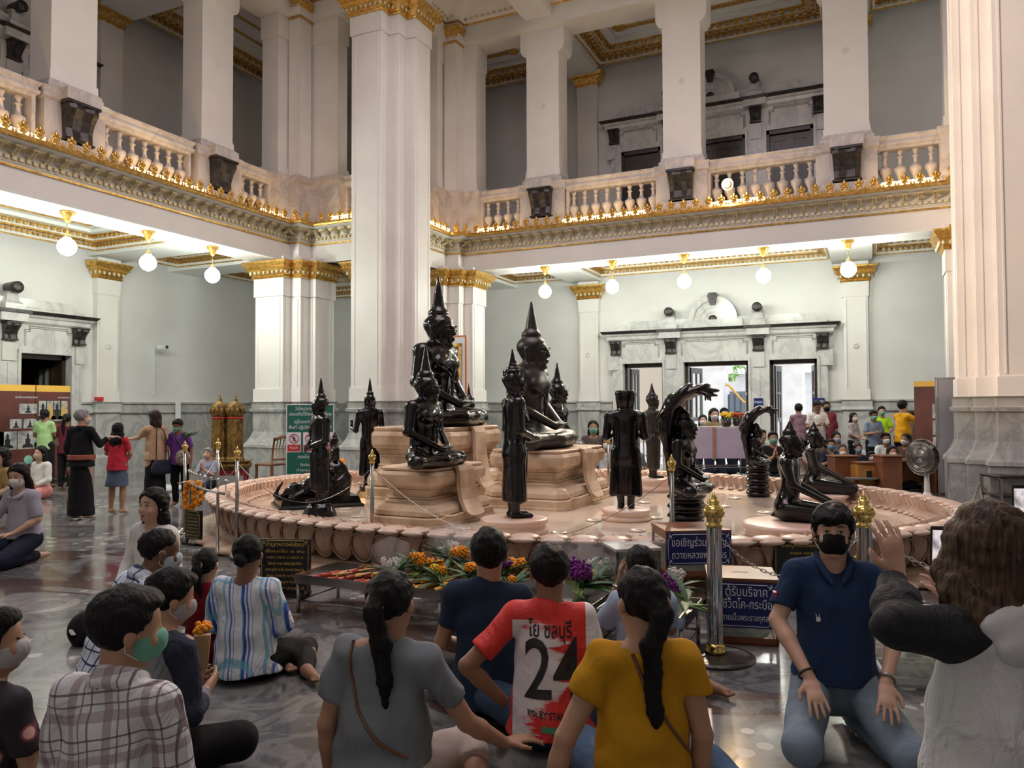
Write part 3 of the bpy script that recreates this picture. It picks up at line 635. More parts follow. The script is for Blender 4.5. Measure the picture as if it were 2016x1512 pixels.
# ------------------------------------------------------------------ soft-union solids turned into one continuous mesh
def rotm(rx=0, ry=0, rz=0): return np.array(Euler((R(rx), R(ry), R(rz)), 'XYZ').to_matrix(), dtype=float)
A3 = lambda p: np.array(p, dtype=float)
class Sd:
    def __init__(s): s.P = []
    def cap(s, a, b, ra, rb=None, k=.02, n=None, q=1., flat=(0, 0), op=0, cuts=()):
        a, b = A3(a), A3(b); rb = ra if rb is None else rb
        s.P.append(('c', a, b, ra, rb, k, None if n is None else A3(n) / np.linalg.norm(n), q, flat, op, cuts)); return s
    def ell(s, c, r, Rm=None, k=.02, op=0, cuts=()):
        r = A3(r if hasattr(r, '__len__') else (r, r, r)); s.P.append(('e', A3(c), r, Rm, k, op, cuts)); return s
    def chain(s, pts, rs, **kw):
        for i in range(len(pts) - 1): s.cap(pts[i], pts[i + 1], rs[i], rs[i + 1], **kw)
        return s
    def mesh(s, h, noise_amp=0, noise_f=8, floor=None, seed=0):
        lo = np.full(3, 1e9); hi = -lo
        B = []
        for p in s.P:
            if p[0] == 'c': l = np.minimum(p[1] - p[3], p[2] - p[4]); u = np.maximum(p[1] + p[3], p[2] + p[4]); op = p[9]
            else: rr = p[2] if p[3] is None else np.full(3, p[2].max()); l = p[1] - rr; u = p[1] + rr; op = p[5]
            B.append((l, u))
            if op == 0: lo = np.minimum(lo, l); hi = np.maximum(hi, u)
        lo -= 3 * h; hi += 3 * h
        if floor is not None: lo[2] = max(lo[2], floor - 3 * h)
        n = np.ceil((hi - lo) / h).astype(int) + 1
        D = np.full(n, 10., dtype=np.float32); ax = [(lo[i] + h * np.arange(n[i])).astype(np.float32) for i in range(3)]
        for p, (l, u) in zip(s.P, B):
            k = p[5] if p[0] == 'c' else p[4]; op = p[9] if p[0] == 'c' else p[5]; cuts = p[10] if p[0] == 'c' else p[6]
            m = k + 2.5 * h
            i0 = np.clip(np.floor((l - m - lo) / h).astype(int), 0, n); i1 = np.clip(np.ceil((u + m - lo) / h).astype(int) + 1, 0, n)
            if (i1 <= i0).any(): continue
            X = ax[0][i0[0]:i1[0], None, None]; Y = ax[1][None, i0[1]:i1[1], None]; Z = ax[2][None, None, i0[2]:i1[2]]
            if p[0] == 'c':
                _, a, b, ra, rb, k, nn, q, flat, op, cuts = p
                vx, vy, vz = X - a[0], Y - a[1], Z - a[2]; ab = b - a
                if nn is not None and q != 1:
                    t = (vx * nn[0] + vy * nn[1] + vz * nn[2]) * (1 / q - 1); vx = vx + nn[0] * t; vy = vy + nn[1] * t; vz = vz + nn[2] * t
                    ab = ab + nn * (ab @ nn) * (1 / q - 1)
                L2 = max(ab @ ab, 1e-9); tt0 = (vx * ab[0] + vy * ab[1] + vz * ab[2]) / L2; tt = np.clip(tt0, 0, 1)
                d = np.sqrt((vx - ab[0] * tt) ** 2 + (vy - ab[1] * tt) ** 2 + (vz - ab[2] * tt) ** 2) - (ra + (rb - ra) * tt)
                L = math.sqrt(L2)
                if flat[0]: d = np.maximum(d, -tt0 * L)
                if flat[1]: d = np.maximum(d, (tt0 - 1) * L)
            else:
                _, c, r, Rm, k, op, cuts = p
                x, y, z = X - c[0], Y - c[1], Z - c[2]
                if Rm is not None: x, y, z = (Rm[0, 0] * x + Rm[1, 0] * y + Rm[2, 0] * z, Rm[0, 1] * x + Rm[1, 1] * y + Rm[2, 1] * z, Rm[0, 2] * x + Rm[1, 2] * y + Rm[2, 2] * z)
                k0 = np.sqrt((x / r[0]) ** 2 + (y / r[1]) ** 2 + (z / r[2]) ** 2); k1 = np.sqrt((x / r[0] ** 2) ** 2 + (y / r[1] ** 2) ** 2 + (z / r[2] ** 2) ** 2) + 1e-6
                d = k0 * (k0 - 1) / k1
            for cp, cn in cuts:
                cn = A3(cn) / np.linalg.norm(cn); d = np.maximum(d, (X - cp[0]) * cn[0] + (Y - cp[1]) * cn[1] + (Z - cp[2]) * cn[2])
            sl = (slice(i0[0], i1[0]), slice(i0[1], i1[1]), slice(i0[2], i1[2])); E = D[sl]
            if op == 0: hh = np.clip(.5 + .5 * (E - d) / k, 0, 1); D[sl] = E + (d - E) * hh - k * hh * (1 - hh)
            else: d = -d; hh = np.clip(.5 - .5 * (E - d) / k, 0, 1); D[sl] = E + (d - E) * hh + k * hh * (1 - hh)
        if noise_amp:
            ii = np.where(np.abs(D) < .05); x, y, z = ax[0][ii[0]], ax[1][ii[1]], ax[2][ii[2]]; f = noise_f; g = seed * 1.7
            wv = np.sin(f * (.7 * x + .5 * z) + 1.3 * np.sin(f * .8 * y + g) + g) + .7 * np.sin(f * 1.9 * (z + .4 * x) + 1.6 * np.sin(f * 1.1 * x - g) + 2 * g) + .4 * np.sin(f * 3.1 * (y * .8 + z * .6) + 2 * np.sin(f * .9 * z + g))
            D[ii] += noise_amp * wv
        if floor is not None: D = np.maximum(D, (floor - ax[2])[None, None, :])
        return surfnet(D, lo, h)
def surfnet(D, lo, h):
    I = D < 0; c = [I[a:D.shape[0] - 1 + a, b:D.shape[1] - 1 + b, e:D.shape[2] - 1 + e] for a in (0, 1) for b in (0, 1) for e in (0, 1)]
    sm = sum(x.astype(np.int8) for x in c); act = (sm > 0) & (sm < 8); ci = np.argwhere(act); nv = len(ci)
    idx = np.full(act.shape, -1, np.int32); idx[act] = np.arange(nv)
    V = np.stack([D[ci[:, 0] + a, ci[:, 1] + b, ci[:, 2] + e] for a in (0, 1) for b in (0, 1) for e in (0, 1)], 1)
    off = np.array([(a, b, e) for a in (0, 1) for b in (0, 1) for e in (0, 1)], float)
    acc = np.zeros((nv, 3)); cnt = np.zeros(nv)
    for i, j in ((0, 1), (2, 3), (4, 5), (6, 7), (0, 2), (1, 3), (4, 6), (5, 7), (0, 4), (1, 5), (2, 6), (3, 7)):
        a, b = V[:, i], V[:, j]; m = (a < 0) != (b < 0); t = np.where(m, a / np.where(np.abs(a - b) < 1e-9, 1, a - b), 0)
        acc += np.where(m[:, None], off[i] + (off[j] - off[i]) * t[:, None], 0); cnt += m
    P = (ci + acc / cnt[:, None]) * h + lo
    F = []
    for axn in range(3):
        s0 = [slice(None)] * 3; s1 = [slice(None)] * 3; s0[axn] = slice(0, -1); s1[axn] = slice(1, None)
        a, b = I[tuple(s0)], I[tuple(s1)]; e = np.argwhere(a != b); sg = a[tuple(e.T)]
        u, v = [(1, 2), (2, 0), (0, 1)][axn]
        ok = (e[:, u] > 0) & (e[:, v] > 0) & (e[:, u] < act.shape[u]) & (e[:, v] < act.shape[v]); e = e[ok]; sg = sg[ok]
        def g(du, dv): q = e.copy(); q[:, u] -= du; q[:, v] -= dv; return idx[tuple(q.T)]
        q = np.stack([g(1, 1), g(0, 1), g(0, 0), g(1, 0)], 1); q[~sg] = q[~sg][:, ::-1]; F.append(q)
    return P, np.concatenate(F)
def sd_obj(name, sd, h, m, parent=None, **kw):
    P, F = sd.mesh(h, **kw); me = bpy.data.meshes.new(name)
    me.vertices.add(len(P)); me.vertices.foreach_set('co', P.astype(np.float32).ravel()); nf = len(F)
    me.loops.add(nf * 4); me.loops.foreach_set('vertex_index', F.astype(np.int32).ravel())
    me.polygons.add(nf); me.polygons.foreach_set('loop_start', np.arange(0, nf * 4, 4, dtype=np.int32)); me.polygons.foreach_set('loop_total', np.full(nf, 4, np.int32))
    me.polygons.foreach_set('use_smooth', np.ones(nf, bool)); me.update(calc_edges=True); me.validate()
    if m: me.materials.append(m)
    o = bpy.data.objects.new(name, me); C.objects.link(o)
    if parent: o.parent = parent
    return o

# ------------------------------------------------------------------ the black statues
M['lacquer'] = noisy('black_lacquered_bronze', (.003, .003, .004), (.009, .008, .009), 6, .11, bs=.10, bd=.004, bscale=25)
M['lacquer_matt'] = noisy('black_lacquered_bronze_dull', (.010, .009, .008), (.022, .018, .016), 6, .38, bs=.15, bd=.004, bscale=22)
M['cream'] = noisy('cream_sandstone', (.36, .23, .14), (.66, .51, .37), 2.6, .55, bs=.6, bd=.02, bscale=7, detail=9, spread=(.3, .58))
M['pink'] = noisy('pink_marble', (.72, .46, .38), (.84, .66, .55), 2.2, .35, detail=6)
def st_head(s, c, k=1.0, spike=.2, crown=False, plain=False):
    x, y, z = c
    def P(a, b, d): return (x + a * k, y + b * k, z + d * k * 1.10)
    s.ell(P(0, -.005, .012), (.066 * k, .076 * k, .078 * k), k=.012 * k); s.ell(P(0, .012, -.035), (.05 * k, .06 * k, .062 * k), k=.02 * k)
    s.cap(P(0, .070, .012), P(0, .082, -.020), .007 * k, .0095 * k, k=.01 * k)                    # nose
    for e in (-1, 1):
        s.ell(P(e * .028, .072, .004), (.019 * k, .012 * k, .010 * k), k=.006 * k, op=1); s.ell(P(e * .028, .064, .0), (.017 * k, .013 * k, .010 * k), k=.004 * k)
        s.chain([P(e * .008, .079, .014), P(e * .03, .075, .026), P(e * .052, .055, .018)], [.005 * k, .005 * k, .003 * k], k=.006 * k)
        s.cap(P(e * .068, -.01, .02), P(e * .064, -.012, -.075), .013 * k, .010 * k, k=.008 * k)
    s.ell(P(0, .070, -.045), (.021 * k, .012 * k, .007 * k), k=.006 * k); s.ell(P(0, .067, -.056), (.016 * k, .012 * k, .006 * k), k=.006 * k); s.ell(P(0, .055, -.082), (.02 * k, .018 * k, .015 * k), k=.015 * k)
    if not plain:
        s.ell(P(0, -.014, .034), (.074 * k, .080 * k, .070 * k), k=.004 * k, cuts=[(P(0, .035, .035), (0, .8, -.6))])      # curled hair
        s.ell(P(0, -.015, .10), (.052 * k, .052 * k, .040 * k), k=.008 * k)
        if crown:
            for zz, rr in ((.10, .062), (.125, .05), (.15, .038), (.175, .027)): s.ell(P(0, -.01, zz), (rr * k, rr * k, .012 * k), k=.006 * k)
            for i in range(8): a = i * PI / 4; s.cap(P(.066 * math.cos(a), -.01 + .07 * math.sin(a), .06), P(.072 * math.cos(a), -.01 + .077 * math.sin(a), .11), .012 * k, .004 * k, k=.008 * k)
        s.cap(P(0, -.015, .13), P(0, -.015, .135 + spike), .034 * k, .006 * k, k=.006 * k)
    else: s.cap(P(0, -.01, -.05), P(0, -.015, .07), .060 * k, .092 * k, n=(0, 1, 0), q=.9, k=.03 * k, cuts=[(P(0, 0, .105), (0, 0, 1)), (P(0, .045, 0), (0, 1, -.3))])
    s.cap(P(0, -.02, -.06), P(0, -.025, -.125), .040 * k, .047 * k, k=.015 * k)
def hands(s, c, k, both=True):
    for i in range(4): s.cap((c[0] - .04 * k, c[1] + (.012 * i - .012) * k, c[2] + .016 * k), (c[0] + .035 * k, c[1] + (.012 * i - .006) * k, c[2] + .014 * k), .009 * k, .006 * k, k=.005 * k)
def seated(spike=.2, crown=False, hood=None, arms='lap'):
    s = Sd(); n = (0, 1, 0)
    for e in (-1, 1):
        s.cap((e * .08, -.04, .085), (e * .29, .09, .062), .078, .058, k=.04); s.cap((e * .29, .09, .058), (e * -.06, .19, .06 + (.02 if e > 0 else 0)), .052, .03, k=.025)
        s.cap((e * -.06, .19, .075), (e * -.14, .15, .085), .026, .018, k=.015)
        s.cap((e * .155, -.035, .505), (e * .205, -.03, .30), .044, .036, k=.03)
        if arms == 'lap' or e < 0: s.cap((e * .205, -.03, .30), (e * .06, .13, .165), .036, .024, k=.02)
        else: s.cap((e * .205, -.03, .30), (e * .2, .13, .14), .036, .024, k=.02); s.cap((e * .2, .13, .14), (e * .2, .19, .09), .024, .012, k=.02)
        s.cap((e * .02, -.025, .525), (e * .145, -.03, .515), .050, .046, k=.04)
    s.ell((0, .06, .045), (.24, .13, .05), k=.04); s.cap((0, -.05, .10), (0, -.04, .27), .125, .100, n=n, q=.75, k=.04); s.cap((0, -.04, .27), (0, -.03, .46), .100, .14, n=n, q=.68, k=.04)
    for e in (-1, 1): s.ell((e * .065, .045, .43), (.06, .03, .05), k=.04)
    s.chain([(-.12, .02, .50), (-.05, .065, .44), (-.03, .06, .3), (-.02, .06, .2)], [.012, .011, .009, .012], k=.006)       # robe edge over the shoulder
    s.chain([(.1, .045, .44), (.02, .07, .36), (-.03, .06, .3)], [.006, .006, .006], k=.006)
    hands(s, (0, .15, .15), 1.15); s.cap((-.05, .13, .16), (.05, .15, .15), .028, .022, k=.02)
    st_head(s, (0, 0, .655), 1.12, spike / 1.12, crown)
    return s
def standing(spike=.12, crown=False, arms='front', plain=False, wide=1.0):
    s = Sd(); n = (0, 1, 0)
    s.cap((0, 0, .10), (0, 0, .40), .080 * wide, .088, n=n, q=.62, k=.03, flat=(1, 0)); s.cap((0, 0, .40), (0, 0, .52), .088, .072, n=n, q=.68, k=.03); s.cap((0, 0, .52), (0, 0, .68), .072, .088, n=n, q=.66, k=.03)
    for e in (-1, 1):
        s.cap((e * .035, -.005, .12), (e * .03, 0, .02), .026, .022, k=.01); s.cap((e * .035, -.015, .016), (e * .04, .075, .012), .020, .016, k=.01)
        s.cap((e * .02, -.005, .735), (e * .098, -.005, .715), .032, .034, k=.03)
        s.cap((e * .06, -.01, .45), (e * .085, -.01, .11), .03, .022, k=.02)         # robe edges falling straight
    def arm(e, el, wr, tip): s.cap((e * .105, -.005, .705), el, .030, .025, k=.02); s.cap(el, wr, .025, .017, k=.012); s.ell(tuple((A3(wr) + A3(tip)) / 2), (.016, .016, .02), k=.01); [s.cap(wr, (tip[0] + i * .008, tip[1], tip[2]), .010, .006, k=.004) for i in (-1.5, -.5, .5, 1.5)]
    if arms == 'front':
        for e in (-1, 1): arm(e, (e * .125, -.005, .54), (e * .05, .085, .50), (e * .01, .10, .50))
        s.ell((0, .09, .49), (.05, .05, .03), k=.02)
    elif arms == 'halt': arm(-1, (-.135, .0, .54), (-.16, .10, .56), (-.16, .11, .64)); arm(1, (.125, -.005, .52), (.115, .01, .36), (.115, .015, .31))
    elif arms == 'cross': arm(-1, (-.14, .01, .54), (.02, .09, .47), (.05, .09, .44)); arm(1, (.14, .01, .54), (-.02, .1, .49), (-.05, .1, .46))
    elif arms == 'down': arm(-1, (-.125, -.01, .53), (-.11, .02, .38), (-.105, .03, .34)); arm(1, (.125, -.01, .53), (.11, .02, .38), (.105, .03, .34))
    elif arms == 'back': arm(-1, (-.125, -.0, .55), (-.05, .09, .58), (-.01, .1, .62)); arm(1, (.125, .0, .55), (.05, .09, .58), (.01, .1, .62))
    s.chain([(-.07, .05, .72), (.0, .065, .66), (.07, .055, .60)], [.008] * 3, k=.006); s.chain([(0, .06, .42), (0, .055, .12)], [.014, .012], k=.012)
    st_head(s, (0, .003, .83), .72, spike / .72, crown, plain)
    return s
def kneeling(spike=.16):
    s = Sd(); n = (0, 1, 0)
    for e in (-1, 1):
        s.cap((e * .08, -.02, .13), (e * .10, .42, .085), .095, .055, k=.04); s.cap((e * .10, .40, .045), (e * .08, -.06, .045), .045, .035, k=.03)
        s.cap((e * .15, -.03, .60), (e * .155, .02, .38), .043, .034, k=.03); s.cap((e * .155, .02, .38), (e * .10, .33, .19), .034, .022, k=.02); s.cap((e * .10, .33, .19), (e * .09, .43, .145), .022, .012, k=.015)
        s.cap((e * .02, -.03, .63), (e * .135, -.03, .615), .045, .045, k=.04)
    s.ell((0, .12, .05), (.12, .3, .05), k=.04); s.cap((0, -.05, .14), (0, .0, .36), .125, .095, n=n, q=.8, k=.05); s.cap((0, .0, .36), (0, -.02, .57), .095, .135, n=n, q=.7, k=.05)
    st_head(s, (0, .01, .775), 1.18, spike / 1.18); return s
def naga(o=.36, k=.56):
    s = Sd(); nc = int(round(o / .072))
    for i in range(nc): s.cap((-.02, 0, .04 + i * o / nc), (.02, 0, .04 + i * o / nc), .108, k=.008, n=(0, 0, 1), q=.34)
    s.cap((0, 0, 0), (0, 0, o), .100, .095, flat=(1, 1), k=.01); T_ = A3((0, .0, o - .01))
    for p in seated(.02).P:
        if p[0] == 'c': s.P.append(('c', p[1] * k + T_, p[2] * k + T_, p[3] * k, p[4] * k, p[5] * k, p[6], p[7], p[8], p[9], tuple((A3(c) * k + T_, nn) for c, nn in p[10])))
        else: s.P.append(('e', p[1] * k + T_, p[2] * k, p[3], p[4] * k, p[5], tuple((A3(c) * k + T_, nn) for c, nn in p[6])))
    pts = [(-.07, o - .05), (-.09, .55), (-.10, .70), (-.085, .83), (-.02, .925), (.07, .97), (.16, .965)]; rr = [.05, .09, .115, .125, .11, .08, .035]
    for i in range(6):
        (y0, z0), (y1, z1) = pts[i], pts[i + 1]; t_ = unit2((y1 - y0, z1 - z0)); s.cap((0, y0, z0), (0, y1, z1), rr[i], rr[i + 1], n=(0, t_[1], -t_[0]), q=.40, k=.012)
    for i in (-2, -1, 0, 1, 2): s.cap((i * .028, .09, .955), (i * .036, .175 - abs(i) * .012, .93), .018, .009, k=.01); s.cap((i * .03, .13, .945), (i * .034, .145 - abs(i) * .01, .895), .010, .005, k=.006)
    return s
def unit2(v): l = math.hypot(*v); return (v[0] / l, v[1] / l)
STAT = {}
def statue(name, sd, total, loc, rz, label, h=.012, m='lacquer', xy=1.2, group='black statues on the lotus basin', cat='statue', **kw):
    t = tag(empty(name, loc, rz), label, cat, group)
    b = sd_obj('figure', sd, h / total if total else h, M[m], t, floor=0, **kw); b.scale = (total * xy, total * xy, total)
    return t
def round_ped(c, r, z0, z1, parent, name='round_pedestal', m='pink', sx=1, sy=1):
    H = z1 - z0
    MB().lathe([(r * .96, 0), (r, .02), (r, H * .30), (r * .93, H * .38), (r * .90, H * .55), (r * .96, H * .68), (r * .99, H * .8), (r * .98, H * .95), (r * .90, H), (.001, H)], (0, 0, 0), 28, sx=sx, sy=sy).build(name, M[m], parent, loc=(c[0], c[1], z0 - (parent.location.z if parent else 0)))
# ------------------------------------------------------------------ the lotus basin and what stands on it
BX, BY, BA, BB, ZP = -3.8, 9.28, 4.75, 3.52, .24
M['pool'] = noisy('polished_cream_marble', (.56, .47, .37), (.70, .61, .49), .7, .06, detail=5)
M['petal'] = noisy('carved_pink_sandstone', (.30, .19, .13), (.54, .38, .28), 3.5, .5, bs=.3, bd=.008, bscale=16, detail=7)
M['rim'] = noisy('pink_rim_marble', (.56, .38, .29), (.80, .62, .50), 2.5, .38, bs=.25, bd=.006, bscale=14)
basin = tag(empty('lotus_basin', (BX, BY, 0)), 'huge oval lotus-petal basin of pink and cream marble carrying the black statues', 'basin')
def ell_pt(a, o=0):
    x, y = BA * math.cos(a), BB * math.sin(a); nx, ny = math.cos(a) / BA, math.sin(a) / BB; l = math.hypot(nx, ny); return x + nx / l * o, y + ny / l * o, math.atan2(ny, nx)
def ring_mb(prof, seg=140):
    mb = MB(); vs = []; kk = len(prof)
    for i in range(seg):
        for o, z in prof: x, y, _ = ell_pt(2 * PI * i / seg, o); vs.append((x, y, z))
    mb.add(vs, [(i * kk + j, ((i + 1) % seg) * kk + j, ((i + 1) % seg) * kk + j + 1, i * kk + j + 1) for i in range(seg) for j in range(kk - 1)], None, True); return mb
ring_mb([(.06, 0), (.06, .03), (-.05, .09), (-.22, .10), (-.25, .14), (-.17, .28), (-.08, .40), (-.02, .44)]).build('outer_wall', M['petal'], basin)
ring_mb([(-.02, .435), (-.08, .45), (-.17, .45), (-.20, .44)]).build('rim', M['rim'], basin)
ring_mb([(-.20, .44), (-.24, .40), (-.30, .30), (-.40, .285), (-.50, .262), (-.60, ZP)]).build('inner_slope', M['petal'], basin)
mb = MB(); n = 96; mb.add([(*ell_pt(2 * PI * i / n, -.5)[:2], ZP) for i in range(n)], [tuple(range(n))]); mb.build('basin_floor', M['pool'], basin)
NP = 102
pa = [0]; # equal-arc parameters
A_ = np.linspace(0, 2 * PI, 4001); L_ = np.concatenate([[0], np.cumsum(np.hypot(np.diff(BA * np.cos(A_)), np.diff(BB * np.sin(A_))))])
def arc(t): return float(np.interp(t * L_[-1], L_, A_))
def first_or(src, build, parent, loc, rz):
    if src is None: src = build(); src.parent = parent; src.location = loc; src.rotation_euler.z = rz; return src
    inst(src, parent, loc, rz); return src
def petal_b():
    mb = MB(); Rt = Matrix.Rotation(R(18), 4, 'X')
    mb.ball((0, 0, 0), (.128, .055, .155), 16, Rt); mb.tube([(.118 * math.sin(a), -.035 - .012 * math.cos(a) * 0 , .146 * math.cos(a)) for a in [x * 2 * PI / 18 for x in range(18)]], .010, 5, Rt, closed=True)
    return mb.build('petal', M['petal'])
def tip_b():
    mb = MB(); mb.add([(-.09, 0, .1), (.09, 0, .1), (0, .01, -.10), (0, -.035, .07), (-.05, -.02, .105), (.05, -.02, .105)], [(0, 2, 3), (3, 2, 1), (0, 3, 4), (4, 3, 5), (5, 3, 1)]); return mb.build('petal_tip', M['petal'])
def lip_b():
    mb = MB(); mb.ball((0, .03, 0), (.132, .12, .03), 12); mb.ball((0, -.06, -.012), (.115, .05, .025), 10); return mb.build('rim_petal', M['rim'])
def low_b():
    mb = MB(); mb.ball((0, 0, 0), (.26, .26, .05), 14); return mb.build('lower_petal', M['petal'])
p1 = p2 = p3 = p4 = None
for i in range(NP):
    a = arc((i + .5) / NP); x, y, t_ = ell_pt(a, -.13); p1 = first_or(p1, petal_b, basin, (x, y, .265), t_ + PI / 2)
    a2 = arc(i / NP); x, y, t_ = ell_pt(a2, -.045); p2 = first_or(p2, tip_b, basin, (x, y, .33), t_ + PI / 2)
    x, y, t_ = ell_pt(a2, -.06); p3 = first_or(p3, lip_b, basin, (x, y, .452), t_ + PI / 2)
for i in range(70): a = arc(i / 70); x, y, t_ = ell_pt(a, -.02); p4 = first_or(p4, low_b, basin, (x, y, .035), t_ + PI / 2)
mb = MB()
for i in range(220):
    x, y, t_ = ell_pt(arc(i / 220), -.27); Mt = Matrix.Translation((x, y, .375)) @ Matrix.Rotation(t_ + PI / 2, 4, 'Z') @ Matrix.Rotation(R(-18), 4, 'X') @ Matrix.Rotation(R(16), 4, 'Y'); mb.box(-.026, .026, -.03, .02, -.085, .085, Mt)
tag(mb.build('stamen', M['rim'], basin), kind='stuff')
mb = MB()
for i in range(150):
    x, y, t_ = ell_pt(arc(i / 150), -.42); mb.lathe([(.045, 0), (.04, .02), (.001, .03)], (x, y, .28), 8)
tag(mb.build('stud', M['rim'], basin), kind='stuff')
r0 = None; M['ringw'] = mat('white_metal_ring', (.62, .56, .48), .3, .3)
for px, py in [(910, 1042), (1100, 1050), (1168, 1026), (1255, 1046), (1290, 1021), (1268, 990), (1438, 1059), (1482, 1031), (1505, 1010), (1425, 998), (1446, 982), (1395, 1012), (668, 990), (682, 1003), (706, 1018), (561, 1009), (655, 981), (1040, 1078), (1560, 1003), (1380, 1040), (600, 1022)]:
    p = on('z', ZP, px, py) - Vector((BX, BY, 0))
    if r0 is None: r0 = MB().lathe([(.045, 0), (.06, .016), (.085, .018), (.09, 0)], (0, 0, 0), 20).build('floor_light_ring', M['ringw'], basin, loc=p)
    else: inst(r0, basin, p)

# moulded throne pedestals of the three large seated figures
def throne(x0, x1, y0, y1, z1, label, ang=0, tongue=True):
    c = ((x0 + x1) / 2, (y0 + y1) / 2); t = tag(empty('throne', (c[0], c[1], ZP), ang), label, 'pedestal', 'carved cream stone thrones'); a, b = (x1 - x0) / 2, (y1 - y0) / 2; H = z1 - ZP
    oc = .22; q = [(-a + oc, -b), (a - oc * .6, -b), (a, -b + oc * .6), (a, b - oc * .6), (a - oc * .6, b), (-a + oc, b), (-a, b - oc), (-a, -b + oc)]
    lo = lambda nm_, pr: MB().loft(q, pr).build(nm_, M['cream'], t)
    lo('plinth', [(0, .0), (H * .04, .0), (H * .05, -.012), (H * .155, -.008), (H * .17, -.02), (H * .175, -.05)])
    lo('lower_tier', [(H * .17, -.07), (H * .20, -.045), (H * .27, -.05), (H * .33, -.08), (H * .37, -.13), (H * .375, -.16), (H * .40, -.16), (H * .405, -.19), (H * .44, -.20), (H * .45, -.24)])
    lo('waist', [(H * .45, -.21), (H * .465, -.20), (H * .48, -.215), (H * .49, -.25), (H * .585, -.25), (H * .59, -.225), (H * .61, -.215), (H * .625, -.225), (H * .63, -.20), (H * .65, -.195)])
    lo('seat_tier', [(H * .65, -.20), (H * .67, -.17), (H * .70, -.165), (H * .705, -.13), (H * .76, -.105), (H * .88, -.10), (H * .93, -.12), (H * .94, -.15), (H * .955, -.14), (H * .985, -.135), (H, -.155)])
    mb = MB()
    for yy in (-b + .02, b - .02): pass
    mb.tube([(a - .01, (-b + .1), H * .26), (a - .0, -(b - .16), H * .20), (a - .0, -b * .5, H * .17), (a, -b * .2, H * .19)], .016, 5)
    mb.build('carved_scroll', M['cream'], t)
    if tongue:
        mb = MB(); w_ = .17; rows = [(-.16, H * 1.004, .95), (-.10, H * .99, 1.0), (-.075, H * .92, 1.0), (-.06, H * .6, 1.04), (-.03, H * .4, 1.1), (.03, H * .22, 1.15), (.07, H * .15, .95), (.08, H * .13, .5)]
        vs = []
        for o, z, k_ in rows:
            for f in (-1, -.5, .5, 1): vs.append((a + o + .03, f * w_ * k_, z))
        k2 = len(vs)
        vs += [(v[0] - .05, v[1], v[2]) for v in vs]; n_ = len(rows)
        fs = [(4 * i + j, 4 * i + j + 1, 4 * i + j + 5, 4 * i + j + 4)[::-1] for i in range(n_ - 1) for j in range(3)]
        fs += [(4 * i, 4 * i + 4, k2 + 4 * i + 4, k2 + 4 * i)[::-1] for i in range(n_ - 1)] + [(4 * i + 3, 4 * i + 7, k2 + 4 * i + 7, k2 + 4 * i + 3) for i in range(n_ - 1)] + [(4 * (n_ - 1), 4 * (n_ - 1) + 3, k2 + 4 * (n_ - 1) + 3, k2 + 4 * (n_ - 1))]
        mb.add(vs, fs); mb.build('hanging_cloth', M['cream'], t)
    return t
throne(-5.25, -4.2, 7.08, 8.58, .88, 'cream stone throne nearest the front rim, with a stone cloth hanging down')
throne(-4.75, -3.45, 8.95, 10.95, .99, 'cream stepped throne under the matt black Buddha in the middle')
throne(-6.75, -5.15, 9.05, 10.95, 1.27, 'tallest cream throne, under the largest glossy black Buddha')
def at(px, py, z): return on('z', z, px, py)
X_ = -PI / 2
def place_d(px, d): p = atd(px, 801, d); return (p.x, p.y)
def SG(nm, sd, tot, px, d, z, rz, label, **kw):
    x, y = place_d(px, d); return statue(nm, sd, tot, (x, y, z), rz, label, **kw)
SG('seated_statue', seated(.19), 2.16, 868, 11.35, 1.265, X_, 'largest glossy black seated Buddha with a tall spire, on the highest throne', h=.016)
SG('seated_statue', seated(.17), 2.00, 1052, 10.55, .985, X_, 'matt black seated Buddha in profile on the stepped throne in the middle', h=.015, m='lacquer_matt')
SG('seated_statue', seated(.19), 1.34, 842, 8.75, .875, X_, 'glossy black seated Buddha on the throne nearest the front rim', h=.011)
t = SG('standing_statue', standing(.10, True, 'front', wide=1.3), 1.68, 1012, 8.05, .40, YAW + R(-75), 'tall glossy black standing Buddha with crown, in front of the middle throne', h=.011); round_ped((0, 0), .36, ZP, .40, t)
t = SG('standing_statue', standing(0.001, False, 'back', True, 1.15), 1.50, 1231, 8.95, .37, YAW + R(-12), 'black standing figure seen from behind, without spire, on a pink drum', h=.010); round_ped((0, 0), .29, ZP, .37, t)
t = SG('standing_statue', standing(.10, True, 'front', wide=1.1), 1.42, 1285, 12.0, .44, YAW + R(-80), 'slim dull black crowned statue standing at the far rim before the left door', h=.013, m='lacquer_matt'); round_ped((0, 0), .30, ZP, .44, t)
SG('naga_statue', naga(.26, .70), 1.53, 1350, 8.15, ZP, X_, 'large glossy black Buddha sheltered by a serpent hood, behind a chrome post', h=.011)
SG('naga_statue', naga(), 1.30, 1490, 11.2, ZP, X_, 'small black Buddha under a serpent hood on a tall ribbed coil', h=.011)
t = SG('kneeling_statue', kneeling(.07), .95, 1556, 7.55, .43, X_, 'nearer black kneeling disciple statue with hands on its knees', h=.009); round_ped((.12, .0), .46, ZP, .43, t)
t = SG('kneeling_statue', kneeling(.07), .93, 1603, 10.35, .385, X_, 'farther black kneeling disciple statue near the back rim', h=.010); round_ped((.1, .0), .42, ZP, .385, t)
t = SG('standing_statue', standing(.13, False, 'cross'), 1.42, 630, 9.35, .395, YAW + R(125), 'black standing Buddha with folded arms at the left side, facing left', h=.010)
MB().lathe([(.21, 0), (.20, .03), (.165, .11), (.16, .12), (.14, .125), (.14, .155), (.001, .155)], (0, 0, 0), 24).build('round_base', M['lacquer'], t, loc=(0, 0, -.155))
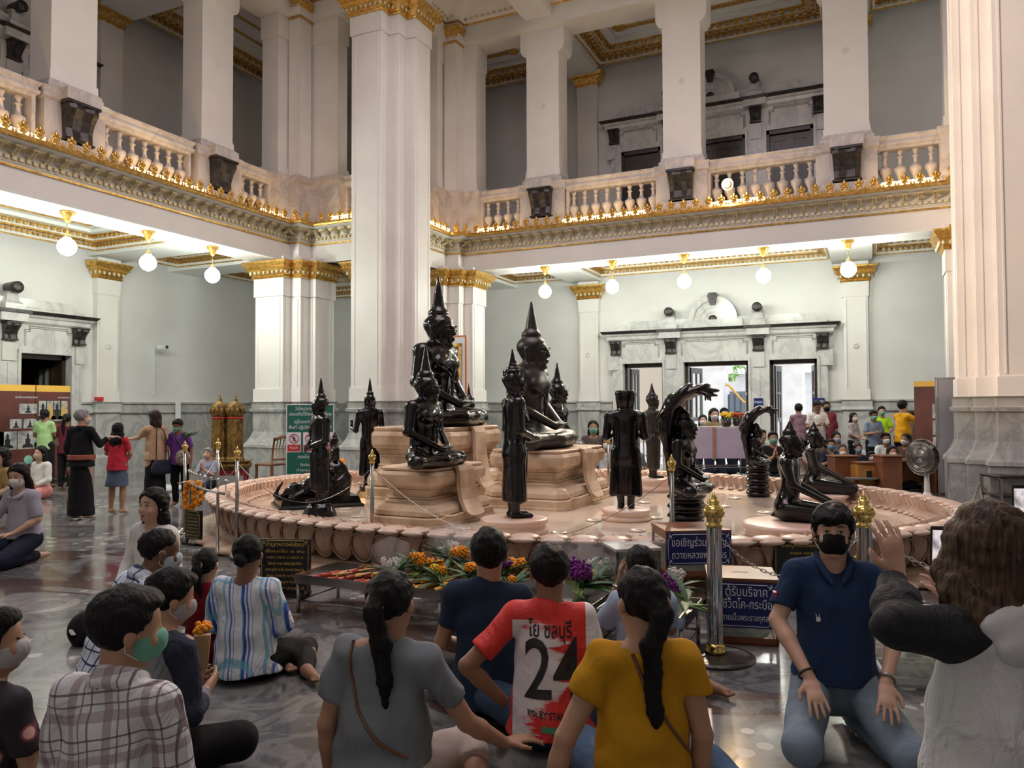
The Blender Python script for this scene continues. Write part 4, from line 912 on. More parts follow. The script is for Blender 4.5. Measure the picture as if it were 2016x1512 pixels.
t = SG('standing_statue', standing(.12, False, 'halt'), 1.47, 728, 11.3, .42, YAW + R(20), 'black standing statue raising one hand, seen from behind at the left', h=.011, xy=1.02)
M['bronze'] = noisy('dark_gilt_bronze', (.10, .065, .02), (.25, .17, .06), 6, .35, .8)
MB().loft([(.22 * math.cos(i * PI / 4 + PI / 8), .22 * math.sin(i * PI / 4 + PI / 8)) for i in range(8)], [(0, 0), (.09, -.05), (.09, -.06), (.1, -.06)]).build('octagonal_base', M['bronze'], t, loc=(0, 0, -.18)); MB().lathe([(.15, 0), (.15, .05), (.12, .08), (.001, .08)], (0, 0, 0), 20).build('round_base', M['lacquer'], t, loc=(0, 0, -.08))
t = SG('seated_statue', seated(.16), 1.50, 1100, 13.0, .80, X_, 'black seated Buddha seen beyond the middle throne', h=.013); round_ped((0, 0), .55, ZP, .80, t)
t = SG('standing_statue', standing(.14, True), 1.32, 924, 12.45, .50, X_, 'small black statue of which only the spire shows behind the largest Buddha', h=.015); round_ped((0, 0), .3, ZP, .50, t)
# seated figure on a rock with a kneeling elephant
x, y = place_d(640, 10.35); t = tag(empty('elephant_statue', (x, y, ZP), YAW + R(115)), 'black figure seated on a rock with a bowing elephant, on a flat black plate', 'statue', 'black statues on the lotus basin')
mb = MB(); mb.loft([(-.32, -.42), (.34, -.42), (.34, .62), (-.32, .62)], [(0, .03), (.03, .03), (.05, 0), (.14, -.03)]); mb.build('plate', M['lacquer'], t)
s = Sd(); s.chain([(0, -.10, .1), (0, -.12, .45)], [.26, .17], k=.06); s.ell((.08, .05, .2), (.2, .16, .12)); s.ell((-.05, -.2, .3), (.15, .15, .2)); sd_obj('rock', s, .014, M['lacquer'], t, floor=.1, noise_amp=.008, noise_f=20)
b = sd_obj('figure', seated(.06), .014, M['lacquer'], t, floor=0); b.scale = (.62,) * 3; b.location = (0, -.12, .44)
s = Sd(); s.ell((0, .18, .26), (.15, .24, .13), rotm(-28), k=.05); s.ell((0, .42, .20), (.10, .12, .10), rotm(-20), k=.05); s.chain([(0, .5, .17), (0, .60, .12), (0, .64, .17), (0, .6, .26), (0, .55, .33)], [.045, .035, .028, .02, .015], k=.02)
for e in (-1, 1): s.ell((e * .10, .38, .23), (.02, .08, .09), k=.015); s.cap((e * .1, .3, .18), (e * .11, .46, .12), .05, .04, k=.03); s.cap((e * .1, .05, .3), (e * .12, .0, .14), .06, .045, k=.03)
sd_obj('elephant', s, .012, M['lacquer'], t, floor=.1)
# ------------------------------------------------------------------ people
def skinmat(name, c): 
    m = noisy(name, tuple(x * .88 for x in c), c, 7, .5); m.node_tree.nodes['Principled BSDF'].inputs['Subsurface Weight'].default_value = 0; return m
SK = {'l': skinmat('skin_light', (.62, .38, .27)), 'm': skinmat('skin_medium', (.48, .27, .17)), 'd': skinmat('skin_tan', (.30, .15, .085)), 'x': skinmat('skin_dark', (.17, .085, .05))}
def hairmat(name, a, b):
    m, t, bs = newmat(name); v = coords(t, scale=(60, 60, 5)); f = noise(t, v, 1.5, 3)
    t.links.new(ramp(t, f, [(.35, a), (.65, b)]), bs.inputs['Base Color']); bs.inputs['Roughness'].default_value = .55; bs.inputs['Specular IOR Level'].default_value = .22; bump(t, bs, f, .9, .01); return m
HR = {'k': hairmat('black_hair', (.002, .002, .0025), (.009, .007, .007)), 'b': hairmat('brown_hair', (.015, .009, .006), (.05, .03, .02)), 'g': hairmat('grey_hair', (.16, .16, .16), (.38, .38, .38)), 'o': hairmat('bronze_tipped_hair', (.02, .012, .008), (.12, .07, .04))}
_cl = {}
def cloth(c, rough=.85):
    k = (c, rough)
    if k not in _cl:
        m, t, b = newmat('cloth'); v = coords(t); f = noise(t, v, 5, 3)
        t.links.new(ramp(t, f, [(.3, tuple(x * .82 for x in c)), (.7, c)]), b.inputs['Base Color']); b.inputs['Roughness'].default_value = rough; b.inputs['Specular IOR Level'].default_value = .25
        bump(t, b, noise(t, coords(t, scale=(1, 1, .55)), 6.0, 3, .5, .7), .7, .04); _cl[k] = m
    return _cl[k]
def plaid(name, base, bands, rough=.8, tilt=0):
    """bands: (axis 0 x / 1 y / 2 z, frequency per metre, width 0-1, phase, colour, strength)"""
    m, t, b = newmat(name); v = coords(t, rot=(0, tilt, 0)); sp = N(t, 'ShaderNodeSeparateXYZ')
    nz = N(t, 'ShaderNodeTexNoise'); nz.inputs['Scale'].default_value = 3.5; t.links.new(v, nz.inputs['Vector']); vm = N(t, 'ShaderNodeVectorMath', operation='MULTIPLY_ADD'); vm.inputs[1].default_value = (.05, .05, .05); t.links.new(nz.outputs['Color'], vm.inputs[0]); t.links.new(v, vm.inputs[2]); t.links.new(vm.outputs[0], sp.inputs[0])
    col = base
    for ax, fr, wd, ph, c, stg in bands:
        f = math_(t, 'FRACT', math_(t, 'ADD', math_(t, 'MULTIPLY', sp.outputs[ax], fr), ph)); msk = math_(t, 'MULTIPLY', math_(t, 'LESS_THAN', f, wd), stg)
        col = mixc(t, msk, col, c)
    t.links.new(col, b.inputs['Base Color']); b.inputs['Roughness'].default_value = rough; b.inputs['Specular IOR Level'].default_value = .25
    bump(t, b, noise(t, coords(t, scale=(1, 1, .55)), 6.5, 4, .55, 1.6), .75, .045); return m
V3 = lambda *a: np.array(a, float)
def unit(v): return v / (np.linalg.norm(v) + 1e-9)
def hand(s, wr, d, n, side, k=1., curl=.25, spread=.018, rf=.0088):
    d, n = unit(V3(*d)), V3(*n); n = unit(n - d * (n @ d)); u = np.cross(d, n) * side
    s.cap(wr, wr + d * .035 * k, .024 * k, .030 * k, n=n, q=.6, k=.012); s.cap(wr + d * .035 * k, wr + d * .08 * k, .033 * k, .036 * k, n=n, q=.42, k=.012)
    for i, L in zip((-1.5, -.5, .5, 1.5), (.058, .074, .080, .070)):
        p = wr + d * .082 * k + u * i * spread * k; dd = unit(d + u * i * .12)
        for q, l in enumerate((.45, .32, .27)):
            a = curl * (q + .6); e = p + (dd * math.cos(a) + n * math.sin(a)) * L * l * 1.12 * k; s.cap(p, e, (rf - q * .0006) * k, (rf - .0006 - q * .0006) * k, k=.003); p = e
    p = wr + d * .03 * k + u * .024 * k; e = p + (u * .75 + d * .7 + n * .25) * .038 * k; s.cap(p, e, .0125 * k, .0105 * k, k=.008); s.cap(e, e + (d * .9 + u * .25 + n * .2) * .032 * k, .0100 * k, .0085 * k, k=.004)
ARMS = {  # elbow, wrist, hand direction, palm normal; x is multiplied by the side, z is measured from the pelvis
 'lap': ((.205, .03, .19), (.09, .21, .09), (-.7, .6, -.1), (0, 0, -1)), 'pray': ((.20, .12, .19), (.028, .20, .30), (-.10, .12, 1), (-1, 0, 0)),
 'knee': ((.245, .09, .19), (.17, .29, .02), (-.1, .9, -.35), (0, -.1, -1)), 'down': ((.195, -.03, .16), (.205, .03, -.09), (0, .12, -1), (-1, 0, 0)),
 'prop': ((.27, -.03, .17), (.34, .0, -.07), (.25, .9, -.2), (0, 0, -1)), 'hold': ((.21, .03, .18), (.07, .24, .22), (-.3, .9, .2), (-1, 0, .3)), 'up': ((.26, .14, .36), (.14, .30, .55), (0, .2, 1), (0, 1, 0)),
 'reach': ((.25, .15, .30), (.20, .38, .36), (0, 1, .05), (0, 0, -1)), 'hip': ((.33, -.09, .22), (.19, .02, .03), (-.6, .6, -.4), (-1, 0, 0)), 'foot': ((.25, .03, .17), (.24, .22, .0), (-.2, .9, -.3), (0, 0, -1))}
def joints(pose):
    if pose == 'stand': J = dict(P=(0, 0, .88), K=[(-.10, .015, .47), (.10, .015, .47)], A=[(-.10, -.02, .07), (.10, -.02, .07)], T=[(-.11, .13, .025), (.11, .13, .025)])
    elif pose == 'cross': J = dict(P=(0, 0, .125), K=[(-.30, .24, .12), (.30, .24, .12)], A=[(.07, .30, .06), (-.06, .22, .06)], T=[(.18, .27, .04), (-.17, .22, .05)])
    elif pose == 'side': J = dict(P=(0, 0, .12), K=[(-.16, .38, .085), (.26, .33, .085)], A=[(.14, .14, .055), (.38, -.02, .055)], T=[(.25, .06, .04), (.46, -.10, .04)])
    elif pose == 'sideL': J = dict(P=(0, 0, .12), K=[(-.26, .33, .085), (.16, .38, .085)], A=[(-.38, -.02, .055), (-.14, .14, .055)], T=[(-.46, -.10, .04), (-.25, .06, .04)])
    elif pose == 'kneel': J = dict(P=(0, 0, .25), K=[(-.15, .40, .085), (.15, .40, .085)], A=[(-.09, -.06, .055), (.09, -.06, .055)], T=[(-.07, -.2, .045), (.07, -.2, .045)])
    elif pose == 'kneelup': J = dict(P=(0, 0, .52), K=[(-.11, .10, .09), (.11, .10, .09)], A=[(-.11, -.3, .06), (.11, -.3, .06)], T=[(-.11, -.42, .05), (.11, -.42, .05)])
    return J
def person(label, px, py, d, pose, h, top=((.5, .5, .5), .55), bot=((.02, .02, .03), 'trousers'), hair='short', hc='k', skin='m', mask=None, arms=('lap', 'lap'), hy=0, hp=0, lean=0, hh=.013, w=1., s=None, z0=0, child=0,
           group=None, legs=None, tors=1., roll=0, amp=.004, face=False, foot=None, shoes=None, curl=.25, extra=None, curlR=None, hlen=None, cat='person', fing=None, topm=None):
    J = joints(pose); 
    if legs: J.update(legs)
    P = V3(*J['P']); hz = (P[2] + .47 * tors + .142)
    ph = atd(px, py, d)
    if s is None: s = ph.z / hz if z0 == 0 else (ph.z - z0) / hz
    th = YAW + R(h)
    # head position relative to the root in local coordinates
    Rl = rotm(-lean, roll, 0)
    up = lambda v: P + Rl @ V3(*v)
    Nk = up((0, -.005, .47 * tors)); Ch = up((0, .0, .29 * tors)); Wa = up((0, .005, .13 * tors)); Sh = [up((-.138 * w, -.01, .418 * tors)), up((.138 * w, -.01, .418 * tors))]
    Hd = Nk + Rl @ V3(0, .022, .142) if lean < 20 else Nk + rotm(-lean * 1.2, roll, 0) @ V3(0, .02, .142)
    s = (ph.z - z0) / Hd[2] if s is None or True and abs(lean) > 0 and pose != 'x' else s
    c, sn = math.cos(th), math.sin(th); ox, oy = Hd[0] * s * c - Hd[1] * s * sn, Hd[0] * s * sn + Hd[1] * s * c
    root = tag(empty('person', (ph.x - ox, ph.y - oy, z0), th), label, cat, group); root.scale = (s, s, s)
    nf = Rl @ V3(0, 1, 0); Hr = rotm(0, 0, hy) @ rotm(-hp, 0, 0); hk = 1.0
    H = lambda a, b, e: Hd + Hr @ V3(a, b, e)
    hips = [P + V3(-.09, 0, -.01), P + V3(.09, 0, -.01)]
    far = hh > .0145
    # body
    b = Sd(); b.cap(P + V3(-.05, 0, 0), P + V3(.05, 0, 0), .105 * w, q=.9, n=nf); b.cap(P, Wa, .125 * w, .108 * w, n=nf, q=.76, k=.04); b.cap(Wa, Ch, .108 * w, .132 * w, n=nf, q=.72, k=.04)
    AR = []
    for i, e in ((0, -1), (1, 1)):
        a = arms[i]
        if isinstance(a, str): el, wr, hd_, pn = ARMS[a]; el = up((e * el[0] * w, el[1], el[2] * tors)); wr = up((e * wr[0], wr[1], wr[2] * tors)) if a not in ('prop',) else P + V3(e * wr[0], wr[1], wr[2]); hd_ = (e * hd_[0], hd_[1], hd_[2]); pn = (e * pn[0], pn[1], pn[2])
        elif a[0] == 'px':
            cv = []
            for q_ in a[1:3]: W_ = atd(*q_); dx, dy = W_.x - root.location.x, W_.y - root.location.y; cv.append(V3((dx * c + dy * sn) / s, (-dx * sn + dy * c) / s, (W_.z - z0) / s))
            el, wr = cv; hd_, pn = V3(*a[3]), V3(*a[4])
        else: el, wr, hd_, pn = [V3(*q) for q in a]
        AR.append((el, wr)); b.cap(Ch + Rl @ V3(e * .05, 0, .10), Sh[i], .062, .052, k=.03); b.cap(Nk + Rl @ V3(0, -.01, -.015), Sh[i] + Rl @ V3(0, 0, .012), .040, .036, k=.03)
        b.cap(Sh[i], el, .047, .036, k=.015); b.cap(el, el + (wr - el) * .35, .037, .036, k=.01); b.cap(el + (wr - el) * .3, wr, .036, .024, k=.012)
        hand(b, wr, hd_, pn, -e if True else e, curl=curl if i == 0 or curlR is None else curlR, rf=fing or (.0088 if hh < .012 else .0105))
        K, A_2, T_ = (V3(*J[q][i]) for q in 'KAT')
        b.cap(hips[i], K, .080, .055, k=.03); b.cap(K, K + (A_2 - K) * .35, .054, .055, k=.01); b.cap(K + (A_2 - K) * .3, A_2, .054, .034, k=.012)
        heel = A_2 + unit(A_2 - T_) * .03 + V3(0, 0, -.018 if pose == 'stand' else 0)
        fr = .02 if pose == 'stand' else .026
        b.cap(A_2, A_2 + (T_ - A_2) * .5, .036, .03, k=.015); b.cap(heel, T_, .030, fr, k=.015)
        if hh < .015:
            fd = unit(T_ - A_2); fu = unit(np.cross(fd, V3(0, 0, 1)))
            for q in range(5): b.cap(T_ + fu * (q - 2) * .013, T_ + fu * (q - 2) * .015 + fd * (.035 - abs(q - 1) * .004), .0105, .009, k=.004)
    b.cap(Nk + V3(0, 0, -.03), Hd + Hr @ V3(0, -.012, -.06), .058, .056, k=.02)
    b.ell(H(0, -.012, .028), (.076, .094, .084), Hr, k=.012); b.ell(H(0, .022, -.040), (.060, .062, .072), Hr, k=.03); b.ell(H(0, .055, -.085), (.024, .022, .018), Hr, k=.025)
    b.chain([H(0, .078, .012), H(0, .094, -.022)], [.008, .0125], k=.012)
    for e in (-1, 1):
        b.ell(H(e * .030, .088, .012), (.018, .012, .010), Hr, k=.008, op=1); b.ell(H(e * .081, -.002, -.010), (.011, .019, .029), Hr, k=.008); b.ell(H(e * .012, .086, -.026), (.008, .009, .007), Hr, k=.005); b.ell(H(e * .036, .062, -.03), (.022, .02, .02), Hr, k=.02)
    b.ell(H(0, .082, -.053), (.022, .009, .006), Hr, k=.005); b.ell(H(0, .079, -.063), (.018, .010, .007), Hr, k=.005)
    sd_obj('body', b, hh, SK[skin], root, floor=0)
    # eyes, brows, lips
    if far or not face:
        if abs((h + hy + 180) % 360 - 180) > 60:
            m = MB()
            for e in (-1, 1): m.ball(H(e * .030, .077, .012), (.012, .006, .005), 6)
            m.build('eyes', M['eyedark'], root)
    else:
        for e in (-1, 1):
            m = MB(); m.ball(H(e * .030, .0685, .010), (.0135, .0120, .0065), 12); ey = m.build('eye', M['eyewhite'], root)
            m = MB(); m.ball(H(e * .030, .0775, .010), (.0058, .0040, .0052), 10); m.build('iris', M['eyedark'], ey)
            MB().tube([H(e * .015, .0790, .0140), H(e * .030, .0815, .0165), H(e * .045, .073, .0125)], [.0016, .0022, .001], 6).build('eyelid', HR['k'], root)
            MB().tube([H(e * .013, .089, .036), H(e * .030, .087, .038), H(e * .050, .073, .031)], [.0022, .0026, .001], 6).build('eyebrow', HR['k'], root)
        if not mask: m = MB(); m.ball(H(0, .0865, -.0535), (.021, .007, .0052), 10); m.ball(H(0, .0845, -.0625), (.0165, .007, .006), 10); m.build('lips', M['lips'], root)
    if mask:
        q = Sd(); q.ell(H(0, .021, -.038), (.0685, .080, .073), Hr, k=.004, cuts=[(H(0, 0, .006), Hr @ V3(0, .10, 1)), (H(0, .012, 0), Hr @ V3(0, -1, 0))]); q.ell(H(0, .086, -.030), (.034, .026, .036), Hr, k=.02, cuts=[(H(0, .09, .000), Hr @ V3(0, .1, 1))])
        mo = sd_obj('face_mask', q, min(hh, .011) if not far else .013, mask if not isinstance(mask, tuple) else cloth(mask, .7), root)
        if not far:
            m = MB()
            for e in (-1, 1): m.tube([H(e * .062, .03, -.012), H(e * .080, .0, .018), H(e * .082, -.018, .01), H(e * .078, -.008, -.05), H(e * .060, .03, -.075)], .0018, 5)
            m.build('ear_loop', M['white_cloth'], mo)
    # hair
    q = Sd(); hm = HR[hc]; ct = [(H(0, .050, .048), Hr @ V3(0, .86, -.5))]
    def shell(g=.012, nape=-.06, front=.050, fz=.048): q.ell(H(0, -.018, .032), (.076 + g, .092 + g, .084 + g * 1.1), Hr, k=.01, cuts=[(H(0, front, fz), Hr @ V3(0, .86, -.5)), (H(0, 0, nape), Hr @ V3(0, .25, -1))])
    if hair == 'short': shell(.013, -.055); q.ell(H(0, .034, .088), (.060, .050, .028), Hr, k=.025)
    elif hair == 'fringe': shell(.018, -.045); q.ell(H(0, .052, .070), (.070, .05, .036), Hr, k=.02); [q.cap(H(e * .066, .03, .06), H(e * .074, .02, .015), .02, .008, k=.015) for e in (-1, 1)]
    elif hair == 'crop': shell(.004, -.05, .05, .06)
    elif hair == 'pony':
        shell(.010, -.065); p0 = H(0, -.10, .03); L = hlen or .3
        q.ell(p0, (.03, .03, .03), k=.02); q.chain([p0, Hd + Hr @ V3(0, -.135, -.02), Hd + V3(0, -.13, -.12) , Hd + V3(.01, -.13, -L * .75), Hd + V3(.02, -.12, -L - .05)], [.028, .036, .036, .028, .006], n=(0, 1, 0), q=.7, k=.02)
    elif hair == 'bun': shell(.010, -.065); q.ell(H(0, -.112, -.03), (.042, .034, .038), Hr, k=.008)
    elif hair == 'bob': shell(.016, -.03); q.chain([H(0, -.05, .02), H(0, -.055, -.10), H(0, -.05, -(hlen or .16))], [.095, .095, .085], n=Hr @ V3(0, 1, 0), q=.8, k=.02, cuts=[(H(0, .03, 0), Hr @ V3(0, 1, -.1)), (H(0, 0, -(hlen or .16) + .01), (0, 0, -1))])
    elif hair == 'long':
        L = hlen or .34; shell(.016, -.03)
        if hc == 'o': [q.chain([H(e * .066, .025, .03), H(e * .082, .03, -.06), Hd + V3(e * .088, .0, -.12), Hd + V3(e * .085, -.03, -L + .03)], [.026, .034, .038, .016], k=.03) for e in (-1, 1)]
        for e in (-1, -.5, 0, .5, 1): q.chain([H(e * .062, -.02 - .05 * (1 - abs(e)), .02), H(e * .074, -.03 - .055 * (1 - abs(e)), -.09), Hd + Hr @ V3(e * .085, -.06 - .035 * (1 - abs(e)), -min(.19, L * .75)) * .6 + V3(e * .085, -.06 - .035 * (1 - abs(e)), -min(.19, L * .75)) * .4, Hd + V3(e * .085, -.09 - .02 * (1 - abs(e)), -L)], [.034, .038, .036, .020], k=.03)
    if q.P: 
        ho = sd_obj('hair', q, min(hh, .010) if not far else .013, hm, root, noise_amp=.0030 if not far else 0, noise_f=85)
        if hair == 'pony' and not far: m = MB(); p0 = H(0, -.118, .02); m.tube([p0 + V3(.030 * math.cos(a), .012 * math.sin(a), .030 * math.sin(a)) for a in [x * PI / 5 for x in range(10)]], .008, 6, closed=True); m.build('hair_tie', M['tie'], ho)
    # top
    if top:
        c_, sl = top[0], top[1]; loose = top[2] if len(top) > 2 else 0; g = .022; t_ = Sd()
        t_.cap(P + V3(0, 0, {'stand': -.10, 'kneel': .03, 'kneelup': -.10}.get(pose, -.07)), Wa, (.160 + loose) * w, (.128 + loose * .8) * w, n=nf, q=.9, k=.04, flat=(1, 0)); t_.cap(Wa, Ch, (.125 + loose * .8) * w, .142 * w, n=nf, q=.78, k=.05)
        for i, e in ((0, -1), (1, 1)):
            el, wr = AR[i]; t_.cap(Ch + Rl @ V3(e * .05, 0, .08), Sh[i], .082, .058, k=.04); t_.cap(Nk + Rl @ V3(0, -.012, -.012), Sh[i] + Rl @ V3(e * -.01, 0, .0), .056, .047, k=.04)
            rs = .054 + loose * .25
            if sl <= 1: t_.cap(Sh[i], Sh[i] + (el - Sh[i]) * sl * 1.0, rs, rs * (1.0 if sl < .9 else .86), k=.02, flat=(0, 1))
            else: t_.cap(Sh[i], el, rs, .050 + loose * .2, k=.02); t_.cap(el, el + (wr - el) * (sl - 1), .050 + loose * .2, .038 + loose * .1, k=.015, flat=(0, 1))
        t_.ell(Nk + Rl @ V3(0, .075, .03), (.06, .06, .06), k=.015, op=1); t_.cap(Nk + Rl @ V3(0, 0, .012), Nk + Rl @ V3(0, .02, .15), .062, .062, k=.006, op=1)
        tm = topm or (c_ if not isinstance(c_, tuple) else cloth(c_)); to = sd_obj('shirt', t_, hh, tm, root, floor=0, noise_amp=amp, noise_f=16 if hh < .014 else 14, seed=px % 7)
        root['shirt'] = to.name
        if len(top) > 3 and top[3] == 'collar':
            m = Sd(); m.chain([Nk + Rl @ V3(.060 * math.cos(a), .008 + .058 * math.sin(a), .012 - .022 * math.sin(a)) for a in [x * PI / 8 for x in range(-13, 6)]], [.019] * 19, k=.01, n=(0, 0, 1), q=1); m.chain([Nk + Rl @ V3(.075 * math.cos(a), .004 + .07 * math.sin(a), -.012 - .022 * math.sin(a)) for a in [x * PI / 8 for x in range(-13, 6)]], [.016] * 19, k=.012)
            sd_obj('collar', m, .009, tm, to)
    # bottom
    if bot:
        cm, kind = bot[0], bot[1]; q = Sd(); m_ = cm if not isinstance(cm, tuple) else cloth(cm)
        q.cap(P + V3(-.035, 0, -.01), P + V3(.035, 0, -.01), .120 * w, n=nf, q=.9, k=.03); q.cap(P, Wa, .124 * w, .108 * w, n=nf, q=.78, k=.03, flat=(0, 1))
        for i in (0, 1):
            K, A_2 = V3(*J['K'][i]), V3(*J['A'][i])
            if kind == 'trousers': q.cap(hips[i], K, .100, .074, k=.035); q.cap(K, A_2, .072, .050, k=.02, flat=(0, 1))
            elif kind == 'capri': q.cap(hips[i], K, .100, .074, k=.035); q.cap(K, K + (A_2 - K) * .45, .072, .064, k=.02, flat=(0, 1))
            elif kind == 'shorts': q.cap(hips[i], hips[i] + (K - hips[i]) * .8, .102, .088, k=.03, flat=(0, 1))
            elif kind == 'skirt' and pose != 'stand': q.cap(hips[i], K, .11, .085, k=.08); q.cap(K, A_2, .085, .075, k=.08)
        if kind == 'skirt' and pose == 'stand': q.cap(P, (0, 0, bot[2]), .145 * w, bot[3], n=nf, q=.8, k=.03, flat=(0, 1))
        elif kind == 'skirt': q.cap(V3(*J['K'][0]), V3(*J['K'][1]), .085, .085, k=.08)
        sd_obj('skirt' if kind == 'skirt' else 'trousers', q, hh, m_, root, floor=0, noise_amp=amp, noise_f=14, seed=py % 5)
    if extra: extra(root, dict(P=P, N=Nk, C=Ch, W=Wa, S=Sh, AR=AR, H=H, Hd=Hd, Rl=Rl, J=J, nf=nf))
    return root
M['eyedark'] = mat('iris_dark', (.012, .008, .006), .2); M['eyewhite'] = mat('eye_white', (.75, .72, .68), .3); M['lips'] = mat('lip_red', (.42, .10, .09), .4)
M['white_cloth'] = mat('white_elastic', (.75, .75, .73), .7); M['tie'] = mat('pink_hair_tie', (.55, .25, .25), .6)
M['leather'] = mat('brown_leather', (.16, .065, .035), .45); M['black_leather'] = mat('black_leather', (.02, .022, .03), .45)
def decal(root, lines, m, name='lettering', yside=-1, z0=0, slant=0, off=.0035, cx=0):
    """prints flat lettering onto the curved back (yside -1) or front of the shirt"""
    sh = bpy.data.objects[root['shirt']]; bv = BVHTree.FromPolygons([v.co.copy() for v in sh.data.vertices], [tuple(p.vertices) for p in sh.data.polygons])
    bm = bmesh.new()
    for ln in lines:
        if isinstance(ln[0], str): me = text_mesh(ln[0], ln[3], 0, 'CENTER', ln[4] if len(ln) > 4 else None, ln[5] if len(ln) > 5 else .004 * ln[3]); k = len(bm.verts); bm.from_mesh(me); bpy.data.meshes.remove(me); dx, dz = ln[1], ln[2]
        else:
            k = len(bm.verts); vs = [bm.verts.new((p[0], p[1], 0)) for p in ln[0]]; bm.faces.new(vs); dx, dz = ln[1], ln[2]
        bm.verts.ensure_lookup_table()
        for v in bm.verts[k:]: v.co = Vector(((v.co.x + dx) * (1 if yside < 0 else -1) , 0, v.co.y + dz + slant * (v.co.x + dx)))
    bmesh.ops.triangulate(bm, faces=bm.faces[:])
    xs = [v.co.x for v in bm.verts]; zs = [v.co.z for v in bm.verts]
    for a, lo, hi in ((0, min(xs), max(xs)), (2, min(zs), max(zs))):
        p = lo + .012
        while p < hi:
            no = Vector((1, 0, 0)) if a == 0 else Vector((0, 0, 1)); co = no * p
            bmesh.ops.bisect_plane(bm, geom=bm.verts[:] + bm.edges[:] + bm.faces[:], plane_co=co, plane_no=no); p += .014
    for v in bm.verts:
        o = Vector((v.co.x + cx, yside * .9, v.co.z + z0)); hit = bv.ray_cast(o, Vector((0, -yside, 0)))
        v.co = (hit[0] + Vector((0, yside, 0)) * off) if hit[0] else Vector((v.co.x + cx, 0, v.co.z + z0))
    me = bpy.data.meshes.new(name); bm.to_mesh(me); bm.free(); me.materials.append(m); me.shade_smooth(); o = bpy.data.objects.new(name, me); C.objects.link(o); o.parent = sh; return o
def strap(root, pts, r, m, name='strap'):
    """a flat strap laid over the shirt: points (x, z, side) cast onto the cloth"""
    sh = bpy.data.objects[root['shirt']]; bv = BVHTree.FromPolygons([v.co.copy() for v in sh.data.vertices], [tuple(p.vertices) for p in sh.data.polygons]); out = []
    for i in range(len(pts) - 1):
        for f in (0, .2, .4, .6, .8): 
            a = A3(pts[i]) * (1 - f) + A3(pts[i + 1]) * f; hit = bv.ray_cast(Vector((a[0], a[2] * .9, a[1])), Vector((0, -a[2], 0)))
            if hit[0]: out.append(hit[0] + Vector((0, a[2], 0)) * r * .5)
    return MB().tube(out, r, 6).build(name, m, sh)
# ------------------------------------------------------------------ the crowd in front of the basin
BLK = (.010, .010, .012); DEN = (.055, .095, .17); LDEN = (.22, .29, .36); NAVY = (.018, .022, .045); WHT = (.78, .78, .80)
G1 = 'people sitting on the floor in front of the basin'
PL1 = plaid('brown_plaid', (.66, .66, .70), [(0, 9, .22, .1, (.22, .13, .12), .55), (0, 9, .05, .5, (.10, .06, .06), .8), (0, 9, .04, .75, (.15, .1, .1), .8), (2, 9, .22, .2, (.22, .13, .12), .5), (2, 9, .05, .6, (.10, .06, .06), .8), (2, 9, .04, .85, (.15, .1, .1), .8)], tilt=.12)
PL2 = plaid('navy_check', (.66, .74, .86), [(0, 20, .14, .1, (.03, .04, .12), .95), (2, 20, .14, .2, (.03, .04, .12), .95)], tilt=-.12)
ST = plaid('blue_stripes', (.78, .82, .88), [(0, 9, .10, .0, (.05, .13, .55), .9), (0, 9, .13, .3, (.16, .50, .66), .8), (0, 4.5, .08, .62, (.03, .07, .40), .95), (0, 9, .05, .78, (.10, .25, .60), .7), (1, 8, .12, .2, (.16, .50, .66), .7)], tilt=.1)
def floral():
    m, t, b = newmat('dark_floral'); v = coords(t); vo = N(t, 'ShaderNodeTexVoronoi', feature='F1'); vo.inputs['Scale'].default_value = 9; t.links.new(v, vo.inputs['Vector'])
    f = ramp(t, vo.outputs['Distance'], [(.16, (.75, .42, .38)), (.22, (.20, .05, .06)), (.30, (.012, .010, .016))]); t.links.new(f, b.inputs['Base Color']); b.inputs['Roughness'].default_value = .7; return m
FLO = floral()
def jersey():
    m, t, b = newmat('red_white_jersey'); v = coords(t); sp = N(t, 'ShaderNodeSeparateXYZ'); t.links.new(v, sp.inputs[0]); vs = coords(t, scale=(2.2, 1, 9), rot=(0, .35, 0)); n = noise(t, vs, 2.0, 4, .6, .3)
    # diagonal splash of red running from the right shoulder to the left hip
    f = math_(t, 'ADD', math_(t, 'MULTIPLY', sp.outputs[0], 3.6), math_(t, 'ADD', math_(t, 'MULTIPLY', n, 1.7), math_(t, 'MULTIPLY', math_(t, 'SINE', math_(t, 'MULTIPLY', sp.outputs[2], 13.0)), .30)))
    side = math_(t, 'LESS_THAN', sp.outputs[0], -.165); hi = math_(t, 'GREATER_THAN', sp.outputs[2], .545); lo = math_(t, 'LESS_THAN', sp.outputs[0], .04)
    wr = math_(t, 'MULTIPLY', math_(t, 'GREATER_THAN', sp.outputs[0], .155), math_(t, 'GREATER_THAN', sp.outputs[2], .30))
    c = ramp(t, f, [(.80, (.74, .72, .74)), (.95, (.70, .035, .03))])
    c = mixc(t, math_(t, 'MAXIMUM', side, math_(t, 'MULTIPLY', hi, lo)), c, (.68, .03, .025)); c = mixc(t, wr, c, (.74, .72, .74))
    t.links.new(c, b.inputs['Base Color']); b.inputs['Roughness'].default_value = .6; bump(t, b, noise(t, coords(t, scale=(1, 1, .55)), 6.5, 4, .55, 1.6), .6, .04); return m
JER = jersey()
# far left, cut by the frame
person('dark haired person in dark floral blouse cut off at the far left', -8, 1262, 2.75, 'side', -20, (FLO, .75, .01), (BLK, 'trousers'), hair='short', hy=-50, skin='m', mask=(.5, .5, .5), hh=.010, group=G1, roll=4)
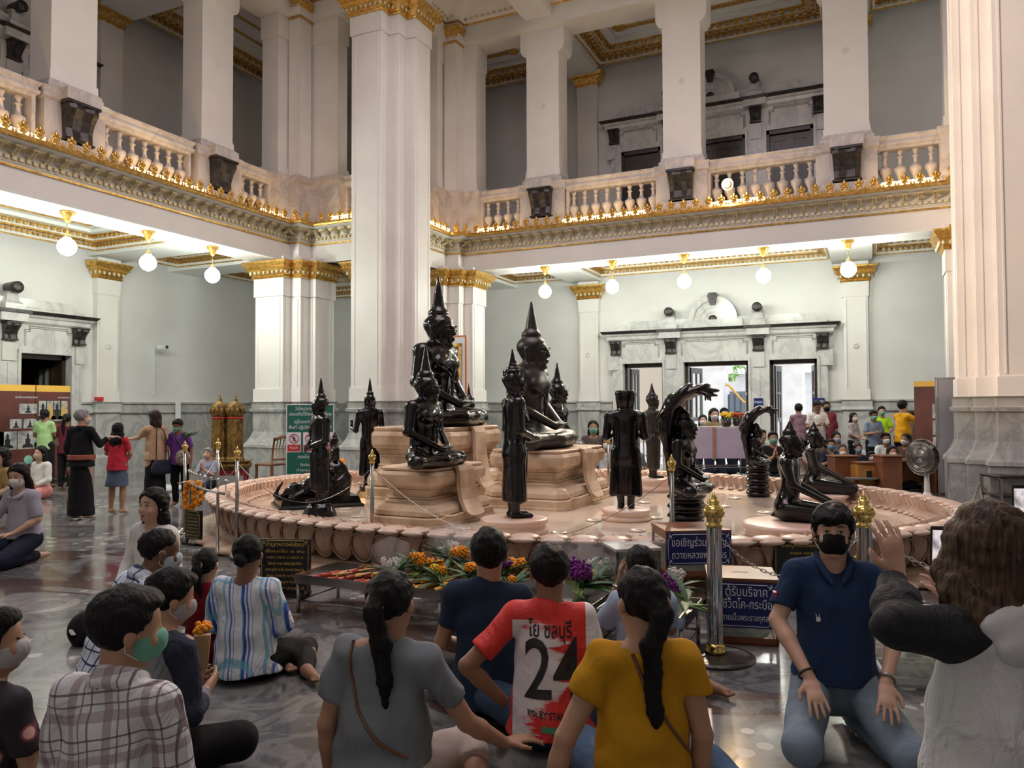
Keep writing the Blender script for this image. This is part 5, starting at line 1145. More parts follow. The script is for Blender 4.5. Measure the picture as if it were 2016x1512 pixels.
# brown plaid
person('man in white and brown plaid shirt wearing a green mask, seen from behind', 254, 1238, 2.55, 'cross', -8, (PL1, 1.5, .025, 'collar'), (BLK, 'trousers'), hair='short', hy=-52, hp=8, lean=8, skin='m', mask=(.17, .45, .34), hh=.009, amp=.006, group=G1, w=.97, tors=1.0)
def ex_raglan(root, K):
    pass
def raglan(c1, c2, x=.115, z=9, sl=.35):
    m, t, b = newmat('raglan_cloth'); v = coords(t); sp = N(t, 'ShaderNodeSeparateXYZ'); t.links.new(v, sp.inputs[0])
    f = math_(t, 'GREATER_THAN', math_(t, 'ADD', math_(t, 'ABSOLUTE', sp.outputs[0]), math_(t, 'MULTIPLY', math_(t, 'SUBTRACT', sp.outputs[2], z), sl)), x)
    t.links.new(mixc(t, f, c1, c2), b.inputs['Base Color']); b.inputs['Roughness'].default_value = .85; bump(t, b, noise(t, coords(t, scale=(1, 1, .55)), 6.5, 4, .55, 1.6), .8, .05); return m
person('man in grey shirt with navy sleeves sitting cross-legged holding a yellow flower packet', 338, 1176, 3.35, 'cross', -22, (raglan((.20, .21, .23), (.016, .022, .045), .12, .45), 1.9, .02), (BLK, 'trousers'), hair='short', hy=-35, hp=14, lean=14, skin='m', mask=(.45, .45, .47), arms=('hold', 'hold'), hh=.009, amp=.006, group=G1)
person('man with shaved head in white and navy checked shirt bending his head', 316, 1086, 4.3, 'cross', -45, (PL2, .9, .02, 'collar'), (NAVY, 'trousers'), hair='crop', hy=-12, hp=10, lean=22, skin='x', mask=(.5, .6, .66), hh=.009, amp=.006, group=G1, w=1.05)
person('woman in white blouse with long black hair facing the camera side, no mask', 300, 996, 5.4, 'kneel', 158, ((.80, .79, .76), 1.9, .012), (BLK, 'skirt'), hair='long', hy=2, skin='l', face=True, hh=.008, arms=('lap', 'lap'), group=G1, hlen=.32)
person('girl in dark red dotted dress with a low ponytail', 406, 1112, 4.65, 'side', -8, ((.22, .010, .018), .6, .01), ((.22, .010, .018), 'skirt'), hair='pony', hlen=.16, skin='m', hh=.010, group=G1, w=.92)
person('woman with a bun in a white blouse striped in blues', 489, 1092, 4.45, 'side', -4, (ST, 1.7, .03), ((.014, .013, .013), 'trousers'), hair='bun', hp=8, skin='d', hh=.009, amp=.006, group=G1, arms=('lap', 'lap'), w=1.1, face=False, foot=1)
r = person('woman in grey top with a long black ponytail and thin shoulder strap', 772, 1186, 3.05, 'side', -8, ((.205, .225, .245), .62, .035), ((.52, .44, .38), 'capri'), hair='pony', hlen=.33, hy=-14, hp=4, skin='m', hh=.009, amp=.007, group=G1, arms=('down', ((.30, .10, .27), (.42, .26, .13), (.8, .6, 0), (0, 0, -1))), w=1.08, roll=3)
strap(r, [(-.10, .60, -1), (-.095, .50, -1), (-.06, .38, -1), (.03, .28, -1), (.15, .2, -1)], .006, M['leather'])
person('man in plain navy T-shirt sitting upright', 963, 1090, 3.95, 'cross', -4, ((.020, .035, .070), .62, .015), (BLK, 'trousers'), hair='short', hp=0, skin='m', hh=.009, amp=.006, group=G1, w=1.12)
r = person('man in red and white football shirt with number 24', 1082, 1124, 3.65, 'cross', -2, (JER, .72, .022), (DEN, 'trousers'), hair='short', skin='d', hh=.008, amp=.004, group=G1, w=1.1, arms=('hip', 'down'), lean=6)
M['print'] = mat('black_print', (.012, .010, .012), .5); M['printg'] = mat('green_print', (.05, .28, .14), .5); M['printw'] = mat('white_print', (.75, .75, .8), .5); M['printb'] = mat('blue_print', (.02, .08, .4), .5)
decal(r, [('โย ชลบุรี', 0, .235, .085, .19, .0012)], M['print'], 'name_print', z0=.27, slant=-.02)
decal(r, [('24', .0, .07, .34, .245, .003)], M['print'], 'number_print', z0=.27, slant=-.0, cx=.01)
decal(r, [('พระ BY STANDARD', .02, -.092, .040, .24, .0008)], M['print'], 'sponsor_print', z0=.265, slant=-.12)
decal(r, [('green', 0, 0, .030, .09, .0006)], M['printg'], 'sponsor_print', z0=.125, slant=-.08, cx=.0) if False else decal(r, [([(-.05, -.012), (.05, -.020), (.05, .004), (-.05, .012)], 0, 0)], M['printg'], 'sponsor_patch', z0=.125, cx=.01)
decal(r, [('PEPSI', 0, 0, .038, .075, .0008)], M['printw'], 'sponsor_print', z0=.10, slant=-.08, cx=.09)
decal(r, [([(-.02, 0), (-.012, .016), (.006, .02), (.02, .008), (.02, 0)], 0, 0)], M['printw'], 'emblem_white', z0=.117, cx=.105); decal(r, [([(-.02, 0), (.02, 0), (.012, -.012), (-.01, -.014)], 0, 0)], M['printb'], 'emblem_blue', z0=.117, cx=.105)
def watch(root, K, side=0, m='chrome', r_=.031):
    el, wr = K['AR'][side]; d = unit(wr - el); p = wr - d * .02; u = unit(np.cross(d, V3(0, 0, 1))); v = np.cross(d, u)
    MB().tube([p + (u * math.cos(a) + v * math.sin(a)) * r_ for a in [x * PI / 8 for x in range(16)]], .006, 6, closed=True).build('wrist_watch', M[m], root)
person('person in pale blue shirt with hands raised in prayer and a wrist watch', 1262, 1116, 4.15, 'sideR' if False else 'side', 4, ((.40, .50, .66), .8, .02), (DEN, 'trousers'), hair='short', skin='d', hh=.010, group=G1, arms=(((-.23, .10, .36), (-.10, .16, .60), (.15, .1, 1), (1, 0, 0)), ((.2, .12, .34), (-.02, .18, .56), (-.1, .1, 1), (-1, 0, 0))), extra=lambda r_, K: watch(r_, K))
r = person('woman in mustard yellow top with a very long black ponytail and brown strap', 1262, 1184, 2.95, 'side', 5, ((.55, .27, .010), .45, .032), ((.075, .13, .22), 'trousers'), hair='pony', hlen=.44, hy=18, skin='m', hh=.009, amp=.007, group=G1, arms=('prop', 'down'), w=1.03)
strap(r, [(-.06, .60, -1), (-.02, .48, -1), (.07, .34, -1), (.16, .22, -1), (.19, .16, -1)], .007, M['leather'])
M['redp'] = mat('red_print', (.65, .03, .05), .5)
def ex_polo(root, K):
    sh = bpy.data.objects[root['shirt']]
    q_ = K['S'][1] * .5 + K['AR'][1][0] * .5; MB().cbox((0, 0, 0), (.012, .045, .03), Matrix.Translation((q_[0] + .052, q_[1] + .02, q_[2] + .01)) @ Matrix.Rotation(.2, 4, 'Y')).build('sleeve_print', M['redp'], sh)
    watch(root, K, 0, 'steel', .033); watch(root, K, 1, 'watch', .036)
    H = K['H']; N_ = K['N']
    for e in (-1, 1): MB().tube([N_ + V3(e * .065, -.03, .04), N_ + V3(e * .07, .03, .015), N_ + V3(e * .05, .085, -.03), N_ + V3(e * .02, .105, -.075)], [.010, .014, .016, .008], 7).build('collar', cloth((.016, .040, .105)), sh)
M['watch'] = mat('black_watch', (.02, .02, .02), .35)
r = person('man in dark blue polo shirt and black mask kneeling with hands on his thighs', 1640, 1046, 3.62, 'kneel', 168, ((.016, .040, .105), .72, .008), (LDEN, 'trousers'), hair='fringe', hy=-8, hp=2, skin='l', mask=(.006, .006, .006), face=True, hh=.0068, amp=.004, w=1.14, group=G1, tors=1.12,
   arms=(((-.25, .06, .52), (-.15, .27, .34), (.15, .75, -.62), (0, -.62, -.78)), ((.25, .06, .52), (.15, .27, .34), (-.15, .75, -.62), (0, -.62, -.78))), extra=ex_polo, curl=.12, legs=dict(P=(0, 0, .25), K=[(-.20, .40, .10), (.20, .40, .10)]))
decal(r, [([(-.006, -.012), (.008, -.010), (.012, .004), (.002, .008), (-.008, .004)], 0, 0), ([(-.006, .006), (-.001, .006), (-.010, .028)], 0, 0), ([(.002, .007), (.007, .006), (.008, .030)], 0, 0)], M['printw'], 'chest_emblem', yside=1, z0=.545, cx=.085)
def hoodie(root, K):
    s = Sd(); s.ell(K['N'] + V3(0, -.075, -.015), (.125, .055, .07), k=.03); s.ell(K['N'] + V3(0, -.10, -.07), (.09, .035, .07), k=.03); sd_obj('hood', s, .010, cloth((.66, .67, .67)), bpy.data.objects[root['shirt']], noise_amp=.006, noise_f=22)
# woman on the right photographing with a phone
def ex_phone(root, K): pass
RG = raglan((.66, .67, .67), (.008, .008, .010), .19, .86, .9)
ph_w = person('woman with bronze-tipped hair in white shirt with black sleeves, holding up a phone', 1942, 1082, 2.02, 'kneelup', 12, (RG, 1.95, .045), (BLK, 'trousers'), hair='long', hc='o', hlen=.19, hy=-8, skin='l', hh=.009, amp=.008, group=G1, w=1.14,
   arms=(('px', (1765, 1232, 1.95), (1765, 1138, 2.25), (-.10, .05, 1), (0, 1, .1)), ('px', (1990, 1330, 2.2), (1900, 1215, 2.35), (-.4, .2, .7), (-.2, 1, 0))), curl=.3, roll=-3, extra=hoodie)
# phones
M['screen'] = None
def screen_mat():
    m, t, b = newmat('phone_screen'); v = coords(t, scale=(14, 1, 9)); n = noise(t, v, 1.6, 4)
    c = ramp(t, n, [(.30, (.05, .06, .12)), (.42, (.45, .38, .36)), (.52, (.85, .80, .85)), (.60, (.9, .62, .45)), (.72, (.95, .9, .9))]); b.inputs['Base Color'].default_value = (.01, .01, .01, 1)
    t.links.new(c, b.inputs['Emission Color']); b.inputs['Emission Strength'].default_value = .9; b.inputs['Roughness'].default_value = .15; return m
M['screen'] = screen_mat()
def phone(px, py, d, label, rz, tilt=0):
    p = atd(px, py, d); t = tag(empty('mobile_phone', p, rz), label, 'phone'); Mt = Matrix.Rotation(R(tilt), 4, 'Y')
    mb = MB(); q = [(-.030, -.004), (.030, -.004), (.037, .0), (.030, .004), (-.030, .004), (-.037, .0)]; mb.loft(q, [(-.078, -.002), (-.074, 0), (.074, 0), (.078, -.002)], Mt); mb.build('case', M['watch'], t)
    mb = MB(); mb.box(-.032, .032, -.0052, -.0045, -.062, .066, Mt); mb.build('screen', M['screen'], t)
phone(1854, 1085, 2.42, 'black phone with lit screen held up by the woman at the right edge', YAW, 2)
phone(2014, 1000, 2.6, 'second phone screen just inside the right picture edge', YAW, 0)

# ------------------------------------------------------------------ visitors on the left
G2 = 'visitors on the left side of the hall'
LAV = (.46, .44, .52)
def frontcollar(root, K):
    sh = bpy.data.objects[root['shirt']]
    for e in (-1, 1): MB().tube([K['N'] + V3(e * .06, -.02, .02), K['N'] + V3(e * .085, .05, -.02), K['N'] + V3(e * .06, .09, -.06), K['N'] + V3(e * .01, .105, -.07)], [.01, .022, .024, .012], 7).build('collar', cloth(LAV), sh)
person('woman in lilac blouse with white mask kneeling, long dark hair, nearest at the left', 36, 938, 7.7, 'kneel', 166, (LAV, .9, .02), (NAVY, 'trousers'), hair='long', hy=14, hp=14, skin='l', mask=(.78, .76, .74), face=True, hh=.010, arms=('lap', 'knee'), group=G2, extra=frontcollar, lean=6)
person('woman in white wrap top and pink skirt sitting by the display boards', 79, 893, 13.3, 'side', 160, ((.80, .78, .72), 1.8, .005), ((.75, .30, .28), 'skirt'), hair='long', skin='l', mask=(.5, .38, .3), hh=.013, group=G2)
person('person in ochre top half hidden at the left picture edge', 2, 900, 11.5, 'side', 150, ((.35, .22, .08), .8, .01), (BLK, 'skirt'), hair='long', skin='l', hh=.014, group=G2)
person('woman in pale green T-shirt and dark trousers looking at the display board', 89, 817, 15.2, 'stand', 8, ((.40, .62, .27), .75, .015), (BLK, 'trousers'), hair='bun', hp=-4, skin='d', hh=.014, group=G2, legs=dict(A=[(-.08, -.02, .07), (.20, -.12, .07)], T=[(-.09, .12, .03), (.22, .0, .03)], K=[(-.09, .02, .47), (.13, .0, .47)]))
person('woman in maroon top with a braid beside the display board', 132, 826, 14.6, 'stand', -6, ((.12, .015, .03), .8, .01), (BLK, 'trousers'), hair='pony', hy=10, skin='d', hh=.015, group=G2)
def belt(root, K):
    P = K['P']; sh = bpy.data.objects[root['shirt']]
    MB().loft([(.194 * math.cos(a), .176 * math.sin(a)) for a in [x * PI / 8 for x in range(16)]], [(P[2] + .0, -.004), (P[2] + .01, .0), (P[2] + .06, .0), (P[2] + .07, -.004)]).build('woven_border', cloth((.42, .13, .08)), sh)
    MB().tube([K['N'] + V3(.068 * math.cos(a), -.005 + .062 * math.sin(a), .02) for a in [x * PI / 6 for x in range(12)]], .010, 6, closed=True).build('collar_trim', cloth((.42, .06, .05)), sh)
person('grey-haired woman in black blouse and long black skirt with a red woven border', 163, 822, 10.75, 'stand', -6, (BLK, 1.8, .02), (BLK, 'skirt', .07, .19), hair='short', hc='g', hy=-35, skin='l', mask=(.8, .6, .6), hh=.011, group=G2, arms=('down', ((.26, .04, 1.10), (.34, .14, 1.20), (1, .3, .1), (0, 0, -1))), extra=belt, w=1.02)
person('girl in red T-shirt and blue-grey skirt with long black hair, seen from behind', 233, 846, 11.3, 'stand', -2, ((.62, .035, .06), .75, .015), ((.11, .15, .22), 'skirt', .50, .20), hair='long', hlen=.30, skin='m', hh=.011, group=G2, w=1.05)
def handbag(root, K):
    sh = bpy.data.objects[root['shirt']]; M['bag'] = cloth((.025, .035, .06), .6)
    q = Sd(); q.cap((-.10, -.17, .70), (.12, -.17, .70), .09, n=(0, 1, 0), q=.5, k=.02); q.cap((-.12, -.17, .64), (.14, -.17, .64), .09, n=(0, 1, 0), q=.5, k=.02)
    t = tag(empty('handbag', root.location, root.rotation_euler.z), 'dark blue handbag hanging from the shoulder of the woman in the beige top', 'bag'); t.scale = root.scale
    o = sd_obj('pouch', q, .012, M['bag'], t); MB().tube([(-.11, -.17, .74), (-.12, -.18, 1.0), (-.08, -.13, 1.30), (-.02, 0, 1.38), (.05, -.13, 1.28), (.12, -.17, 1.0), (.13, -.17, .74)], .010, 6).build('strap', M['black_leather'], t)
person('woman in beige short-sleeved top and long black skirt reaching towards the girl', 303, 822, 12.1, 'stand', 62, ((.56, .37, .23), .72, .025), (BLK, 'skirt', .08, .20), hair='bob', hlen=.17, hc='b', skin='l', mask=(.45, .62, .78), hh=.011, group=G2, arms=(((-.2, .16, 1.16), (-.16, .40, 1.13), (0, 1, .1), (0, 0, -1)), 'down'), extra=None, lean=3)
h_ = [o for o in C.objects if o.get('label', '').startswith('woman in beige')][0]; handbag(h_, None)
def bag2(root, K):
    t = tag(empty('shoulder_bag', root.location, root.rotation_euler.z), 'patterned cloth bag carried by the man in the purple shirt', 'bag'); t.scale = root.scale
    q = Sd(); q.ell((-.14, .16, .90), (.15, .07, .15), k=.02); m, t2, b = newmat('patterned_cloth'); vo = N(t2, 'ShaderNodeTexVoronoi', feature='F1'); vo.inputs['Scale'].default_value = 22; t2.links.new(coords(t2), vo.inputs['Vector'])
    t2.links.new(ramp(t2, vo.outputs['Distance'], [(.3, (.42, .22, .22)), (.5, (.12, .10, .08)), (.7, (.45, .38, .30))]), b.inputs['Base Color']); sd_obj('pouch', q, .014, m, t)
    MB().tube([(-.2, .14, 1.0), (-.05, .17, 1.2), (.10, .10, 1.38), (.13, -.02, 1.40)], .016, 6).build('strap', M['black_leather'], t)
r = person('person in purple short-sleeved shirt looking down at a leaf bundle', 350, 838, 12.1, 'stand', 172, ((.16, .045, .27), .85, .03), (BLK, 'trousers'), hair='short', hp=24, lean=8, skin='d', mask=(.17, .45, .34), hh=.011, group=G2, arms=('down', 'hold'), w=1.05, extra=bag2)
p = atd(366, 862, 11.7); t = tag(empty('leaf_bundle', p), 'bundle of dark green leaves held by the person in purple', 'plant'); M['leaf'] = noisy('leaf_green', (.02, .07, .02), (.07, .16, .05), 8, .5)
mb = MB()
for k_ in range(9): a = k_ * 2.4; mb.tube([(0, 0, 0), (.07 * math.cos(a), .05 * math.sin(a), .05), (.16 * math.cos(a) + .1, .1 * math.sin(a), .06 + .02 * (k_ % 3))], [.012, .02, .003], 5)
mb.build('leaves', M['leaf'], t)
person('grey haired woman in pale blue shirt sitting with palms together, by the gold columns', 409, 893, 14.7, 'side', 168, ((.36, .40, .52), .9, .02), (NAVY, 'trousers'), hair='short', hc='g', skin='l', mask=(.72, .42, .36), hh=.013, arms=('pray', 'pray'), group=G2)

# ------------------------------------------------------------------ worshippers behind the basin on the right
G3 = 'worshippers behind the basin'
def st_(lab, px, py, d, h, top, hair='short', **k): return person(lab, px, py, d, 'stand', h, top, k.pop('bot', (BLK, 'trousers')), hair=hair, hh=.017, group=G3, **k)
def si_(lab, px, py, d, h, top, hair='short', **k): return person(lab, px, py, d, k.pop('pose', 'cross'), h, top, k.pop('bot', (NAVY, 'trousers')), hair=hair, hh=.017, group=G3, **k)
WM = (.75, .75, .74); BM = (.18, .42, .66); GM = (.22, .52, .42)
PLR = plaid('faint_red_check', (.72, .70, .66), [(0, 16, .15, .1, (.5, .35, .3), .6), (2, 16, .15, .2, (.5, .35, .3), .6)]); PLG = plaid('grey_red_check', (.50, .48, .48), [(0, 18, .3, .1, (.16, .14, .16), .6), (2, 18, .3, .2, (.35, .12, .12), .6)])
st_('man in dusty mauve shirt with his back turned, in front of the right door', 1572, 805, 17.2, -10, ((.26, .15, .18), .9, .02))
st_('man in white checked shirt and dark cap looking at his hands', 1609, 800, 16.6, 175, (PLR, .8, .03), hp=25, arms=('hold', 'hold'), skin='d')
st_('man in maroon shirt and black mask with a hand on his hip', 1627, 801, 17.6, 172, ((.20, .03, .045), 1.2, .03), mask=(.01, .01, .01), arms=('down', 'hip'), skin='d', w=1.05)
st_('long haired woman in grey and red checked shirt turned to the right', 1681, 822, 16.8, -140, (PLG, 1.2, .03), hair='long', mask=WM, skin='l', hy=-20)
st_('man in blue-grey shirt and pale mask reading, in front of the neon vest', 1720, 818, 15.9, 180, ((.22, .28, .38), .8, .025), mask=GM, arms=('hold', 'hold'), hp=10, skin='d')
r = st_('man in neon yellow-green shirt and green mask', 1736, 810, 17.3, 165, ((.42, .75, .02), .8, .02), mask=GM, skin='m')
st_('young man in bright yellow T-shirt raising joined hands', 1778, 800, 15.6, -70, ((.80, .38, .012), .7, .015), arms=('reach', 'reach'), skin='m', bot=(NAVY, 'trousers'))
st_('woman in brown dress with raised hands beside the yellow T-shirt', 1795, 820, 16.6, -60, ((.14, .09, .06), .9, .02), hair='bun', arms=('reach', 'reach'), skin='d', bot=((.14, .09, .06), 'skirt', .5, .2))
person('small child in pink standing before the display banner', 1838, 848, 16.2, 'stand', -20, ((.6, .28, .28), .7, .02), (BLK, 'trousers'), hair='short', hh=.018, group=G3, s=None)
seat = [
 ('woman with short black hair and mint mask in dark dotted top, left of the others', 1168, 842, 16.5, 175, ((.12, .09, .09), .9, .02), 'bob', dict(mask=GM, skin='m', pose='kneel')),
 ('person in white top behind the middle throne, half hidden', 1195, 872, 15.0, 170, ((.5, .55, .56), .9, .02), 'short', dict(mask=WM, skin='d')),
 ('person seated between the two slim statues', 1250, 880, 15.6, 178, ((.2, .25, .3), .9, .02), 'short', dict(mask=BM, skin='m')),
 ('woman in khaki uniform with white mask behind the lilac table', 1406, 817, 17.0, 180, ((.35, .27, .15), 1.0, .02), 'bob', dict(mask=WM, skin='l', pose='kneelup')),
 ('man in pale blue shirt and black mask behind the lilac table', 1426, 815, 18.4, 178, ((.35, .42, .50), 1.0, .02), 'short', dict(mask=(.02, .02, .02), skin='l', pose='kneelup')),
 ('person whose white mask shows just above the lilac table', 1384, 828, 17.6, 170, ((.4, .35, .35), 1.0, .02), 'bob', dict(mask=WM, skin='l', pose='kneelup')),
 ('child with dark hair behind the flowers on the lilac table', 1452, 822, 17.4, 180, ((.4, .35, .35), 1.0, .02), 'short', dict(skin='d', pose='kneelup')),
 ('person in pale blue shirt behind the hooded statue', 1500, 858, 16.0, -160, ((.42, .50, .54), .9, .03), 'short', dict(skin='m', pose='kneel')),
 ('man in black T-shirt and mint mask with palms joined', 1522, 863, 14.6, 172, ((.014, .014, .016), .7, .02), 'short', dict(mask=GM, skin='m', arms=('pray', 'pray'), pose='kneel')),
 ('woman in white blouse with palms joined between the kneeling statues', 1573, 874, 14.4, 165, ((.58, .55, .50), .9, .02), 'bob', dict(skin='m', arms=('pray', 'pray'), pose='kneel')),
 ('boy in dark shirt looking sideways behind the farther kneeling statue', 1619, 883, 15.2, 130, ((.05, .05, .06), .8, .02), 'short', dict(skin='d')),
 ('man in navy shirt and light blue mask with palms joined', 1636, 876, 14.6, 165, ((.02, .03, .07), .8, .02), 'short', dict(mask=BM, skin='m', arms=('pray', 'pray'), pose='kneel')),
 ('woman with lilac mask in the second row of worshippers', 1647, 862, 16.4, 175, ((.12, .12, .15), .9, .02), 'bob', dict(mask=(.5, .45, .6), skin='m', pose='kneel')),
 ('boy with cropped hair and large white mask beside the brown lectern', 1660, 888, 14.3, 160, ((.3, .3, .32), .8, .02), 'crop', dict(mask=WM, skin='m')),
 ('woman in dark top and blue mask between lectern and wooden box', 1690, 884, 14.7, 170, ((.03, .025, .05), .9, .02), 'bun', dict(mask=BM, skin='m', pose='kneel')),
 ('small child in blue striped shirt peeping over the wooden box', 1716, 899, 14.4, 175, ((.05, .08, .25), .9, .02), 'short', dict(mask=WM, skin='d')),
 ('young man in white T-shirt and white mask in the second row', 1744, 864, 15.6, 175, ((.74, .74, .75), .7, .03), 'short', dict(mask=WM, skin='d', pose='kneel')),
 ('woman with shoulder-length hair and white mask near the fan', 1757, 890, 14.2, 178, ((.05, .04, .04), .9, .02), 'bob', dict(mask=WM, skin='m')),
 ('woman in dark flowered sleeveless top turned left, behind the fan', 1783, 866, 14.8, 120, ((.08, .04, .035), .3, .02), 'bun', dict(mask=WM, skin='d', pose='kneel')),
 ('person in black behind the second kneeling statue', 1602, 858, 17.2, 175, ((.05, .05, .06), .8, .02), 'short', dict(skin='m', mask=WM, pose='kneel'))]
for lb, px, py, d, h, top, hr, kw in seat: si_(lb, px, py, d, h, top, hr, **kw)
# ------------------------------------------------------------------ posts and chains
def thin_post(px, d, label, h=1.15):
    p = atd(px, 801, d); t = tag(empty('barrier_post', (p.x, p.y, 0), YAW), label, 'post', 'thin chrome barrier posts')
    MB().lathe([(.15, 0), (.15, .008), (.12, .02), (.05, .035), (.03, .06)], (0, 0, 0), 20).build('base', M['chrome'], t)
    MB().lathe([(.019, .02), (.019, h - .13)], (0, 0, 0), 14).build('pole', M['steel'], t)
    MB().lathe([(.028, 0), (.03, .015), (.022, .025), (.034, .045), (.040, .06), (.034, .078), (.016, .092), (.020, .10), (.008, .115), (.003, .135)], (0, 0, h - .14), 16).build('finial', M['brass'], t); return Vector((p.x, p.y, h - .18))
tp = [thin_post(*a) for a in [(430, 10.3, 'chrome post with brass finial behind the left rim of the basin'), (365, 9.6, 'chrome post with brass finial beside the orange garlands'), (468, 8.2, 'chrome post with brass finial in front of the left end of the basin'),
      (733, 7.45, 'chrome post with brass finial in front of the nearest throne'), (1321, 6.5, 'chrome post with brass finial in front of the big hooded statue'), (1197, 11.6, 'chrome post with brass finial far behind the figure seen from behind')]]
def thick_post(px, d, label):
    p = atd(px, 801, d); t = tag(empty('bollard_post', (p.x, p.y, 0), YAW), label, 'post', 'thick fluted posts'); h = 1.02
    MB().lathe([(.24, 0), (.24, .012), (.20, .02), (.07, .03)], (0, 0, 0), 28).build('base', M['black_stone'], t)
    MB().lathe([(.05, .028), (.062, .035), (.064, .05), (.056, .06), (.060, .075), (.052, .09)], (0, 0, 0), 20).build('collar', M['brass'], t)
    q = [((.046 if i % 2 else .041) * math.cos(i * PI / 20), (.046 if i % 2 else .041) * math.sin(i * PI / 20)) for i in range(40)]
    MB().loft(q, [(.085, 0), (.80, 0)]).build('fluted_pole', M['chrome'], t)
    MB().lathe([(.044, 0), (.052, .01), (.052, .022), (.042, .03), (.05, .042), (.046, .055), (.062, .075), (.070, .095), (.066, .115), (.048, .135), (.034, .145), (.042, .158), (.030, .17), (.022, .176), (.024, .185), (.010, .20), (.002, .225)], (0, 0, .80), 24).build('finial', M['brass'], t); return Vector((p.x, p.y, .78))
k1 = thick_post(1403, 4.78, 'thick fluted chrome post with large brass finial left of the donation box'); k2 = thick_post(1697, 4.75, 'thick fluted chrome post behind the man in the blue polo shirt')
def chain(a, b, sag, label, links=False, r=.0032, m='steel', n=24):
    pts = [a.lerp(b, i / n) - Vector((0, 0, 4 * sag * (i / n) * (1 - i / n))) for i in range(n + 1)]
    if not links: return tag(MB().tube(pts, r, 5).build('barrier_cable', M[m]), label, 'cable', 'barrier cables')
    t = tag(empty('barrier_chain', a), label, 'chain', 'barrier chains'); L = sum((pts[i + 1] - pts[i]).length for i in range(n)); k = int(L / .034); lk = None
    for i in range(k):
        f = (i + .5) / k; p = a.lerp(b, f) - Vector((0, 0, 4 * sag * f * (1 - f))); q = a.lerp(b, f + .01) - Vector((0, 0, 4 * sag * (f + .01) * (1 - f - .01))); dv = (q - p)
        if lk is None: lk = MB().tube([(.009 * math.sin(x * PI / 5) , 0, .022 * math.cos(x * PI / 5)) for x in range(10)], .0032, 5, closed=True).build('link', M['chrome'], t); o = lk
        else: o = inst(lk, t)
        o.location = p - a; o.rotation_mode = 'QUATERNION'; o.rotation_quaternion = dv.to_track_quat('Z', 'X') @ Euler((0, 0, PI / 2 * (i % 2))).to_quaternion()
    return t
chain(tp[0], tp[1], .30, 'thin cable hanging between the two farther left posts'); chain(tp[0], tp[2], .22, 'thin cable from the farther left post to the post at the left rim')
chain(tp[2], tp[3], .38, 'long thin cable hanging in front of the left statues'); chain(tp[3], tp[4], .62, 'long thin cable hanging in front of the middle thrones')
chain(k1, k2, .28, 'heavy steel link chain hanging between the two thick posts', True)
chain(k2, k2 + Vector((1.6, .35, 0)), .3, 'heavy steel link chain running off behind the woman with the phone', True)

# ------------------------------------------------------------------ trays with candles and flowers
p0 = on('z', .26, 580, 1138)
def tray(x0, x1, label):
    t = tag(empty('steel_trolley', (p0.x + x0, p0.y, 0)), label, 'table', 'low steel trays before the basin'); L = x1 - x0; D_ = .52
    mb = MB(); mb.box(0, L, 0, D_, .225, .235); mb.box(0, L, -.006, .0, .225, .29); mb.box(0, L, D_, D_ + .006, .225, .29); mb.box(-.006, 0, 0, D_, .225, .29); mb.box(L, L + .006, 0, D_, .225, .29); mb.build('tray', M['steel'], t)
    g = None
    for x, y in ((.02, .02), (L - .02, .02), (.02, D_ - .02), (L - .02, D_ - .02)):
        if g is None: g = MB().lathe([(.014, .0), (.014, .225)], (0, 0, 0), 10).build('leg', M['steel'], t, loc=(x, y, 0))
        else: inst(g, t, (x, y, 0))
    mb = MB(); mb.tube([(.02, .02, .09), (L - .02, .02, .09), (L - .02, D_ - .02, .09), (.02, D_ - .02, .09)], .009, 6, closed=True); mb.build('lower_rail', M['steel'], t)
tray(0, 1.28, 'low steel trolley tray with red and yellow candles'); tray(1.34, 2.35, 'low steel trolley tray loaded with marigolds and wrapped bouquets'); tray(2.41, 2.95, 'low steel trolley tray with orchids on the right')
M['wax_r'] = mat('red_candle_wrap', (.50, .05, .03), .5); M['wax_y'] = mat('yellow_candle', (.85, .48, .08), .5); M['wax_o'] = mat('straw_incense', (.62, .36, .16), .6)
def candle(cols, ln):
    t = empty('candle_bundle'); mb = MB()
    for i in range(3): mb.tube([((i - 1) * .011, 0, .01 + .006 * (i % 2)), ((i - 1) * .012, ln, .012)], .0055, 6)
    mb.build('stick', M[cols[0]], t); MB().tube([(0, -.01, .012), (0, .07, .012)], .017, 8).build('wrapper', M[cols[1]], t); return t
ORD = 'first second third fourth fifth sixth seventh eighth ninth tenth eleventh twelfth thirteenth fourteenth fifteenth sixteenth seventeenth eighteenth'.split(); cn = {'r': 0, 'y': 0}
cs = {'r': candle(('wax_o', 'wax_r'), .23), 'y': candle(('wax_y', 'wax_y'), .24)}; used = set(); random.seed(3)
for i in range(30):
    kd = 'y' if i > 20 or i % 4 == 3 else 'r'; x = p0.x + .08 + i * .038; loc = (x, p0.y + .10 + .05 * random.random() + .17 * (i % 2), .236 + .02 * (i % 3 == 2)); rz = R(-25 + random.uniform(-16, 16))
    if kd in used: o = copy_tree(cs[kd], None, loc, rz)
    else: o = cs[kd]; o.location = loc; o.rotation_euler.z = rz; used.add(kd)
    cn[kd] += 1; tag(o, ('straw-coloured candle bundle with red wrapper, %s from the left end of the tray' if kd == 'r' else 'bright yellow candle bundle, %s from the left end of the tray') % ORD[cn[kd] - 1], 'candle', 'candle bundles on the tray')
FLW = {'o': mat('marigold_orange', (.95, .36, .01), .6), 'p': mat('orchid_purple', (.22, .02, .25), .5), 'w': mat('white_petals', (.85, .83, .78), .5), 'y': mat('yellow_petals', (.9, .62, .03), .5), 'c': mat('coral_petals', (.75, .16, .08), .5)}
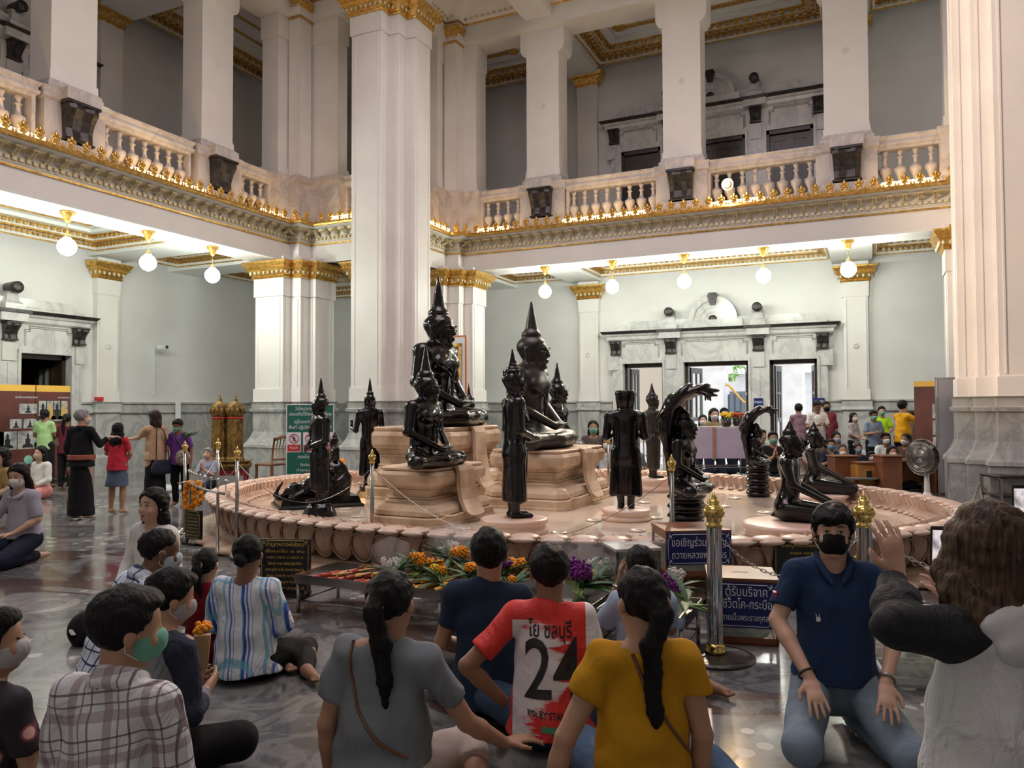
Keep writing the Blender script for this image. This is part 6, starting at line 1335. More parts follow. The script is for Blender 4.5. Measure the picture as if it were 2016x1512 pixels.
M['cello'] = mat('cellophane', (.9, .92, .95), .12, alpha=.16, spec=1.0); M['stem'] = noisy('green_stem', (.10, .20, .04), (.22, .36, .10), 10, .5)
def bouquet(px, py, z, kind, label, rz=0, s=1.0, wrap=False, n=5, spd=.06):
    p = on('z', z, px, py); t = tag(empty('flower_bouquet', (p.x, p.y, z), YAW + R(rz)), label, 'flowers', 'flower offerings before the basin'); t.scale = (s, s, s); rd = random.Random(px)
    mb = MB()
    for i in range(7): mb.tube([(rd.uniform(-.02, .02), -.16, rd.uniform(-.03, .02)), (rd.uniform(-.03, .03), -.04, 0), (rd.uniform(-.07, .07), .06, .05 + rd.uniform(0, .04))], .005, 5)
    mb.build('stems', M['stem'], t)
    lf = None
    for i in range(6):
        if lf is None:
            mb = MB(); rows = [(0, .006), (.05, .022), (.11, .026), (.17, .016), (.22, .002)]; vs = []
            for y, w_ in rows: vs += [(-w_, y, .01 + .3 * y - y * y * 1.4), (0, y, .3 * y - y * y * 1.4), (w_, y, .01 + .3 * y - y * y * 1.4)]
            mb.add(vs, [(3 * i_ + j, 3 * i_ + j + 1, 3 * i_ + j + 4, 3 * i_ + j + 3) for i_ in range(4) for j in range(2)]); lf = mb.build('leaf', M['leaf'], t, smooth=True); o = lf
        else: o = inst(lf, t)
        o.rotation_euler = (rd.uniform(-.2, .7), 0, rd.uniform(-2.2, 2.2)); o.location = (0, -.02, .01)
    hd = None
    for i in range(n):
        x, y, zz = rd.uniform(-spd, spd), rd.uniform(.0, .10), .05 + rd.uniform(0, .05)
        if hd is None:
            mb = MB()
            if kind in 'oyc':
                for k_ in range(26):
                    a = k_ * 2.4; u = k_ / 26; rr = .034 * math.sqrt(1 - (u * 1.5 - .6) ** 2 * .9) if abs(u * 1.5 - .6) < 1 else .01; mb.ball((rr * math.cos(a) * .8, rr * math.sin(a) * .8, .03 * (u * 2 - .9)), (.013, .013, .010), 5)
                mb.ball((0, 0, 0), .027, 8)
            else:
                for c_ in range(6):
                    cx, cy, cz = rd.uniform(-.04, .04), rd.uniform(-.04, .04), rd.uniform(-.02, .04)
                    for k_ in range(5): a = k_ * 2 * PI / 5; mb.ball((cx + .014 * math.cos(a), cy - .006, cz + .014 * math.sin(a)), (.012, .006, .010), 5)
            hd = mb.build('blossom', FLW[kind], t, loc=(x, y, zz))
        else: inst(hd, t, (x, y, zz), rd.uniform(0, 6))
    if wrap:
        vs = []; k_ = 12
        for r_, zz in ((.02, -.10), (.06, .0), (.12, .12), (.15, .2)):
            for i in range(k_): a = 2 * PI * i / k_; rr = r_ * (1 + .16 * (i % 2) + .08 * rd.random()); vs.append((rr * math.cos(a), zz * .5 + .02, .05 + rr * math.sin(a) * .7 + zz * .5))
        MB().add(vs, [(q * k_ + i, q * k_ + (i + 1) % k_, (q + 1) * k_ + (i + 1) % k_, (q + 1) * k_ + i) for q in range(3) for i in range(k_)]).build('cellophane_wrap', M['cello'], t, smooth=True)
    return t
for a in [(775, 1132, 'w', 'white bud bouquet in clear wrap at the right end of the candle tray', 20, 1.0, True, 3), (825, 1128, 'o', 'bunch of orange marigolds nearest the candle tray', -20, 1.15, False, 4), (872, 1136, 'o', 'small marigold among green stems left of the wrapped bouquets', 10, .9, False, 2),
          (885, 1110, 'w', 'white and green wrapped bouquet in clear cellophane behind the marigolds', 0, 1.2, True, 5), (905, 1112, 'o', 'orange and white bouquet in the tallest cellophane wrap', 15, 1.2, True, 4), (925, 1140, 'o', 'marigold bunch touching the navy T-shirt man', -10, 1.0, False, 3),
          (862, 1150, 'y', 'green stalks with small yellow blooms at the front of the flower tray', 40, 1.0, False, 1), (990, 1137, 'p', 'purple orchids just right of the man in navy', 0, 1.1, False, 4), (1022, 1136, 'o', 'orange marigolds between the orchids and the football shirt man', 5, 1.2, False, 4),
          (1010, 1158, 'o', 'marigold bunch lying lower behind the football shirt', 30, .9, False, 1), (1138, 1160, 'p', 'large purple orchid bunch right of the football shirt man', 0, 1.4, False, 7), (1105, 1140, 'w', 'wrapped white flowers behind the head of the football shirt man', 0, 1.1, True, 3),
          (1180, 1140, 'w', 'wrapped pale flowers before the acrylic box', -10, 1.1, True, 4), (1170, 1150, 'y', 'yellow blooms in wrap near the acrylic box', 30, 1.0, True, 3), (1345, 1190, 'p', 'orchid bunch with long leaves beside the fluted post', 60, 1.3, False, 3), (1330, 1160, 'w', 'small white bud bouquet under the blue sign', 30, 1.0, False, 2), (1712, 1135, 'y', 'yellow flowers behind the blue polo man by the right post', 0, 1.1, False, 4)]:
    px, py, kd, lb, rz, s, wr, n_ = a; bouquet(px, py, .27 if px < 1200 else .3, kd, lb, rz, s, wr, n_)
p = on('z', .235, 735, 1150); tag(MB().loft([(-.12, -.05), (.12, -.05), (.12, .05), (-.12, .05)], [(0, 0), (.01, 0)]).build('red_packet', FLW['c'], None, loc=(p.x, p.y - .02, .236), rotz=.2), 'flat red packet on the steel tray beside the candles', 'packet')
# flower packet held by the man in grey, garlands on a rod
p = atd(398, 1250, 3.35); t = tag(empty('flower_packet', p, YAW + .3), 'orange marigolds in a tan paper packet held by the man in grey', 'flowers')
mb = MB(); 
for i in range(16): a = i * 2.4; mb.ball((.035 * math.cos(a) * math.sqrt(i / 16), .03 * math.sin(a), .02 + .012 * (i % 3)), (.014, .014, .012), 6)
mb.build('marigolds', FLW['o'], t); MB().loft([(-.035, -.02), (.035, -.02), (.035, .02), (-.035, .02)], [(-.15, -.012), (0, .0)]).build('paper_packet', mat('tan_paper', (.62, .42, .20), .7), t)
def garland(px, py, d, label, R0=.10, n=18, drop=0):
    p = atd(px, py, d); t = tag(empty('marigold_garland', p, YAW), label, 'garland', 'marigold garlands'); b = None
    for i in range(n):
        a = 2 * PI * i / n; loc = (R0 * .32 * math.cos(a), .03 * (i % 2), R0 * math.sin(a) - R0)
        if b is None:
            mb = MB(); mb.ball((0, 0, 0), .026, 8)
            for k_ in range(10): mb.ball((.02 * math.cos(k_ * 2.4), .02 * math.sin(k_ * 2.4), .016 * math.cos(k_)), .012, 5)
            b = mb.build('flower_head', FLW['o'], t, loc=loc)
        else: inst(b, t, loc)
garland(372, 950, 9.2, 'orange marigold garland hanging leftmost on the rod', .17, 22); garland(388, 950, 9.15, 'orange marigold garland hanging at the right on the rod', .13, 18); garland(371, 996, 9.2, 'small marigold cluster at the foot of the garlands', .04, 8); garland(672, 905, 12.4, 'orange marigold bundle beside the standing statue with raised hand', .09, 14)
p = atd(378, 950, 9.22); t = tag(empty('garland_rack', (p.x, p.y, 0), YAW), 'thin chrome rack from which the marigold garlands hang', 'rack')
mb = MB(); mb.tube([(-.16, -.03, p.z + .0), (.10, .03, p.z + .02)], .008, 6); mb.tube([(0, 0, 0), (0, 0, p.z + .0)], .010, 6); mb.lathe([(.10, 0), (.10, .01), (.01, .03)], (0, 0, 0), 14); mb.build('stand', M['chrome'], t)

# ------------------------------------------------------------------ donation boxes and signs
M['blue'] = mat('sign_blue', (.010, .018, .13), .35); M['signw'] = mat('sign_white', (.80, .82, .88), .5); M['blackp'] = mat('black_granite_plaque', (.012, .012, .012), .25); M['goldt'] = mat('gold_lettering', (.75, .55, .12), .4, .3)
M['acryl'] = mat('acrylic_pane', (.75, .80, .80), .05, alpha=.22); M['note'] = noisy('banknotes', (.30, .40, .26), (.62, .62, .52), 18, .7)
FR = Matrix.Rotation(0, 4, 'Z')
def sign_board(t, w, h, z, y, lines, m='blue', tm='signw', corners=True, name='sign'):
    o = MB().loft([(-w / 2, -.006), (w / 2, -.006), (w / 2, .006), (-w / 2, .006)], [(z - h / 2, -.0), (z + h / 2, 0)], Matrix.Translation((0, y, 0))).build(name, M[m], t)
    mb = MB(); k_ = .012; q = [(-w / 2 + .05, -h / 2 + k_), (w / 2 - .05, -h / 2 + k_), (w / 2 - k_, -h / 2 + .05), (w / 2 - k_, h / 2 - .05), (w / 2 - .05, h / 2 - k_), (-w / 2 + .05, h / 2 - k_), (-w / 2 + k_, h / 2 - .05), (-w / 2 + k_, -h / 2 + .05)]
    mb.tube([(x, y - .008, z + zz) for x, zz in q], .0022, 4, closed=True)
    if corners:
        for sx in (-1, 1):
            for sz in (-1, 1):
                for j in range(4): a = j * .5; mb.tube([(sx * (w / 2 - .012 - .022 * math.sin(x + a) * .6 - j * .006), y - .008, z + sz * (h / 2 - .012 - .02 * math.cos(x) * .6 - .006 * j)) for x in (0, .8, 1.6, 2.4)], .0018, 4)
    mb.build('ornament_border', M[tm], o)
    lettering('lettering', lines, M[tm], o, Matrix.Translation((0, y - .0075, z))); return o
def donation_box(px, py, rz, w, dp, h, z0, label, lines, sw, sh, sz, m='wood_red', d=None):
    p = on('z', 0, px, py) if d is None else atd(px, 801, d); t = tag(empty('donation_box', (p.x, p.y, 0), YAW + R(rz)), label, 'box', 'donation boxes')
    mb = MB(); e = .018
    for x in (-w / 2, w / 2 - e):
        for y in (0, dp - e): mb.box(x, x + e, y, y + e, z0, z0 + h)
    for z in (z0, z0 + h - .05): mb.box(-w / 2, w / 2, 0, e, z, z + .05); mb.box(-w / 2, w / 2, dp - e, dp, z, z + .05); mb.box(-w / 2, -w / 2 + e, 0, dp, z, z + .05); mb.box(w / 2 - e, w / 2, 0, dp, z, z + .05)
    mb.box(-w / 2, w / 2, 0, dp, z0, z0 + .015); mb.build('frame', M[m], t)
    MB().loft([(-w / 2, 0), (w / 2, 0), (w / 2, dp), (-w / 2, dp)], [(z0 + h, .005), (z0 + h + .02, .005)]).build('lid', M['wood_red'] if m == 'wood_red' else M['pale_marble'], t)
    mb = MB(); mb.box(-.05, .05, dp / 2 - .006, dp / 2 + .006, z0 + h + .018, z0 + h + .022); mb.build('slot', M['black_leather'], t)
    mb = MB(); mb.box(-w / 2 + e, w / 2 - e, .004, .009, z0 + .05, z0 + h - .05); mb.box(-w / 2 + .003, -w / 2 + .008, e, dp - e, z0 + .05, z0 + h - .05); mb.box(w / 2 - .008, w / 2 - .003, e, dp - e, z0 + .05, z0 + h - .05); mb.build('pane', M['acryl'], t)
    s = Sd(); s.ell((0, dp / 2, z0 + .06), (w / 2 - .04, dp / 2 - .04, .07)); sd_obj('banknotes', s, .012, M['note'], t, noise_amp=.010, noise_f=45)
    if lines: sign_board(t, sw, sh, sz, -.012, lines)
    if z0 > .05:
        mb = MB(); 
        for x in (-w / 2 + .02, w / 2 - .03):
            for y in (.01, dp - .03): mb.box(x, x + .02, y, y + .02, 0, z0)
        mb.build('stand', M['dark_wood'], t)
    return t
donation_box(1464, 1270, -12, .44, .40, .41, 0, 'glass donation box with dark red frame and three-line blue sign, beside the fluted post', [('ตู้รับบริจาค', .02, .085, .085, .26), ('ไถ่ชีวิตโค-กระบือ', 0, .005, .08, .36), ('ถวายเป็นพระราชกุศล', 0, -.08, .055, .31)], .40, .29, .26)
donation_box(1372, 1150, 4, .50, .42, .34, .25, 'donation box with two-line blue sign standing behind the fluted post', [('ขอเชิญร่วมทำบุญ', 0, .045, .085, .42), ('ถวายหลวงพ่อโสธร', 0, -.05, .075, .42)], .50, .24, .475, d=5.85)
donation_box(1255, 1150, 12, .34, .3, .30, .20, 'acrylic box with pale lid behind the praying person in pale blue', [], 0, 0, 0, m='steel', d=5.6)
donation_box(1800, 1390, -14, .34, .34, .36, .0, 'small pale framed glass box between the blue polo man and the woman with the phone', [('พระราชกุศล', 0, 0, .05, .24)], .30, .10, .40, m='pale_marble', d=4.25)
def plaque(px, py, d, w, h, zc, label, lines, rz=0, corners=True, foot=True):
    p = atd(px, 801, d); t = tag(empty('prayer_plaque', (p.x, p.y, 0), YAW + R(rz)), label, 'sign', 'black prayer plaques')
    sign_board(t, w, h, zc, 0, lines, 'blackp', 'goldt', corners, 'plaque')
    mb = MB(); mb.box(-w / 2 * .9, w / 2 * .9, -.06, .10, 0, .03); mb.box(-w / 2, -w / 2 + .02, .008, .03, 0.03, zc + h / 2); mb.box(w / 2 - .02, w / 2, .008, .03, 0.03, zc + h / 2); mb.build('stand', M['blackp'], t)
PRAY = ['ตั้งนะโม ๓ จบ', 'กาเยนะ วาจายะ วะ เจตะสา วา', 'โสธะรัง นามะ อิทธิปาฏิหาริกัง', 'พุทธะรูปัง อะหัง วันทามิ สัพพะโส', 'สะทา โสตถี ภะวันตุ เม', 'ยัสสานุภาเวนะ', 'สัพพะทุกขา ปะมุญจะติ']
plaque(563, 1130, 6.35, .42, .46, .24, 'square black plaque with gold Thai prayer standing behind the candle tray', [('คำบูชาหลวงพ่อโสธร', 0, .185, .042, .32)] + [(s_, 0, .13 - i * .05, .030, .33 - .02 * (i % 3)) for i, s_ in enumerate(PRAY)], rz=-6)
plaque(382, 1036, 8.75, .26, .32, .23, 'small black prayer plaque on a stepped base beside the left post', [(s_, 0, .11 - i * .038, .026, .19) for i, s_ in enumerate(PRAY)], rz=-30, corners=False)
plaque(1575, 1118, 6.3, .46, .40, .26, 'black plaque with gold Thai title behind the shoulder of the blue polo man', [('คาถาบูชาหลวงพ่อโสธร', 0, .15, .036, .34), ('กาเยนะ วาจายะ', 0, .09, .03, .2), ('พุทธะรูปัง อะหัง', 0, .03, .03, .24), ('วันทามิ สัพพะโส', 0, -.04, .03, .24)])
# curved chrome rail with glass balls on the left rim
t = tag(empty('offering_rail', (BX, BY, 0)), 'curved chrome rail with rods and glass balls in front of the left rim', 'rail')
mb = MB(); pts = [(*ell_pt(a, .22)[:2], .66) for a in np.linspace(arc(.60) , arc(.665), 10)]; mb.tube(pts, .014, 6)
for i in (1, 8): mb.tube([(pts[i][0], pts[i][1], 0), pts[i]], .016, 6)
mb.build('rail', M['chrome'], t); g = None
for i in range(1, 10):
    q = pts[i]
    if g is None: mb = MB(); mb.tube([(0, 0, 0), (0, 0, .12)], .005, 5); mb.ball((0, 0, .135), .022, 10); g = mb.build('rod', M['chrome'], t, loc=q)
    else: inst(g, t, q)

# ------------------------------------------------------------------ things along the walls
def dboard(y0, y1, label, seed):
    rd = random.Random(seed); W = y1 - y0; t = tag(empty('display_board', (-15.45, (y0 + y1) / 2, 0), PI / 2), label, 'display board', 'brown exhibition boards')
    MB().box(-W / 2, W / 2, -.02, .02, .12, 2.02).build('panel', noisy('brown_print', (.07, .018, .014), (.15, .04, .028), 1.2, .45), t)
    MB().box(-W / 2, W / 2, -.024, .022, 1.90, 2.03).build('gold_header', mat('gold_header', (.85, .50, .08), .5), t)
    mb = MB(); mb.box(-W / 2, -W / 2 + .04, -.2, .2, 0, .1); mb.box(W / 2 - .04, W / 2, -.2, .2, 0, .1); mb.build('foot', M['steel'], t)
    ph = noisy('photo_print', (.16, .18, .20), (.55, .55, .52), 7, .4); dk = mat('dark_print', (.02, .018, .02), .4); gp = mat('gold_print', (.6, .38, .10), .4)
    return t, W, ph, dk, gp
def pic(t, x, z, w, h, bgm, fgm):
    o = MB().box(x - w / 2, x + w / 2, -.026, -.021, z - h / 2, z + h / 2).build('photograph', bgm, t)
    mb = MB(); k_ = h * .42
    mb.add([(x - .8 * k_, -.0275, z - k_), (x + .8 * k_, -.0275, z - k_), (x + .62 * k_, -.0275, z - .62 * k_), (x + .32 * k_, -.0275, z - .5 * k_), (x + .36 * k_, -.0275, z + .1 * k_), (x + .15 * k_, -.0275, z + .25 * k_), (x + .17 * k_, -.0275, z + .6 * k_), (x, -.0275, z + 1.0 * k_), (x - .17 * k_, -.0275, z + .6 * k_), (x - .15 * k_, -.0275, z + .25 * k_), (x - .36 * k_, -.0275, z + .1 * k_), (x - .32 * k_, -.0275, z - .5 * k_), (x - .62 * k_, -.0275, z - .62 * k_)], [tuple(range(13))]); mb.build('silhouette', fgm, o)
ya, yb, yc = on('x', -15.45, 0, 850).y, on('x', -15.45, 68, 850).y, on('x', -15.45, 136, 850).y
t, W, ph, dk, gp = dboard(ya - .25, yb - .01, 'brown exhibition board with photo rows at the left picture edge', 1)
for a in [(.32, 1.55, .36, .2), (.36, 1.25, .26, .19), (.08, 1.25, .24, .19), (.32, .92, .40, .36), (-.08, .92, .36, .36), (-.3, .92, .3, .36), (-.15, .5, .24, .26)]: pic(t, *a, ph, dk)
lettering('title', [('ประวัติหลวงพ่อพุทธโสธร', .28, 1.78, .05, .45)], M['signw'], t, Matrix.Translation((0, -.026, 0)))
MB().ball((.34, -.022, .52), (.09, .008, .09), 20).build('round_emblem', mat('mint_print', (.30, .62, .50), .5), t)
t, W, ph, dk, gp = dboard(yb + .01, yc, 'brown exhibition board with four Buddha photographs, next to the marble door jamb', 2)
for i, f in enumerate((dk, gp, dk, gp)): pic(t, -W / 2 + .14 + i * (W - .28) / 3, 1.50, .17, .42, ph, f)
pic(t, 0, 1.0, .6, .45, mat('red_print2', (.20, .05, .035), .5), mat('grey_print', (.12, .09, .08), .5))
lettering('title', [('หลวงพ่อโสธร', .22, 1.78, .05, .25)], M['signw'], t, Matrix.Translation((0, -.026, 0)))
# small fittings on the left wall
def wallthing(name, cat, label, y, z, parts):
    t = tag(empty(name, (XW + .0, y, z), PI / 2), label, cat)
    for nm_, mm, bxs in parts:
        mb = MB(); [mb.box(*b) for b in bxs]; mb.build(nm_, mm, t)
def wl(px, py): q = on('x', XW, px, py); return q.y, q.z
RED = mat('alarm_red', (.55, .03, .03), .4)
y, z = wl(195, 786); wallthing('alarm_box', 'alarm', 'small red alarm box on top of the marble dado by the left pilaster', y, z, [('housing', RED, [(-.08, .08, -.05, .06, -.04, .05)]), ('bracket', M['steel'], [(-.03, .03, 0, .1, -.08, -.04)])])
y, z = wl(204, 822); wallthing('switch_plate', 'switch', 'white switch plate on the marble dado', y, z, [('plate', M['signw'], [(-.05, .05, -.01, .10, -.08, .08)]), ('toggle', M['black_leather'], [(-.01, .01, -.02, -.01, -.02, .02)])])
y, z = wl(217, 818); wallthing('wall_label', 'sign', 'small red label beside the white switch plate', y, z, [('plate', RED, [(-.09, .09, -.005, .10, -.02, .02)])])
y, z = wl(312, 684); wallthing('security_camera', 'camera', 'white security camera with black lens high on the left wall', y, z, [('body', M['signw'], [(-.06, .08, -.20, -.02, -.04, .05)]), ('lens', M['black_leather'], [(.04, .09, -.24, -.19, -.03, .04)]), ('conduit', M['signw'], [(-.02, .0, .12, .15, -1.2, .0)])])
y, z = wl(349, 812); wallthing('pipe_post', 'pipe', 'short white plastic pipe standing against the left wall dado', y, 0, [('pipe', M['soffit'], [(-.045, .045, -.07, .02, 0, z + .28)])])
p = atd(330, 925, 14.6); tag(MB().loft([(-.35, -.25), (.35, -.3), (.4, .2), (-.3, .25)], [(0, 0), (.03, .01), (.07, -.03), (.09, -.12)]).build('folded_cloth', cloth((.55, .56, .58)), None, loc=(p.x, p.y, 0)), 'crumpled white cloth on the floor behind the woman in beige', 'cloth')
p = atd(316, 880, 15.4); t = tag(empty('notice_board', (p.x, p.y, 0), YAW), 'blue notice with red and white panels, half hidden behind the woman in beige', 'sign')
MB().box(-.13, .13, -.01, .01, .62, 1.0).build('blue_panel', M['blue'], t); MB().box(-.13, .13, -.01, .01, .25, .60).build('white_panel', M['signw'], t); MB().box(-.10, .10, -.014, .0, .50, .57).build('red_band', RED, t); MB().box(-.02, .02, .0, .03, 0, .9).build('pole', M['steel'], t); lettering('lettering', [('9', .05, .8, .2)], M['signw'], t, Matrix.Translation((0, -.012, 0)))
# gilded drums on a red table
GC = noisy('old_gilding', (.09, .05, .012), (.34, .20, .05), 12, .5, .4, bs=.4, bd=.01, bscale=26)
p = atd(448, 801, 15.3); t = tag(empty('red_altar_table', (p.x, p.y, 0), PI / 2 + YAW - 1.35), 'low red and gold altar table under the two gilded columns', 'table')
mb = MB(); mb.loft([(-.42, -.22), (.42, -.22), (.42, .22), (-.42, .22)], [(.34, 0), (.38, .03), (.42, .04), (.46, .0), (.50, .05)]); mb.build('gilded_top', GC, t)
mb = MB(); mb.loft([(-.40, -.2), (.40, -.2), (.40, .2), (-.40, .2)], [(.22, 0), (.34, 0)]); [mb.box(x - .03, x + .03, y - .03, y + .03, 0, .24) for x in (-.36, .36) for y in (-.17, .17)]; mb.build('red_frame', mat('altar_red', (.25, .02, .02), .5), t)
for px, lb in ((433, 'left gilded ornate column with red band on the altar table'), (463, 'right gilded ornate column with red band on the altar table')):
    p = atd(px, 801, 15.3); t = tag(empty('gilded_column', (p.x, p.y, .50), 0), lb, 'column ornament', 'gilded columns by the corner pillar')
    q = [((.155 if i % 2 else .135) * math.cos(i * PI / 12), (.155 if i % 2 else .135) * math.sin(i * PI / 12)) for i in range(24)]
    MB().loft(q, [(0, .03), (.05, .02), (.08, 0), (.80, 0), (.84, .0)]).build('fluted_body', GC, t)
    MB().lathe([(.16, 0), (.165, .015), (.16, .03)], (0, 0, .84), 20).build('red_band', RED, t)
    mb = MB(); mb.lathe([(.155, .03), (.165, .10), (.175, .20), (.165, .26), (.12, .31), (.06, .34), (.04, .36), (.045, .38), (.02, .40), (.015, .44), (.003, .50)], (0, 0, .84), 20)
    for i in range(12): a = i * PI / 6; mb.ball((.165 * math.cos(a), .165 * math.sin(a), 1.0), (.04, .04, .07), 6)
    mb.build('lotus_bud_cap', GC, t)
# wooden chair
p = atd(536, 801, 14.9); t = tag(empty('wooden_chair', (p.x, p.y, 0), YAW + R(62)), 'reddish wooden chair with slatted back beside the green safety sign', 'chair')
def leg(x, y, h): return MB().box(-.02, .02, -.02, .02, 0, h).build('leg', M['wood_red'], t, loc=(x, y, 0))
for x in (-.2, .2): leg(x, .2, .44); leg(x, -.2, .46)
MB().bbox(-.23, .23, -.22, .23, .44, .48).build('seat', M['wood_red'], t)
mb = MB(); 
for x in (-.2, .2): mb.tube([(x, -.2, .46), (x, -.22, .7), (x, -.27, .98)], .02, 6)
mb.tube([(-.2, -.27, .95), (0, -.29, 1.0), (.2, -.27, .95)], .035, 6); mb.tube([(-.2, -.215, .56), (.2, -.215, .56)], .02, 6); mb.build('back_frame', M['wood_red'], t); s0 = None
for x in (-.12, -.04, .04, .12):
    if s0 is None: s0 = MB().tube([(0, -.215, .56), (0, -.225, .75), (0, -.275, .95)], .014, 5).build('back_slat', mat('pale_slat', (.45, .36, .24), .5), t, loc=(x, 0, 0))
    else: inst(s0, t, (x, 0, 0))
# green safety sign
M['green'] = mat('sign_green', (.012, .13, .095), .4); p = atd(611, 801, 14.4); t = tag(empty('safety_sign', (p.x, p.y, 0), YAW), 'tall green safety sign with Thai text and red prohibition symbols, behind the left statues', 'sign')
w_, zt, zb = .90, 1.62, .29
o = MB().box(-w_ / 2, w_ / 2, -.01, .01, zb, zt).build('board', M['green'], t); mb = MB()
for a in ((-w_ / 2, w_ / 2, zt - .018, zt), (-w_ / 2, w_ / 2, zb, zb + .018), (-w_ / 2, -w_ / 2 + .018, zb, zt), (w_ / 2 - .018, w_ / 2, zb, zt)): mb.box(a[0], a[1], -.014, -.009, a[2], a[3])
mb.build('white_edge', M['signw'], t); MB().box(-.03, .03, .01, .04, 0, 1.4).build('prop', M['steel'], t)
lettering('lettering', [('วัดโสธรวรารามวรวิหาร', 0, 1.53, .085, .56), ('ปลอดภัยไว้ก่อน Safety First', 0, 1.43, .085, .80), ('อยู่ในระหว่างการบูรณะ', 0, 1.285, .085, .60), ('พื้นที่ ปฏิบัติงาน เจ้าหน้าที่', 0, 1.18, .085, .80), ('กองโบราณคดี', 0, .63, .08, .46), ('ติดก่อนทำงาน', 0, .48, .07, .36), ('ทำงานประมาท', 0, .38, .07, .5)], M['signw'], t, Matrix.Translation((0, -.0125, 0)))
for i, x in enumerate((-.30, -.0, .30)):
    o = MB().box(x - .13, x + .13, -.016, -.011, .72, 1.09).build('warning_panel', M['signw'], t); mb = MB(); mb.box(x - .12, x + .12, -.019, -.015, .735, .86); mb.tube([(x + .085 * math.cos(a), -.017, .97 + .085 * math.sin(a)) for a in [k_ * PI / 12 for k_ in range(24)]], .008, 4, closed=True); mb.tube([(x - .06, -.018, 1.03), (x + .06, -.018, .91)], .007, 4); mb.build('red_marking', RED, o)
    mb = MB(); mb.ball((x, -.0165, 1.02), (.014, .003, .014), 8); mb.tube([(x, -.0165, 1.0), (x, -.0165, .96)], .012, 5); mb.tube([(x, -.0165, .965), (x - .03, -.0165, .915)], .008, 5); mb.tube([(x, -.0165, .965), (x + .03, -.0165, .915)], .008, 5); mb.tube([(x - .03, -.0165, .97), (x, -.0165, .99), (x + .035, -.0165, .97)], .006, 5); mb.build('walking_symbol', M['blackp'], o)
    lettering('lettering', [('ห้ามเข้า', x, .80, .07, .15)], M['signw'], o, Matrix.Translation((0, -.0195, 0)))
# framed picture on a tall board by the corner pillar
p = atd(892, 801, 16.6); t = tag(empty('picture_board', (p.x, p.y, 0), YAW - .35), 'framed picture in gold on a white board with orange border, behind the largest Buddha', 'picture')
MB().box(-.42, .32, -.02, .02, 1.62, 3.10).build('orange_border', mat('orange_edge', (.62, .18, .05), .5), t); MB().box(-.39, .29, -.03, .0, 1.66, 3.06).build('white_board', M['signw'], t); mb = MB()
for a in ((-.30, .22, 2.86, 2.93), (-.30, .22, 2.02, 2.09), (-.30, -.23, 2.02, 2.93), (.15, .22, 2.02, 2.93)): mb.box(a[0], a[1], -.06, -.03, a[2], a[3])
mb.build('gold_frame', M['gold'], t); MB().box(-.23, .15, -.04, -.03, 2.09, 2.86).build('old_photograph', noisy('old_photo', (.03, .04, .03), (.26, .25, .20), 4, .3, dist=1.0), t)
lettering('caption', [('๒๓ ก.พ. ๒๕๑๐', -.04, 1.88, .06, .3), ('พระบาทสมเด็จพระเจ้าอยู่หัว', -.04, 1.80, .05, .44), ('เสด็จพระราชดำเนิน', -.04, 1.73, .05, .36)], M['blackp'], t, Matrix.Translation((0, -.032, 0)))
mb = MB(); [mb.tube([(x, .15, 0), (x * .8, .02, 1.7)], .02, 6) for x in (-.3, .3)]; mb.build('easel_leg', M['dark_wood'], t)
# lilac table, flowers on it
LIL = noisy('lilac_cloth', (.50, .44, .58), (.58, .52, .66), 3, .7)
p = atd(1404, 801, 14.6); t = tag(empty('offering_table', (p.x, p.y, 0), YAW), 'long steel table with two lilac panels on its front, before the open middle door', 'table')
MB().box(-.68, .68, .0, .55, 1.13, 1.16).build('top', M['pale_marble'], t); MB().box(-.66, -.02, -.03, -.01, .56, 1.13).build('lilac_panel', LIL, t); MB().box(.04, .68, -.03, -.01, .56, 1.13).build('lilac_panel', LIL, t); MB().box(-.03, .03, -.045, -.0, .54, 1.15).build('centre_batten', mat('batten', (.45, .25, .18), .5), t)
mb = MB(); [mb.box(x, x + .03, y, y + .03, 0, 1.13) for x in (-.68, .65) for y in (0, .5)]; [mb.box(-.68, .68, y, y + .02, z, z + .02) for y in (0, .5) for z in (.12, .38)]; mb.build('steel_frame', M['steel'], t)
def pot(px, py, d, kd, lb, s=1.3):
    p = atd(px, py, d); t = tag(empty('flower_pot', p, 0), lb, 'flowers', 'flowers on the lilac table'); rd = random.Random(px); MB().lathe([(.05, -.02), (.07, .02), (.075, .08), (.001, .08)], (0, 0, 0), 12).build('pot', M['dark_wood'], t); h_ = None; t.scale = (s,) * 3
    for i in range(9):
        l = (rd.uniform(-.09, .09), rd.uniform(-.06, .06), .12 + rd.uniform(0, .07))
        if h_ is None: mb = MB(); [mb.ball((.025 * math.cos(k_ * 2.4), .02 * math.sin(k_ * 2.4), .012 * math.cos(k_)), .015, 5) for k_ in range(9)]; h_ = mb.build('blossom', FLW[kd], t, loc=l)
        else: inst(h_, t, l)
    mb = MB(); [mb.tube([(0, 0, .06), (.1 * math.cos(k_), .07 * math.sin(k_), .10 + .02 * (k_ % 3))], [.012, .004], 5) for k_ in range(8)]; mb.build('leaves', M['leaf'], t)
pot(1430, 838, 14.7, 'y', 'yellow flowers in a pot on the lilac table'); pot(1452, 836, 14.75, 'c', 'coral red flowers in a pot at the right end of the lilac table')
